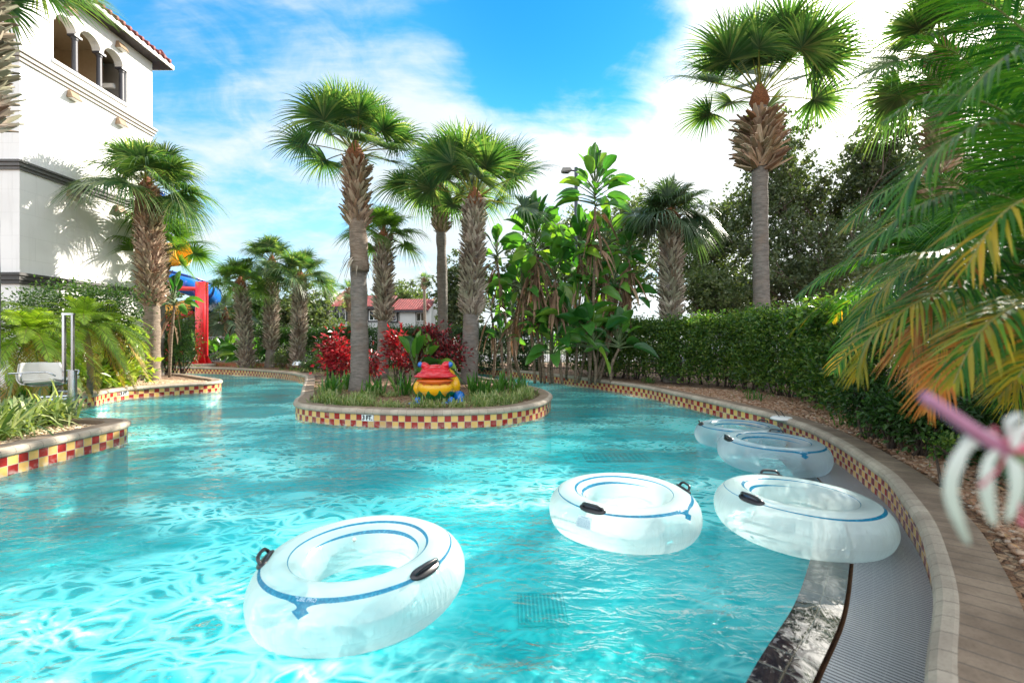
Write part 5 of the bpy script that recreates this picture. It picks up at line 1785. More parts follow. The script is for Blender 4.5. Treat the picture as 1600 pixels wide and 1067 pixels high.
shrub('bright red copperleaf shrub left of the tallest island palm', [(524, 545, 12.6, 9, 30), (534, 562, 12.6, 12, 20), (515, 560, 12.6, 7, 12)], 850, 0.15, [M['red_leaf']], 1, name='copperleaf_shrub', group='red copperleaf shrubs on the island')
shrub('red copperleaf shrub seen between the two island palm trunks', [(620, 545, 13.0, 12, 26), (582, 560, 12.9, 8, 22), (632, 562, 12.9, 9, 14)], 800, 0.145, [M['red_leaf']], 2, name='copperleaf_shrub', group='red copperleaf shrubs on the island')
shrub('wide dark maroon copperleaf shrub directly behind the frog', [(684, 545, 12.2, 34, 28), (668, 528, 12.4, 15, 22), (706, 556, 12.0, 16, 22), (655, 560, 12.2, 12, 20)], 2000, 0.12, [M['maroon_leaf'], M['red_leaf']], 3, name='copperleaf_shrub', group='red copperleaf shrubs on the island', mis=0.22)
shrub('green viburnum shrub standing against the hotel wall above the date palms', [(105, 470, 11.6, 65, 26), (60, 495, 11.4, 50, 40), (170, 480, 11.9, 50, 34), (200, 530, 12.2, 28, 40), (120, 530, 11.9, 60, 40)], 9000, 0.085, [M['shrub_leaf']], 4, fl=(24, 0.05, M['white_frame']))
hib_red = leafmat('hibiscus_petal', [(0.6, 0.02, 0.02), (0.7, 0.05, 0.04)], 0.3, 0.5, tcol=(1.2, 0.4, 0.4))
shrub('green hibiscus shrub dotted with red flowers in front of the slide supports', [(272, 520, 17.5, 32, 48), (258, 545, 17.0, 24, 34), (292, 545, 18, 20, 30)], 7000, 0.085, [M['shrub_leaf']], 5, name='hibiscus_shrub', fl=(34, 0.06, hib_red))
shrub('variegated yellow ginger clump at the foot of the date palms', [(160, 588, 11.9, 22, 12), (185, 584, 12.4, 18, 11), (138, 590, 11.4, 16, 12)], 620, 0.26, [M['lime_var']], 6, name='ginger_clump', cat='plant', flat=0.2)
shrub('variegated yellow ginger clump between the date palm trunks and the sabal trunk', [(205, 576, 13.4, 16, 11), (180, 568, 13.2, 16, 10)], 380, 0.25, [M['lime_var']], 7, name='ginger_clump', cat='plant', flat=0.2)
shrub('low dark shrub under the overhanging fronds on the right bank', [(1395, 640, 5.2, 40, 28), (1450, 650, 4.8, 40, 40), (1350, 625, 6.0, 34, 36)], 4200, 0.075, [M['hedge_dark']], 8)
shrub('small bright green weed on the gravel under the orange fronds', [(1478, 695, 3.9, 22, 14)], 260, 0.045, [M['hedge_leaf']], 9, name='weed', cat='plant')
lav = pbr('pale_purple_flower', (0.35, 0.28, 0.45), 0.7)
for k, (px, py, Y, rx, rz, l) in enumerate(((440, 560, 20.5, 16, 14, 'left of the landscape light'), (505, 560, 19.0, 22, 16, 'right of the landscape light'), (532, 572, 17.0, 20, 10, 'before the dark clipped hedge'), (486, 572, 18.6, 18, 8, 'beside the coping bend'))):
    shrub('thin straggly shrub with small pale purple flowers ' + l, [(px, py, Y, rx, rz)], 900, 0.08, [M['shrub_leaf'] if k % 2 else M['oak_pale']], 30 + k, fl=(14, 0.06, lav), group='straggly flowering shrubs')

# ------------------------------------------------------------------ strap leaved clumps
M['strap'] = leafmat('strap_leaf', [(0.03, 0.11, 0.02), (0.06, 0.18, 0.03), (0.13, 0.27, 0.045), (0.04, 0.13, 0.03)], 0.35, 0.3)
M['liriope'] = leafmat('border_grass_blade', [(0.08, 0.17, 0.03), (0.17, 0.26, 0.06), (0.38, 0.40, 0.18), (0.10, 0.20, 0.04), (0.50, 0.46, 0.24), (0.04, 0.11, 0.025)], 0.28, 0.45)
M['varieg'] = leafmat('variegated_strap_leaf', [(0.04, 0.10, 0.03), (0.40, 0.44, 0.16), (0.10, 0.17, 0.05), (0.55, 0.55, 0.28), (0.06, 0.12, 0.04), (0.24, 0.32, 0.10)], 0.28, 0.4)


def clump_mesh(rng, n, L, w, el0, el1, droop, spread=0.08):
    b = MB()
    az = rng.uniform(0, 2 * PI, n); el = rng.uniform(el1, el0, n); Ln = L * rng.uniform(0.55, 1.1, n); ww = w * rng.uniform(0.7, 1.2, n)
    d = np.stack([np.cos(az) * np.cos(el), np.sin(az) * np.cos(el), np.sin(el)], 1)
    sd = np.stack([-np.sin(az), np.cos(az), np.zeros(n)], 1)
    o = np.stack([rng.normal(size=n) * spread, rng.normal(size=n) * spread, np.zeros(n)], 1)
    q = []
    dr = droop * rng.uniform(0.5, 1.4, n)
    for f, k in ((0, 0.6), (0.3, 1.0), (0.55, 0.95), (0.8, 0.65), (1.0, 0.05)):
        c = o + d * (Ln * f)[:, None] - np.array([0, 0, 1.0]) * (dr * Ln * f ** 2.4)[:, None]
        c[:, 2] = np.maximum(c[:, 2], 0.005)
        q += [c + sd * (ww * k * 0.5)[:, None], c - sd * (ww * k * 0.5)[:, None]]
    V = np.stack(q, 1).reshape(-1, 3); b0 = np.arange(n)[:, None] * 10
    F = (b0[:, :, None] + np.array([[0, 1, 3, 2], [2, 3, 5, 4], [4, 5, 7, 6], [6, 7, 9, 8]])[None]).reshape(-1, 4)
    b.add(V, F)
    return b


def clump(name, label, cat, x, y, group, seed, mat, **k):
    rng = np.random.default_rng(seed)
    o = clump_mesh(rng, **k).obj(name, M[mat])
    o.location = (x, y, GZ)
    return tag(o, label, cat, group)


LIL = 'dark strap leaved lily clumps on the island'
for k, (px, Y, L, l) in enumerate(((517, 10.6, 0.75, 'left of the tallest island palm'), (585, 10.4, 0.6, 'just right of the tallest island palm'), (632, 10.5, 0.85, 'left of the frog'), (742, 10.3, 0.75, 'right of the frog, at its shoulder'),
                                   (785, 11.2, 0.75, 'near the right end of the island'), (765, 10.2, 0.55, 'in the middle of the right half of the island'), (545, 11.6, 0.6, 'behind the tallest island palm'), (812, 11.0, 0.55, 'closest to the right tip of the island'))):
    clump('lily_clump', 'upright dark green strap leaf clump ' + l, 'plant', PX(px, Y), Y, LIL, 50 + k, 'strap', n=46, L=L, w=0.045, el0=R_(88), el1=R_(48), droop=0.25, spread=0.10)
# border grass round the island rim: copies of four clumps
protos = []
gl = 'tufts of border grass edging the island bed'
rng = np.random.default_rng(7)
spots = []
ipts = offs(PF, 0.62)
sel = [i for i in range(len(PF)) if 7.5 < PF[i, 1] < 11.5 and PF[i, 0] > -5.4]
last = None
for i in sel:
    p = ipts[i]
    if last is None or np.linalg.norm(p - last) > 0.30:
        last = p
        spots.append((p[0] + rng.normal() * 0.06, p[1] + rng.normal() * 0.06))
for k in range(26):
    a = rng.uniform(0, 1)
    x = rng.uniform(-3.9, 0.1); y = 8.9 + rng.random() ** 1.5 * 1.6
    if abs(x - fx) < 0.8 and y > 8.9: continue
    spots.append((x, y))
for i, (x, y) in enumerate(spots):
    if abs(x - fx) < 0.55 and y > 8.75: y = 8.72
    if i < 4:
        o = clump('border_grass_tuft', 'small arching green and cream grass tuft edging the island bed', 'grass tuft', x, y, gl, 80 + i, 'liriope', n=100, L=0.42, w=0.014, el0=R_(88), el1=R_(25), droop=0.65, spread=0.09)
        protos.append(o)
    else:
        o = protos[i % 4].copy(); COL.objects.link(o); o.location = (x, y, GZ)
    o.rotation_euler = (0, 0, rng.uniform(0, 6.28)); s = rng.uniform(0.75, 1.25); o.scale = (s, s, s)
# variegated clumps on the near left bed
vl = 'variegated strap leaf clumps on the near left bed'
vs = [(-6.9, 6.3, 'front row by the gravel, rightmost'), (-7.5, 6.55, 'behind the gravel, second from the lift'), (-7.25, 5.9, 'cropped low, nearest the coping'), (-8.2, 6.4, 'under the chair of the pool lift'), (-7.9, 5.7, 'at the left frame edge, front'),
      (-8.7, 6.8, 'at the left frame edge, rear'), (-6.9, 6.8, 'touching the lift base'), (-7.6, 6.1, 'in the middle of the bed below the chair'), (-6.55, 5.75, 'nearest the coping, front right')]
for k, (x, y, l) in enumerate(vs):
    clump('variegated_clump', 'arching cream striped strap leaf clump ' + l, 'plant', x, y, vl, 120 + k, 'varieg', n=130, L=0.92, w=0.042, el0=R_(85), el1=R_(25), droop=0.55, spread=0.12)
for k, (px, Y, l) in enumerate(((100, 11.2, 'behind the lift chair'), (60, 10.6, 'left of the lift chair'), (30, 9.8, 'at the left frame edge behind the chair'))):
    clump('leafy_clump', 'dark strap leaf clump under date palms ' + l, 'plant', PX(px, Y), Y, 'dark clumps under the date palms', 140 + k, 'strap', n=90, L=0.7, w=0.05, el0=R_(85), el1=R_(30), droop=0.4, spread=0.2)
for k, (px, Y, l) in enumerate(((1328, 6.6, 'below the hedge near the hanging frond'), (1180, 9.6, 'at the foot of the right hedge'), (1400, 5.5, 'under the orange frond tips'), (1012, 13.6, 'between the hedge and the tall paddle plants'))):
    clump('grass_clump', 'thin green grass clump ' + l, 'plant', PX(px, Y), Y, 'grass clumps along the right hedge', 150 + k, 'strap', n=40, L=0.42, w=0.02, el0=R_(85), el1=R_(35), droop=0.4, spread=0.12)
# ground cover far bank
rng = np.random.default_rng(3)
gc = MB(); n = 9000
x = rng.uniform(-19, -4.5, n); y = rng.uniform(14.5, 24.5, n)
bx_ = np.interp(y, np.sort(PF[:len(PF) // 2, 1]), PF[:len(PF) // 2, 0][np.argsort(PF[:len(PF) // 2, 1])])
keep = (x > bx_ + 0.75) & (np.sin(x * 1.9) + np.sin(y * 2.3 + x) > -0.4)
x, y = x[keep], y[keep]; n = len(x)
P = np.c_[x, y, np.full(n, GZ)]; D = rng.normal(size=(n, 3)) * 0.6 + np.array([0, 0, 1.0])
leaves(gc, P, D, rng.normal(size=(n, 3)), rng.uniform(0.08, 0.26, n), rng.uniform(0.015, 0.05, n))
o = gc.obj('ground_cover', M['liriope']); tag(o, 'low patchy green ground cover on the far mulch bank', 'ground cover', kind='stuff')

# ------------------------------------------------------------------ gravel
rng = np.random.default_rng(11)
ico_v = []
ph = (1 + 5 ** 0.5) / 2
for a in (-1, 1):
    for b_ in (-ph, ph):
        ico_v += [(0, a, b_), (a, b_, 0), (b_, 0, a)]
ico_v = np.array(ico_v) / math.sqrt(1 + ph * ph)
from itertools import combinations
ico_f = []
for tri_ in combinations(range(12), 3):
    p = ico_v[list(tri_)]
    if all(abs(np.linalg.norm(p[i] - p[j]) - 1.0515) < 0.02 for i, j in ((0, 1), (1, 2), (0, 2))):
        nrm = np.cross(p[1] - p[0], p[2] - p[0])
        ico_f.append(tri_ if np.dot(nrm, p.mean(0)) > 0 else (tri_[0], tri_[2], tri_[1]))
ico_f = np.array(ico_f)


def in_poly(x, y, poly):
    inside = np.zeros(len(x), bool)
    px_, py__ = poly[:, 0], poly[:, 1]
    j = len(poly) - 1
    for i in range(len(poly)):
        c = ((py__[i] > y) != (py__[j] > y)) & (x < (px_[j] - px_[i]) * (y - py__[i]) / (py__[j] - py__[i] + 1e-12) + px_[i])
        inside ^= c; j = i
    return inside


def pebbles(name, label, polyg, n, size, mat, seed):
    r = np.random.default_rng(seed)
    poly = np.array(polyg)
    x = r.uniform(poly[:, 0].min(), poly[:, 0].max(), n * 3); y = r.uniform(poly[:, 1].min(), poly[:, 1].max(), n * 3)
    k = in_poly(x, y, poly); x, y = x[k][:n], y[k][:n]; n = len(x)
    s = size * r.uniform(0.5, 1.3, n)
    Sc = np.stack([s * r.uniform(0.8, 1.5, n), s * r.uniform(0.7, 1.1, n), s * r.uniform(0.45, 0.8, n)], 1)
    a = r.uniform(0, 2 * PI, n)
    V = ico_v[None] * Sc[:, None] * (1 + 0.12 * r.normal(size=(n, 12, 1)))
    c, s_ = np.cos(a)[:, None], np.sin(a)[:, None]
    X = V[..., 0] * c - V[..., 1] * s_; Yv = V[..., 0] * s_ + V[..., 1] * c
    V = np.stack([X + x[:, None], Yv + y[:, None], V[..., 2] + GZ + r.uniform(0.0, size * 0.8, n)[:, None]], -1).reshape(-1, 3)
    F = (np.arange(n)[:, None, None] * 12 + ico_f[None]).reshape(-1, 3)
    b = MB(); b.add(V, F)
    return tag(b.obj(name, mat, smooth=True), label, 'gravel', kind='stuff')


def stone_mat(name, stops):
    m, t, out = new_mat(name)
    g = t.n('ShaderNodeNewGeometry')
    c = t.ramp(g.outputs['Random Per Island'], [(i / (len(stops) - 1), s) for i, s in enumerate(stops)])
    nz = t.n('ShaderNodeTexNoise', {'Vector': t.n('ShaderNodeTexCoord').outputs['Object'], 'Scale': 60.0, 'Detail': 3.0})
    c = t.mix(t.m('MULTIPLY', nz.outputs[0], 0.5), c, t.mix(1.0, c, (0.5, 0.45, 0.4), 'MULTIPLY'))
    p = t.n('ShaderNodeBsdfPrincipled', {'Base Color': c, 'Roughness': 0.65})
    t.nt.links.new(p.outputs[0], out.inputs[0])
    return m


M['river_stone'] = stone_mat('river_stones', [(0.20, 0.10, 0.055), (0.36, 0.20, 0.11), (0.50, 0.31, 0.19), (0.30, 0.15, 0.08), (0.58, 0.42, 0.30), (0.42, 0.22, 0.12), (0.62, 0.52, 0.42)])
M['pale_stone'] = stone_mat('pale_stones', [(0.42, 0.28, 0.15), (0.58, 0.42, 0.26), (0.66, 0.52, 0.36), (0.50, 0.33, 0.19), (0.70, 0.60, 0.46)])
o1 = offs(PR, 0.375)
i0 = np.argmin(np.abs(PR[:, 1] - 12.5)); i1 = np.argmin(np.abs(PR[:, 1] - 1.0))
rb = [tuple(p) for p in o1[i0:i1]] + [(3.2, 0.6), (5.0, 3.0), (5.9, 5.5), (6.2, 8.5), (5.9, 11.2)]
pebbles('gravel', 'rusty brown river gravel between the right coping and the hedge', rb, 15000, 0.024, M['river_stone'], 1)
pebbles('gravel', 'rusty brown gravel close to the camera beside the right coping', [tuple(p) for p in o1[np.argmin(np.abs(PR[:, 1] - 5.0)):i1]] + [(2.6, 0.9), (3.6, 3.0), (4.6, 5.0)], 9000, 0.020, M['river_stone'], 5)
oL = offs(PL, 0.375)
iL0 = np.argmin(np.abs(PL[:, 1] - 3.0)); iL1 = [i for i in range(len(PL)) if PL[i, 1] > 6.9 and PL[i, 0] < -7.0][0]
pebbles('gravel', 'pale sunlit pea gravel on the near left bed', [tuple(p) for p in oL[iL0:iL1]] + [(-7.2, 6.7), (-9.2, 6.65), (-9.3, 3.5)], 12000, 0.021, M['pale_stone'], 2)
iM0 = [i for i in range(len(PL)) if PL[i, 1] > 10.6][0]; iM1 = [i for i in range(len(PL)) if PL[i, 1] > 14.5][0]
pebbles('gravel', 'pale gravel around the tall palm on the curved left bed', [tuple(p) for p in oL[iM0:iM1]] + [(-11.5, 14.6), (-11.9, 12.0), (-11.2, 10.9)], 6000, 0.026, M['pale_stone'], 3)
# fallen leaves and bark chips on the island mulch
r = np.random.default_rng(21); n = 5000
x = r.uniform(-4.6, 0.8, n); y = r.uniform(8.2, 12.8, n)
k = ~in_poly(x, y, np.concatenate([offs(PL, 0.42), offs(PF, 0.42), offs(PR, 0.42)])); x, y = x[k], y[k]; n = len(x)
lb = MB(); leaves(lb, np.c_[x, y, GZ + r.uniform(0.005, 0.03, n)], np.c_[r.normal(size=(n, 2)), r.normal(size=n) * 0.2], np.c_[r.normal(size=(n, 2)) * 0.3, np.ones(n)], r.uniform(0.03, 0.09, n), r.uniform(0.012, 0.03, n))
tag(lb.obj('leaf_litter', [leafmat('mulch_chip', [(0.30, 0.15, 0.07), (0.48, 0.28, 0.14), (0.20, 0.09, 0.05), (0.55, 0.38, 0.22)], 0.05, 0.85, tcol=(1, 1, 1))]), 'tan bark chips and fallen leaves strewn on the island bed', 'litter', kind='stuff')
r = np.random.default_rng(22); n = 7000
x = r.uniform(2, 6.5, n); y = r.uniform(1.5, 14, n)
k = in_poly(x, y, np.array(rb)); x, y = x[k], y[k]; n = len(x)
lb = MB(); leaves(lb, np.c_[x, y, GZ + r.uniform(0.02, 0.05, n)], np.c_[r.normal(size=(n, 2)), r.normal(size=n) * 0.2], np.c_[r.normal(size=(n, 2)) * 0.3, np.ones(n)], r.uniform(0.03, 0.07, n), r.uniform(0.012, 0.03, n))
tag(lb.obj('leaf_litter', [bpy.data.materials['mulch_chip']]), 'dry brown leaves scattered over the right bank gravel', 'litter', kind='stuff')

# ------------------------------------------------------------------ fences
def fence(label, path, z0, z1, mat, pitch=0.11, seed=0, post=2.4):
    P = catmull(path, 0.3); s = arc(P)
    t = thing('metal_fence', label, 'fence', (P[0, 0], P[0, 1], GZ))
    o = np.array([P[0, 0], P[0, 1], GZ])
    b = MB()
    for u in np.arange(0, s[-1], pitch):
        x, y = np.interp(u, s, P[:, 0]) - o[0], np.interp(u, s, P[:, 1]) - o[1]
        b.box(x - 0.009, x + 0.009, y - 0.009, y + 0.009, z0 - GZ + 0.05, z1 - GZ)
    b.obj('pickets', mat, t)
    b = MB()
    P3 = np.c_[P - o[:2], np.zeros(len(P))]
    for z in (z0 + 0.14, z1 - 0.16, z1 - 0.02):
        b.tube(P3 + np.array([0, 0, z - GZ]), 0.02, 4)
    b.obj('rails', mat, t)
    for u in np.arange(0, s[-1], post):
        x, y = np.interp(u, s, P[:, 0]) - o[0], np.interp(u, s, P[:, 1]) - o[1]
        b = MB(); b.box(x - 0.035, x + 0.035, y - 0.035, y + 0.035, -0.05, z1 - GZ + 0.06)
        b.obj('post', mat, t)
    return t


M['grey_metal'] = pbr('grey_powder_coat', (0.30, 0.31, 0.32), 0.5)
fence('grey picket fence between the pool planting and the parked truck', [(-21, 25.6), (-16, 25.3), (-12.2, 24.6)], GZ, 1.75, M['grey_metal'])
fence('black picket fence seen through the lower stems of the right hedge', [(-1.0, 20.6), (2.4, 18.6), (5.3, 15.6), (7.2, 12.8), (7.5, 10.0), (7.2, 7.5), (6.9, 5.5)], GZ, 1.6, M['dark_metal'])

# ------------------------------------------------------------------ water slide
sl = thing('water_slide', 'curving blue and yellow water slide behind the left palm on red steel supports', 'water slide', (-19.4, 24.4, GZ))
so_ = np.array([-19.4, 24.4, GZ])
Rs, rs = 2.6, 0.60
mts = [M['blue_gel'], M['yellow_gel']]


def chute(a0, a1, z0, z1, mat, name, n=30, closed=False, rr=0.62, lip=True):
    """half pipe swept along a helix; angle 0 = +x, -90 = toward the camera"""
    a = np.linspace(a0, a1, n); z = np.linspace(z0, z1, n)
    cx, cy_ = Rs * np.cos(a), Rs * np.sin(a)
    ph = np.linspace(R_(-200), R_(20), 16) if not closed else np.linspace(0, 2 * PI, 25)
    b = MB()
    for (rad, fl) in ((rr, 0), (rr - 0.05, 1)):
        V = np.stack([(Rs + rad * np.cos(ph)[None]) * np.cos(a)[:, None], (Rs + rad * np.cos(ph)[None]) * np.sin(a)[:, None], (z - GZ)[:, None] + rad * np.sin(ph)[None]], -1).reshape(-1, 3)
        m = len(ph); i, j = np.meshgrid(np.arange(n - 1), np.arange(m - 1), indexing='ij'); i = i.ravel(); j = j.ravel()
        F = np.stack([i * m + j, i * m + j + 1, (i + 1) * m + j + 1, (i + 1) * m + j], 1)
        b.add(V, F[:, ::-1] if fl else F)
    o = b.obj(name, mat, sl, smooth=True)
    # flanges at both ends and rolled lips
    f = MB()
    for q in (0, n - 1):
        c3 = np.array([cx[q], cy_[q], z[q] - GZ]); er = np.array([math.cos(a[q]), math.sin(a[q]), 0])
        P = [c3 + er * (rr + 0.03) * math.cos(p) + np.array([0, 0, 1]) * (rr + 0.03) * math.sin(p) for p in ph]
        f.tube(P, 0.045, 6)
    for p in ((ph[0], ph[-1]) if not closed else ()):
        P = [np.array([(Rs + (rr + 0.02) * math.cos(p)) * math.cos(q), (Rs + (rr + 0.02) * math.cos(p)) * math.sin(q), zz - GZ + (rr + 0.02) * math.sin(p)]) for q, zz in zip(a, z)]
        f.tube(P, 0.05, 6)
    f.obj('flange', M['blue_lip'] if mat is M['blue_gel'] else mat, o, smooth=True)
    return o


chute(R_(-150), R_(-60), 5.6, 4.95, M['blue_gel'], 'blue_chute')
chute(R_(-60), R_(5), 4.95, 4.35, M['blue_gel'], 'blue_chute')
chute(R_(5), R_(60), 4.35, 3.75, M['blue_gel'], 'blue_chute')
chute(R_(60), R_(120), 3.75, 3.25, M['yellow_gel'], 'yellow_chute')
chute(R_(120), R_(210), 3.25, 2.4, M['blue_gel'], 'blue_chute')
yc_ = chute(R_(92), R_(160), 6.75, 6.2, M['yellow_gel'], 'yellow_chute', closed=True, rr=0.72)
chute(R_(160), R_(210), 6.2, 5.6, M['blue_gel'], 'blue_chute')
chute(R_(-100), R_(-42), 9.0, 8.5, M['blue_gel'], 'blue_chute')
# red writing on the yellow closed piece
V, F = text_geo('SPLASH\nSLIDES', 0.22, 0.004)
b = MB(); aa = R_(112)
px_c = np.array([Rs * math.cos(aa), Rs * math.sin(aa)])
# on the camera side of the tube (inner wall), reading from the camera
bb_ = []
Vt = []
for v in V:
    ang = aa - v[0] / (Rs - 0.72)
    phh = PI - v[1] / 0.72
    rad = 0.735 + v[2] * 0.5
    Vt.append(((Rs + rad * math.cos(phh)) * math.cos(ang), (Rs + rad * math.cos(phh)) * math.sin(ang), 6.6 - GZ + rad * math.sin(phh)))
b.add(Vt, F)
b.obj('lettering', M['red_paint'], yc_)
# pillars
pil_x, pil_y = -15.55 - so_[0], 22.8 - so_[1]
b = MB(); zt_ = PZ(441, 22.8) - GZ
b.tube([(pil_x, pil_y, 0.16), (pil_x, pil_y, zt_)], 0.27, 28)
pl_ = b.obj('support_pillar', M['red_paint'], sl, smooth=False)
for p in pl_.data.polygons: p.use_smooth = len(p.vertices) == 4
b = MB()
for k in range(8):
    a = k * PI / 4 + 0.2; c, s = math.cos(a), math.sin(a)
    w = np.array([-s, c, 0]) * 0.012; o3 = np.array([pil_x, pil_y, 0.16])
    pr = [o3 + np.array([c, s, 0]) * 0.26, o3 + np.array([c, s, 0]) * 0.46, o3 + np.array([c, s, 0]) * 0.26 + np.array([0, 0, 0.42])]
    b.add([pr[0] - w, pr[1] - w, pr[2] - w, pr[0] + w, pr[1] + w, pr[2] + w], [(0, 1, 2), (5, 4, 3), (0, 3, 4, 1), (1, 4, 5, 2), (2, 5, 3, 0)])
b.lathe([(0.0, 0.14), (0.48, 0.14), (0.48, 0.17), (0.0, 0.17)], (pil_x, pil_y, 0), 24)
b.obj('base_flange', M['red_paint'], pl_)
b = MB(); b.tube([(pil_x + 0.28, pil_y, 0.5), (pil_x + 0.28, pil_y, zt_)], 0.045, 8); b.obj('pipe', M['red_paint'], pl_)
ft = MB(); ft.lathe([(0.0, 0.139), (0.58, 0.139), (0.6, 0.11), (0.6, -0.1), (0, -0.1)], (pil_x + 0.03, pil_y, 0), 28)
ft.obj('footing', M['concrete'], pl_)
for (z1, z2, a) in ((4.15, 4.75, -50), (3.3, 4.0, 5), (3.0, 3.35, 60)):
    b = MB()
    e = np.array([Rs * math.cos(R_(a)), Rs * math.sin(R_(a)), z2 - GZ - 0.55])
    s0 = np.array([pil_x, pil_y, z1 - GZ])
    b.tube([s0, e], 0.075, 10); b.obj('bracket', M['red_paint'], sl)
b = MB(); b.tube([(pil_x - 0.2, pil_y, zt_ - 0.35), (pil_x - 2.2, pil_y + 0.5, zt_ - 0.3)], 0.075, 10); b.obj('bracket', M['red_paint'], sl)
b = MB()
p2 = np.array([PX(266, 25.5) - so_[0], 25.5 - so_[1]])
b.tube([(p2[0], p2[1], 0), (p2[0], p2[1], 2.6)], 0.16, 16); b.tube([(p2[0], p2[1], 2.5), (p2[0] + 1.0, p2[1] + 0.4, 2.9)], 0.1, 10); b.tube([(p2[0], p2[1], 2.5), (p2[0] - 0.9, p2[1] - 0.4, 2.9)], 0.1, 10)
b.lathe([(0.16, 0.9), (0.42, 0.75), (0.48, 0.55), (0.36, 0.2), (0.2, 0.05)], (p2[0], p2[1], 0), 18)
b.obj('support_pillar', M['red_paint'], sl)


# ------------------------------------------------------------------ far house
Yh = 45.0
hs_ = thing('town_house', 'two storey grey white house with red tiled roof beyond the clipped hedge', 'house', (PX(590, Yh), Yh, GZ))
ho = np.array([PX(590, Yh), Yh, GZ])


def hx(px, Y=Yh): return PX(px, Y) - ho[0]


def hz(py, Y=Yh): return PZ(py, Y) - GZ


def hbox(name, px0, px1, y0, y1, z0, z1, mat, par=None, mb=None):
    b = mb or MB(); b.box(hx(px0), hx(px1), y0, y1, z0, z1)
    return b.obj(name, mat, par or hs_) if mb is None else None


b = MB()
b.box(hx(521), hx(607), 0, 7, -0.2, hz(481)); b.box(hx(607.1), hx(670), 0.9, 7, -0.2, hz(483)); b.box(hx(624), hx(648), 0.25, 0.899, -0.2, hz(486))
b.obj('wall', M['house_wall'], hs_)
# gable walls standing above the roof
for (p, y0, y1, lab) in ((518.5, -0.4, 7.4, 0), (669, 0.2, 7.4, 1)):
    b = MB()
    zt1 = hz(452 if lab == 0 else 462); ze = hz(480)
    prism(b, [(y0, -0.2), (y1, -0.2), (y1, ze), ((y0 + y1) / 2, zt1), (y0, ze - 0.1)], [], 'x', hx(p) - 0.25, hx(p) + 0.25)
    b.obj('gable_wall', M['house_wall'], hs_)
b = MB()   # long receding side walls seen obliquely left and right
b.box(hx(495), hx(518.5) - 0.26, 0.6, 7, -0.2, hz(478))
zq = hz(478)
prism(b, [(hx(495), zq), (hx(518.5) - 0.26, zq), (hx(518.5) - 0.26, hz(453))], [], 'y', 0.6, 7)
b.box(hx(669) + 0.26, hx(705), 1.2, 8, -0.2, hz(476))
prism(b, [(hx(669) + 0.26, hz(476)), (hx(705), hz(476)), (hx(694), hz(468)), (hx(677), hz(461))], [], 'y', 1.2, 8)
b.obj('wall', M['house_wall'], hs_)


def roof_plane(px0, px1, y0, z0, y1, z1, mat=None):
    b = MB()
    w = hx(px1) - hx(px0); l = math.hypot(y1 - y0, z1 - z0)
    P = [(hx(px0), y0, z0), (hx(px1), y0, z0), (hx(px1), y1, z1), (hx(px0), y1, z1)]
    Q = [(p[0], p[1] + 0.05, p[2] - 0.14) for p in P]
    b.add(P + Q, [(0, 1, 2, 3), (7, 6, 5, 4), (0, 4, 5, 1), (1, 5, 6, 2), (2, 6, 7, 3), (3, 7, 4, 0)], 0, uv=[(0, 0), (w, 0), (w, l), (0, l)] * 2)
    r = b.obj('roof', M['roof'], hs_)
    b = MB(); b.box(hx(px0), hx(px1), y0 - 0.04, y0 + 0.02, z0 - 0.26, z0 - 0.06); b.obj('gutter', M['dark_trim'], r)
    return r


roof_plane(520, 607, -0.75, hz(479), 3.5, hz(462) + 0.35)
roof_plane(607, 669, -0.1, hz(483.5), 3.9, hz(466) + 0.3)
roof_plane(537, 548, -1.3, hz(481) - 0.1, 0.1, hz(476))
# copper coloured copings on the gables
for (p, y0, y1, ztop) in ((518.5, -0.5, 7.5, 452), (669, 0.1, 7.5, 462)):
    b = MB(); zt1 = hz(ztop) + 0.05; ze = hz(480) + 0.03; ym = (y0 + y1) / 2
    for (ya, za, yb, zb) in ((y0, ze, ym, zt1), (ym, zt1, y1, ze)):
        b.tube([(hx(p), ya, za), (hx(p), yb, zb)], 0.26, 4)
    b.obj('gable_tiles', bpy.data.materials['roof_end_tiles'], hs_)
for (p0, p1, y0, py0, py1, dark) in ((522, 541, 0, 482.5, 500, 1), (577, 592, 0, 485, 501, 1), (604, 616.5, 0.85, 485.5, 501.5, 1), (648, 662, 0.85, 487.5, 501.5, 0)):
    f = MB()
    x0, x1, za, zb = hx(p0), hx(p1), hz(py1), hz(py0)
    w = 0.07
    ya = y0 - 0.10
    for (a, b_, c, d) in ((x0, x1, za, za + w), (x0, x1, zb - w, zb), (x0, x0 + w, za + w, zb - w), (x1 - w, x1, za + w, zb - w), ((x0 + x1) / 2 - w / 2, (x0 + x1) / 2 + w / 2, za + w, zb - w)):
        f.box(a, b_, ya, y0 + 0.02, c, d)
    wn = f.obj('window', M['white_frame'], hs_)
    f = MB(); f.box(x0 + w, x1 - w, ya + 0.05, ya + 0.07, za + w, zb - w); f.obj('pane', M['glass_dark'], wn)
    if dark:
        f = MB()
        for (a, b_, c, d) in ((x0 - 0.14, x1 + 0.14, za - 0.14, za - 0.002), (x0 - 0.14, x1 + 0.14, zb + 0.002, zb + 0.1), (x0 - 0.14, x0 - 0.002, za, zb), (x1 + 0.002, x1 + 0.14, za, zb)):
            f.box(a, b_, ya + 0.03, y0 + 0.02, c, d)
        f.obj('dark_surround', M['dark_trim'], wn)

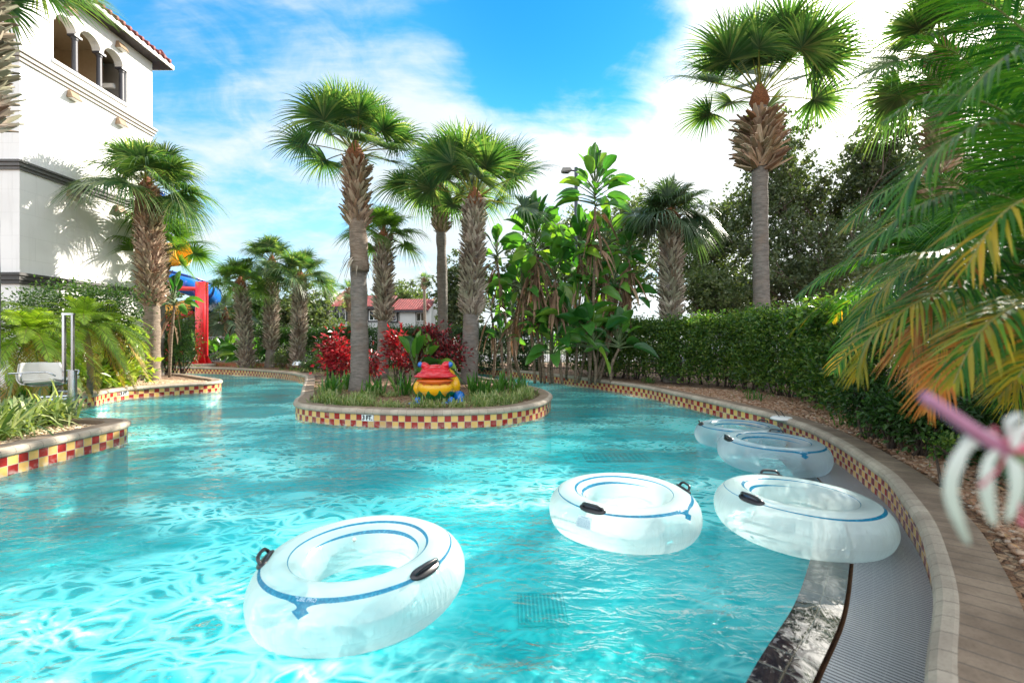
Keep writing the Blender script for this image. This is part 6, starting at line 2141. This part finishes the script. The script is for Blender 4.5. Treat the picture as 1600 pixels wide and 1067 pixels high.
# small pale house at right
Y2 = 30.0
h2 = thing('bungalow', 'pale green grey house wall with one slatted window behind the tall palm trunk', 'house', (PX(1165, Y2), Y2, GZ))
M['olive_wall'] = pbr('olive_stucco', (0.36, 0.37, 0.30), 0.9, noise=0.1)
x_ = lambda p: PX(p, Y2) - PX(1165, Y2)
z_ = lambda p: PZ(p, Y2) - GZ
b = MB(); b.box(x_(1135), x_(1215), 0, 6, -0.2, z_(452)); b.obj('wall', M['olive_wall'], h2)
b = MB(); P = [(x_(1130), -0.6, z_(452)), (x_(1220), -0.6, z_(452)), (x_(1220), 3, z_(430)), (x_(1130), 3, z_(430))]
b.add(P + [(p[0], p[1], p[2] - 0.15) for p in P], [(0, 1, 2, 3), (7, 6, 5, 4), (0, 4, 5, 1), (1, 5, 6, 2), (2, 6, 7, 3), (3, 7, 4, 0)], 0, uv=[(0, 0), (3.8, 0), (3.8, 3.6), (0, 3.6)] * 2)
b.obj('roof', M['roof'], h2)
b = MB(); x0, x1, za, zb = x_(1150), x_(1178), z_(479), z_(457)
for (a, b_, c, d) in ((x0, x1, za, za + 0.07), (x0, x1, zb - 0.07, zb), (x0, x0 + 0.07, za, zb), (x1 - 0.07, x1, za, zb), (x0, x1, (za + zb) / 2 - 0.04, (za + zb) / 2 + 0.04)): b.box(a, b_, -0.08, 0.01, c, d)
w2 = b.obj('window', M['house_wall'], h2)
b = MB(); b.box(x0 + 0.05, x1 - 0.05, -0.04, -0.02, za + 0.05, zb - 0.05); b.obj('pane', M['glass_dark'], w2)
# low building with shaded openings behind the slide
Y3 = 46.0
h3 = thing('service_building', 'low grey building with dark openings glimpsed behind the slide pillar', 'building', (PX(300, Y3), Y3, GZ))
b = MB(); b.box(-4, 3, 0, 6, -0.2, 3.0); b.obj('wall', M['house_wall'], h3)
b = MB(); b.box(-4.3, 3.3, -0.5, 6.3, 3.0, 3.3); b.obj('roof', M['roof'], h3)
for k in range(3):
    b = MB(); b.box(-3.2 + 2 * k, -2.0 + 2 * k, -0.03, 0.02, 0.9, 2.3); b.obj('window', M['glass_dark'], h3)

# ------------------------------------------------------------------ parked truck with camper shell, and a car
M['car_white'] = pbr('white_car_paint', (0.62, 0.63, 0.65), 0.25, coat=0.8)
M['car_grey'] = pbr('grey_car_paint', (0.12, 0.13, 0.15), 0.25, coat=0.8)
M['tyre'] = pbr('tyre', (0.02, 0.02, 0.02), 0.8)


def vehicle(name, label, cat, px, Y, rz, prof, cab, paint, W_=1.85, rack=False):
    t = thing(name, label, cat, (PX(px, Y), Y, GZ + 0.02), rz)
    b = MB(); prism(b, prof, [], 'y', -W_ / 2, W_ / 2)
    o = b.obj('body', paint, t)
    bv = o.modifiers.new('bevel', 'BEVEL'); bv.width = 0.05; bv.segments = 2; bv.limit_method = 'ANGLE'
    b = MB()
    for (x0, x1, z0, z1, ins) in cab:
        for s in (-1, 1):
            b.box(x0, x1, s * (W_ / 2 + 0.004) - 0.006, s * (W_ / 2 + 0.004) + 0.006, z0, z1)
    b.obj('side_window', M['glass_dark'], t)
    b = MB()
    xs_, xe = ins_[0], ins_[1]
    b.add([(xs_[0], -W_ / 2 + 0.1, xs_[1]), (xs_[0], W_ / 2 - 0.1, xs_[1]), (xe[0], W_ / 2 - 0.15, xe[1]), (xe[0], -W_ / 2 + 0.15, xe[1])], [(0, 1, 2, 3)])
    b.obj('windscreen', M['glass_dark'], t)
    for x in wheels_:
        for s in (-1, 1):
            b = MB(); b.tube([(x, s * (W_ / 2 - 0.2), 0.36), (x, s * (W_ / 2 + 0.02), 0.36)], 0.36, 20)
            wo_ = b.obj('wheel', M['tyre'], t)
            b = MB(); b.tube([(x, s * (W_ / 2 + 0.021), 0.36), (x, s * (W_ / 2 + 0.035), 0.36)], 0.2, 14); b.obj('rim', M['grey_metal'], wo_)
    for s in (-1, 1):
        b = MB(); b.box(hl_[0], hl_[0] + 0.03, s * (W_ / 2 - 0.25) - 0.14, s * (W_ / 2 - 0.25) + 0.14, hl_[1], hl_[1] + 0.18); b.obj('headlight', M['plastic_white'], t)
    if rack:
        b = MB(); b.box(-2.2, 1.0, -0.85, 0.85, 2.35, 2.5); b.box(-2.2, 1.0, -0.85, -0.8, 2.0, 2.349); b.box(-2.2, 1.0, 0.8, 0.85, 2.0, 2.349); b.obj('roof_rack', M['car_white'], t)
        b = MB(); b.tube([(-2.0, -0.3, 2.62), (-0.4, -0.3, 2.68), (1.3, -0.3, 2.60)], [0.05, 0.12, 0.04], 8); b.tube([(-2.0, 0.35, 2.60), (-0.3, 0.35, 2.66), (1.2, 0.35, 2.60)], [0.05, 0.1, 0.04], 8); b.obj('load', M['grey_metal'], t)
    return t


ins_ = ((1.45, 1.18), (0.75, 1.86)); wheels_ = (-1.7, 1.75); hl_ = (2.63, 0.75)
vehicle('pickup_truck', 'white pickup truck with a loaded roof rack parked behind the grey fence', 'truck', 360, 31, R_(-62), [(-2.7, 0.45), (2.65, 0.45), (2.65, 1.05), (1.5, 1.15), (0.75, 1.9), (-0.7, 1.9), (-0.8, 1.2), (-2.7, 1.2)],
        [(-0.55, 0.05, 1.25, 1.75, 0), (0.12, 0.75, 1.25, 1.7, 0)], M['car_white'], rack=True)
ins_ = ((1.0, 0.95), (0.3, 1.40)); wheels_ = (-1.35, 1.4); hl_ = (2.18, 0.6)
vehicle('parked_car', 'grey car parked between the two booted palms behind the fence', 'car', 402, 31.5, R_(-100), [(-2.2, 0.35), (2.2, 0.35), (2.2, 0.8), (1.05, 0.95), (0.3, 1.42), (-1.2, 1.42), (-2.0, 0.98), (-2.2, 0.9)],
        [(-0.95, -0.3, 1.0, 1.32, 0), (-0.22, 0.5, 1.0, 1.32, 0)], M['car_grey'], W_=1.75)
vehicle('parked_car', 'pale car glimpsed through the lower stems of the right hedge', 'car', 1200, 21, R_(8), [(-2.2, 0.35), (2.2, 0.35), (2.2, 0.8), (1.05, 0.95), (0.3, 1.42), (-1.2, 1.42), (-2.0, 0.98), (-2.2, 0.9)],
        [(-0.95, -0.3, 1.0, 1.32, 0), (-0.22, 0.5, 1.0, 1.32, 0)], M['car_white'], W_=1.75)

# ------------------------------------------------------------------ street lamp
Yl = 22.0
lt = thing('street_lamp', 'tall dark street lamp with flat head rising behind the paddle leaved plants', 'street lamp', (PX(900, Yl), Yl, GZ))
hL = PZ(262, Yl) - GZ
b = MB(); b.box(-0.075, 0.075, -0.075, 0.075, 0, hL); o = b.obj('pole', pbr('dark_blue_pole', (0.02, 0.03, 0.05), 0.4), lt)
b = MB(); b.tube([(-0.07, 0, hL - 0.16), (-0.32, 0, hL - 0.14)], 0.04, 8); b.obj('arm', M['dark_metal'], lt)
b = MB(); prism(b, [(-0.72, hL - 0.17), (-0.66, hL - 0.06), (-0.3, hL - 0.05), (-0.22, hL - 0.14), (-0.3, hL - 0.20), (-0.66, hL - 0.24)], [], 'y', -0.17, 0.17); hd = b.obj('lamp_head', pbr('grey_lamp_head', (0.20, 0.19, 0.17), 0.4), lt)
b = MB(); b.box(-0.62, -0.34, -0.13, 0.13, hL - 0.262, hL - 0.243); b.obj('lens', M['glass_dark'], hd)

# ------------------------------------------------------------------ pool lift
lf = thing('pool_lift', 'stainless pool access lift with empty white moulded chair at the left edge', 'pool lift', (-6.98, 7.18, 0.34))


def lp(px, py, Y=7.25): return np.array([PX(px, Y) + 6.98, Y - 7.18, PZ(py, Y) - 0.34])


b = MB()
for (a, c, w) in (((107, 493), (107, 598), 0.018), ((120.5, 493), (120.5, 642), 0.016)):
    p, q = lp(*a), lp(*c); b.box(p[0] - w, p[0] + w, -w, w, q[2], p[2])
p, q = lp(104.8, 493), lp(122.6, 493); b.box(p[0], q[0], -0.022, 0.022, p[2] + 0.001, p[2] + 0.035)
b.obj('mast', M['steel'], lf)
b = MB(); p, q = lp(120, 578), lp(120, 650); b.tube([(p[0], 0, q[2] - 0.5), (p[0], 0, p[2])], 0.056, 18); b.obj('piston_sleeve', M['steel'], lf, smooth=False)
b = MB(); p, q = lp(60, 621), lp(122, 618); b.tube([p, q], 0.028, 10); p, q = lp(66, 626), lp(116, 622); b.tube([p + [0, 0.15, 0], q + [0, 0.12, 0]], 0.02, 8)
p = lp(92, 611); q = lp(118, 611); b.tube([p, q], 0.016, 8); b.obj('base_arm', M['steel'], lf)
b = MB(); p = lp(60, 625); b.box(p[0] - 0.25, p[0] + 0.3, -0.2, 0.25, -0.01, 0.02); b.obj('base_plate', M['steel'], lf)
# chair: moulded shell, back to the left, seat toward the mast
ch = MB()
prof = [(43, 568), (41, 580), (42, 592), (48, 598), (62, 599.5), (84, 598), (104, 596)]
C = [lp(*p) for p in prof]
C = catmull(np.array(C), 0.04)
hw = 0.23
nC = len(C); U_ = np.linspace(-1, 1, 9)
V = []
for i, c in enumerate(C):
    f = i / (nC - 1)
    for u in U_:
        bulge = 0.05 * u * u
        # the back wraps forward, the seat sides curl up
        V.append(c + np.array([(0.10 * u * u if f < 0.45 else 0), u * hw * (0.92 if f < 0.15 else 1.0) * (1 - 0.25 * max(0, f - 0.8) * 5 * 0.3), (bulge if f >= 0.45 else 0)]))
V = np.array(V); V2 = V + np.array([0.012, 0, 0.016])
i, j = np.meshgrid(np.arange(nC - 1), np.arange(8), indexing='ij'); i = i.ravel(); j = j.ravel()
F = np.stack([i * 9 + j, i * 9 + j + 1, (i + 1) * 9 + j + 1, (i + 1) * 9 + j], 1)
ch.add(V, F[:, ::-1]); ch.add(V2, F)
seat = ch.obj('seat_shell', M['plastic_white'], lf, smooth=True)
s_ = seat.modifiers.new('solid', 'SOLIDIFY'); s_.thickness = 0.012
seat.location = (0, 0.0, 0)
# the broad back panel seen square on
b = MB()
bp_ = [(43, 568), (79, 567), (82, 577), (88, 592), (92, 596), (48, 598), (41.5, 592), (41, 576)]
prism(b, [(lp(*p)[0], lp(*p)[2]) for p in bp_], [], 'y', 0.20, 0.235)
o = b.obj('backrest', M['plastic_white'], lf); m_ = o.modifiers.new('bevel', 'BEVEL'); m_.width = 0.012; m_.segments = 2
for yy in (-0.25, 0.26):
    b = MB(); b.tube(catmull(np.array([lp(40, 582) + [0, yy, 0], lp(62, 581) + [0, yy, 0], lp(88, 580) + [0, yy, 0], lp(99, 580) + [0, yy, 0], lp(104, 586) + [0, yy * 0.7, 0]]), 0.05), 0.012, 8)
    b.tube(catmull(np.array([lp(60, 581) + [0, yy, 0], lp(60, 594) + [0, yy, 0], lp(63, 601) + [0, yy * 0.6, 0], lp(104, 598)]), 0.05), 0.012, 8)
    b.obj('armrest', M['steel'], lf, smooth=True)

# ------------------------------------------------------------------ landscape light, skimmer lid, valve marker
Yg = 19.8
ll_ = thing('landscape_light', 'round metal landscape light on the mulch at the foot of a booted palm', 'garden light', (PX(465, Yg), Yg, GZ - 0.06))
b = MB(); b.tube([(0, 0, -0.2), (0, 0, 0.25)], 0.05, 10); b.obj('stem', M['dark_metal'], ll_)
b = MB(); b.lathe([(0.0, 0.50), (0.10, 0.48), (0.19, 0.40), (0.23, 0.28), (0.21, 0.18), (0.12, 0.14), (0, 0.14)], (0, 0, 0), 20); b.obj('hood', M['steel'], ll_, smooth=True)
b = MB(); b.box(-0.16, 0.16, -0.225, -0.19, 0.20, 0.27); b.obj('lens', M['glass_dark'], ll_)
sx_, sy_ = PG(1222, 657, GZ)
sk = thing('valve_lid', 'round white valve lid with two wire prongs on the gravel behind the tubes', 'lid', (sx_, sy_, GZ + 0.02))
b = MB(); b.lathe([(0.0, 0.045), (0.13, 0.04), (0.16, 0.025), (0.165, 0.0), (0, 0.0)], (0, 0, 0), 24); b.obj('lid', M['white_frame'], sk, smooth=True)
b = MB(); b.tube([(-0.04, 0, 0.04), (-0.12, 0, 0.15)], 0.006, 5); b.tube([(0.04, 0, 0.04), (-0.03, 0, 0.14)], 0.006, 5); b.obj('prong', M['dark_metal'], sk)

# ------------------------------------------------------------------ areca palms hanging in from the right
M['areca'] = leafmat('areca_leaflet', [(0.015, 0.075, 0.018), (0.03, 0.12, 0.022), (0.06, 0.19, 0.03), (0.13, 0.27, 0.03), (0.025, 0.10, 0.02)], 0.36, 0.5, tgain=1.3, spec=0.25)
M['areca_yel'] = leafmat('yellow_areca_leaflet', [(0.30, 0.32, 0.03), (0.50, 0.38, 0.03), (0.22, 0.28, 0.03), (0.60, 0.36, 0.03)], 0.45, 0.35, tcol=(1.6, 1.3, 0.6))
M['areca_org'] = leafmat('orange_areca_leaflet', [(0.55, 0.22, 0.03), (0.62, 0.30, 0.06), (0.45, 0.15, 0.03), (0.66, 0.38, 0.10)], 0.4, 0.45, tcol=(1.5, 1.1, 0.7))
AM = [M['areca'], M['areca_yel'], M['areca_org'], M['stalk']]


def PP(px, py, Y): return np.array([PX(px, Y), Y, PZ(py, Y)])


def areca(label, base, trunks, fronds, seed):
    rng = np.random.default_rng(seed)
    t = thing('areca_palm', label, 'palm', (base[0], base[1], GZ), group='feathery areca palms at right')
    o = np.array([base[0], base[1], GZ])
    b = MB()
    for (p, q) in trunks:
        tt = np.linspace(0, 1, 10)[:, None]
        p, q = np.array(p) - o, np.array(q) - o
        b.tube(p + (q - p) * tt, np.linspace(0.045, 0.03, 10), 10)
    b.obj('trunk', M['stem_green'], t, smooth=True)
    for (pts, L, mi, tip) in fronds:
        c = MB()
        P = np.array([PP(*p) for p in pts]) - o
        ln = arc(catmull(P, 0.05))[-1]
        n = int(ln / 0.016)
        feather(c, rng, P, L, n, mi, 3, lw=0.0052, spread=0.95, droop=0.42, taper=0.5, both=0.28, r0=0.009, tipmi=tip)
        c.obj('frond', AM, t)
    return t


near = [
    # (control points px,py,Y), leaflet length, base material, (tip material, start, gain)
    ([(1720, 480, 2.0), (1610, 420, 1.95), (1500, 395, 1.9), (1400, 405, 1.9), (1330, 440, 1.95)], 0.32, 0, (1, 0.55, 2.0)),
    ([(1720, 430, 2.0), (1620, 330, 1.9), (1520, 300, 1.85), (1420, 330, 1.8), (1350, 390, 1.8)], 0.34, 0, (1, 0.8, 2.0)),
    ([(1740, 470, 1.9), (1640, 430, 1.8), (1520, 440, 1.75), (1420, 480, 1.7), (1350, 540, 1.7), (1338, 590, 1.7)], 0.27, 0, (1, 0.55, 2.2)),
    ([(1760, 500, 1.9), (1660, 480, 1.7), (1560, 500, 1.6), (1480, 560, 1.55), (1450, 640, 1.55)], 0.26, 0, (2, 0.35, 2.0)),
    ([(1780, 480, 1.7), (1680, 450, 1.5), (1600, 470, 1.4), (1530, 520, 1.35), (1490, 600, 1.35)], 0.25, 0, (1, 0.5, 1.4)),
    ([(1740, 400, 2.1), (1650, 250, 2.0), (1560, 170, 1.95), (1460, 150, 1.9), (1380, 190, 1.9)], 0.36, 0, None),
    ([(1740, 380, 2.3), (1680, 180, 2.2), (1610, 60, 2.1), (1530, 0, 2.1), (1440, -10, 2.1)], 0.38, 0, None),
    ([(1760, 420, 1.8), (1690, 280, 1.6), (1610, 200, 1.5), (1520, 200, 1.45), (1440, 260, 1.45), (1400, 330, 1.45)], 0.33, 0, None),
    ([(1780, 420, 1.6), (1720, 330, 1.4), (1640, 300, 1.3), (1560, 340, 1.25), (1510, 420, 1.25)], 0.28, 0, (1, 0.5, 1.5)),
    ([(1800, 300, 1.6), (1730, 160, 1.4), (1650, 80, 1.35), (1570, 90, 1.3), (1500, 160, 1.3)], 0.30, 0, None),
    ([(1780, 520, 2.2), (1680, 540, 2.0), (1610, 570, 1.9), (1560, 620, 1.9)], 0.28, 0, (1, 0.3, 1.6)),
    ([(1760, 460, 2.3), (1660, 440, 2.2), (1560, 450, 2.15), (1470, 500, 2.1), (1410, 560, 2.1)], 0.30, 0, (1, 0.4, 2.0)),
    ([(1760, 440, 2.5), (1660, 380, 2.4), (1560, 370, 2.3), (1450, 400, 2.25), (1370, 460, 2.25), (1330, 520, 2.25)], 0.33, 0, (1, 0.6, 1.5)),
    ([(1800, 520, 1.5), (1700, 500, 1.4), (1640, 530, 1.35), (1590, 590, 1.3)], 0.24, 0, (1, 0.4, 1.2)),
    ([(1740, 460, 2.0), (1640, 400, 1.9), (1545, 390, 1.85), (1470, 440, 1.8), (1425, 520, 1.8), (1440, 600, 1.75)], 0.26, 0, (2, 0.55, 2.4)),
]
areca('nearest feathery palm whose green fronds turn yellow and orange at their hanging tips', (3.0, 2.1), [((3.0, 2.1, GZ - 0.05), PP(1735, 470, 2.05)), ((3.2, 1.9, GZ - 0.05), PP(1780, 440, 1.9))], near, 1)
far_ = [
    ([(1640, 420, 3.6), (1600, 200, 3.5), (1540, 60, 3.4), (1470, -20, 3.3)], 0.42, 0, None),
    ([(1640, 420, 3.6), (1570, 260, 3.4), (1500, 150, 3.3), (1410, 110, 3.2), (1330, 140, 3.2)], 0.42, 0, None),
    ([(1640, 430, 3.6), (1560, 330, 3.5), (1470, 280, 3.4), (1380, 300, 3.3), (1320, 360, 3.3)], 0.40, 0, (1, 0.8, 2)),
    ([(1650, 430, 3.4), (1600, 300, 3.2), (1560, 170, 3.1), (1490, 80, 3.0), (1420, 60, 3.0)], 0.40, 0, None),
    ([(1650, 450, 3.6), (1570, 400, 3.4), (1480, 390, 3.3), (1390, 430, 3.2), (1350, 500, 3.2)], 0.38, 0, (1, 0.6, 1.6)),
    ([(1660, 430, 3.4), (1640, 250, 3.2), (1620, 100, 3.1), (1580, -20, 3.0)], 0.42, 0, None),
    ([(1640, 460, 3.2), (1580, 440, 3.0), (1510, 470, 2.9), (1460, 540, 2.9), (1450, 600, 2.9)], 0.34, 0, (1, 0.4, 1.6)),
    ([(1670, 450, 3.2), (1630, 470, 3.0), (1580, 520, 2.9), (1550, 590, 2.9)], 0.34, 0, (1, 0.4, 1.6)),
    ([(1660, 420, 3.0), (1610, 330, 2.9), (1560, 300, 2.8), (1500, 330, 2.7), (1470, 400, 2.7)], 0.36, 0, None),
    ([(1700, 330, 3.0), (1660, 170, 2.8), (1600, 110, 2.7), (1520, 110, 2.6), (1450, 170, 2.6)], 0.38, 0, None),
    ([(1700, 480, 2.9), (1640, 500, 2.8), (1600, 560, 2.7), (1585, 640, 2.7)], 0.32, 0, (1, 0.5, 1.6)),
]
areca('second feathery green palm standing farther back at the right frame edge', (4.25, 3.6), [((4.2, 3.6, GZ - 0.05), PP(1640, 430, 3.6)), ((4.4, 3.4, GZ - 0.05), PP(1660, 430, 3.4))], far_, 2)

rng = np.random.default_rng(77)
for (lab, ax, ay, az_, nfr, LL) in (('third feathery palm growing above the dark shrub row behind the hanging fronds', 4.75, 4.95, 2.25, 26, 1.75),
                                    ('fourth feathery palm standing deepest among the right edge foliage', 5.6, 4.1, 2.6, 24, 1.8)):
    t = thing('areca_palm', lab, 'palm', (ax, ay, GZ), group='feathery areca palms at right')
    b = MB(); b.tube([(0, 0, -0.05), (0.03, 0, 0.9), (0.0, 0.02, az_ - GZ)], [0.07, 0.055, 0.045], 10); b.obj('trunk', M['stem_green'], t, smooth=True)
    for k in range(nfr):
        c = MB()
        feather(c, rng, arch(np.array([0, 0, az_ - GZ]), k * 2.4, R_(82) - R_(78) * (k / nfr), LL * rng.uniform(0.8, 1.1), 0.45 + 0.3 * k / nfr), 0.36, 60, 0, 3, lw=0.010, spread=0.95, droop=0.42, taper=0.5, both=0.28, tipmi=(1, 0.6, 1.2) if k > nfr * 0.7 else None)
        c.obj('frond', AM, t)

# ------------------------------------------------------------------ spider lily right in front of the lens
M['petal'] = leafmat('white_petal', [(0.80, 0.80, 0.78), (0.85, 0.84, 0.82)], 0.3, 0.5, tcol=(1, 1, 1))
M['pink_stem'] = pbr('pink_bud', (0.48, 0.20, 0.32), 0.5, noise=0.2)
M['petal_pink'] = pbr('pink_throat', (0.55, 0.10, 0.16), 0.5)
def PQ(px, py, Y): return PP(px, py, Y * 0.62)


lx, ly, lz = PQ(1570, 705, 0.62)
li = thing('spider_lily', 'blurred white spider lily bloom with a pink bud close to the camera', 'flower', (lx, ly, lz))


def petal(mb, P, w):
    P = catmull(np.array(P), 0.008); n = len(P)
    T = np.gradient(P, axis=0); T /= np.linalg.norm(T, axis=1)[:, None]
    S = np.cross(T, np.array([0.2, 1.0, 0.15])); S /= np.linalg.norm(S, axis=1)[:, None]
    N = np.cross(S, T)
    u = np.linspace(0, 1, n); ww = w * np.sin(PI * np.clip(u * 0.9 + 0.08, 0, 1)) ** 0.5
    V = np.stack([P + S * ww[:, None] + N * ww[:, None] * 0.4, P, P - S * ww[:, None] + N * ww[:, None] * 0.4], 1).reshape(-1, 3)
    i, j = np.meshgrid(np.arange(n - 1), np.arange(2), indexing='ij'); i = i.ravel(); j = j.ravel()
    mb.add(V, np.stack([i * 3 + j, i * 3 + j + 1, (i + 1) * 3 + j + 1, (i + 1) * 3 + j], 1))


lo_ = np.array([lx, ly, lz])
for pts in ([(1572, 703, 0.62), (1530, 690, 0.61), (1500, 720, 0.60), (1488, 770, 0.60), (1502, 820, 0.60), (1515, 850, 0.61)],
            [(1572, 703, 0.62), (1552, 720, 0.60), (1545, 770, 0.59), (1555, 820, 0.59)],
            [(1572, 703, 0.62), (1590, 725, 0.60), (1592, 775, 0.59), (1575, 815, 0.59)],
            [(1572, 703, 0.62), (1588, 680, 0.62), (1582, 660, 0.62), (1600, 650, 0.63)],
            [(1572, 703, 0.62), (1606, 700, 0.62), (1640, 730, 0.62), (1650, 790, 0.62)],
            [(1572, 703, 0.62), (1545, 680, 0.64), (1515, 690, 0.66), (1500, 740, 0.67)],
            [(1585, 700, 0.60), (1606, 670, 0.6), (1640, 660, 0.6), (1670, 700, 0.6)]):
    b = MB(); petal(b, [PQ(*p) - lo_ for p in pts], 0.0058); b.obj('petal', M['petal'], li, smooth=True)
b = MB(); b.tube(catmull(np.array([PQ(1442, 618, 0.60) - lo_, PQ(1480, 645, 0.60) - lo_, PQ(1530, 680, 0.61) - lo_, PQ(1566, 702, 0.62) - lo_]), 0.01), np.linspace(0.0045, 0.0065, len(catmull(np.array([PQ(1442, 618, 0.60) - lo_, PQ(1480, 645, 0.60) - lo_, PQ(1530, 680, 0.61) - lo_, PQ(1566, 702, 0.62) - lo_]), 0.01))), 10)
b.obj('bud', M['pink_stem'], li, smooth=True)
for k in range(6):
    a = k * 1.05 + 0.3
    b = MB(); b.tube(catmull(np.array([(0, 0, 0), (0.018 * math.cos(a), -0.012, 0.020 * math.sin(a) - 0.004), (0.045 * math.cos(a), -0.022, 0.045 * math.sin(a) - 0.008)]), 0.006), 0.0009, 5)
    b.tube([(0.041 * math.cos(a) - 0.004, -0.022, 0.043 * math.sin(a) - 0.008), (0.047 * math.cos(a) + 0.003, -0.022, 0.046 * math.sin(a) - 0.008)], 0.002, 6)
    b.obj('stamen', M['petal_pink'], li, smooth=True)
b = MB(); b.lathe([(0.0, -0.004), (0.010, 0.0), (0.012, 0.006), (0.0, 0.012)], (0.006, 0, 0), 12); b.obj('throat', M['petal_pink'], li, smooth=True)
b = MB(); b.tube(catmull(np.array([(0.0, 0, 0), (0.10, 0.03, -0.12), (0.16, 0.05, -0.45), (0.17, 0.06, GZ - lz - 0.02)]), 0.05), 0.011, 10); b.obj('stalk', M['stem_green'], li, smooth=True)

for o in bpy.data.objects:
    if o.type == 'MESH' and o.parent is None and not o.get('kind') and not o.get('category'):
        print('UNTAGGED', o.name)
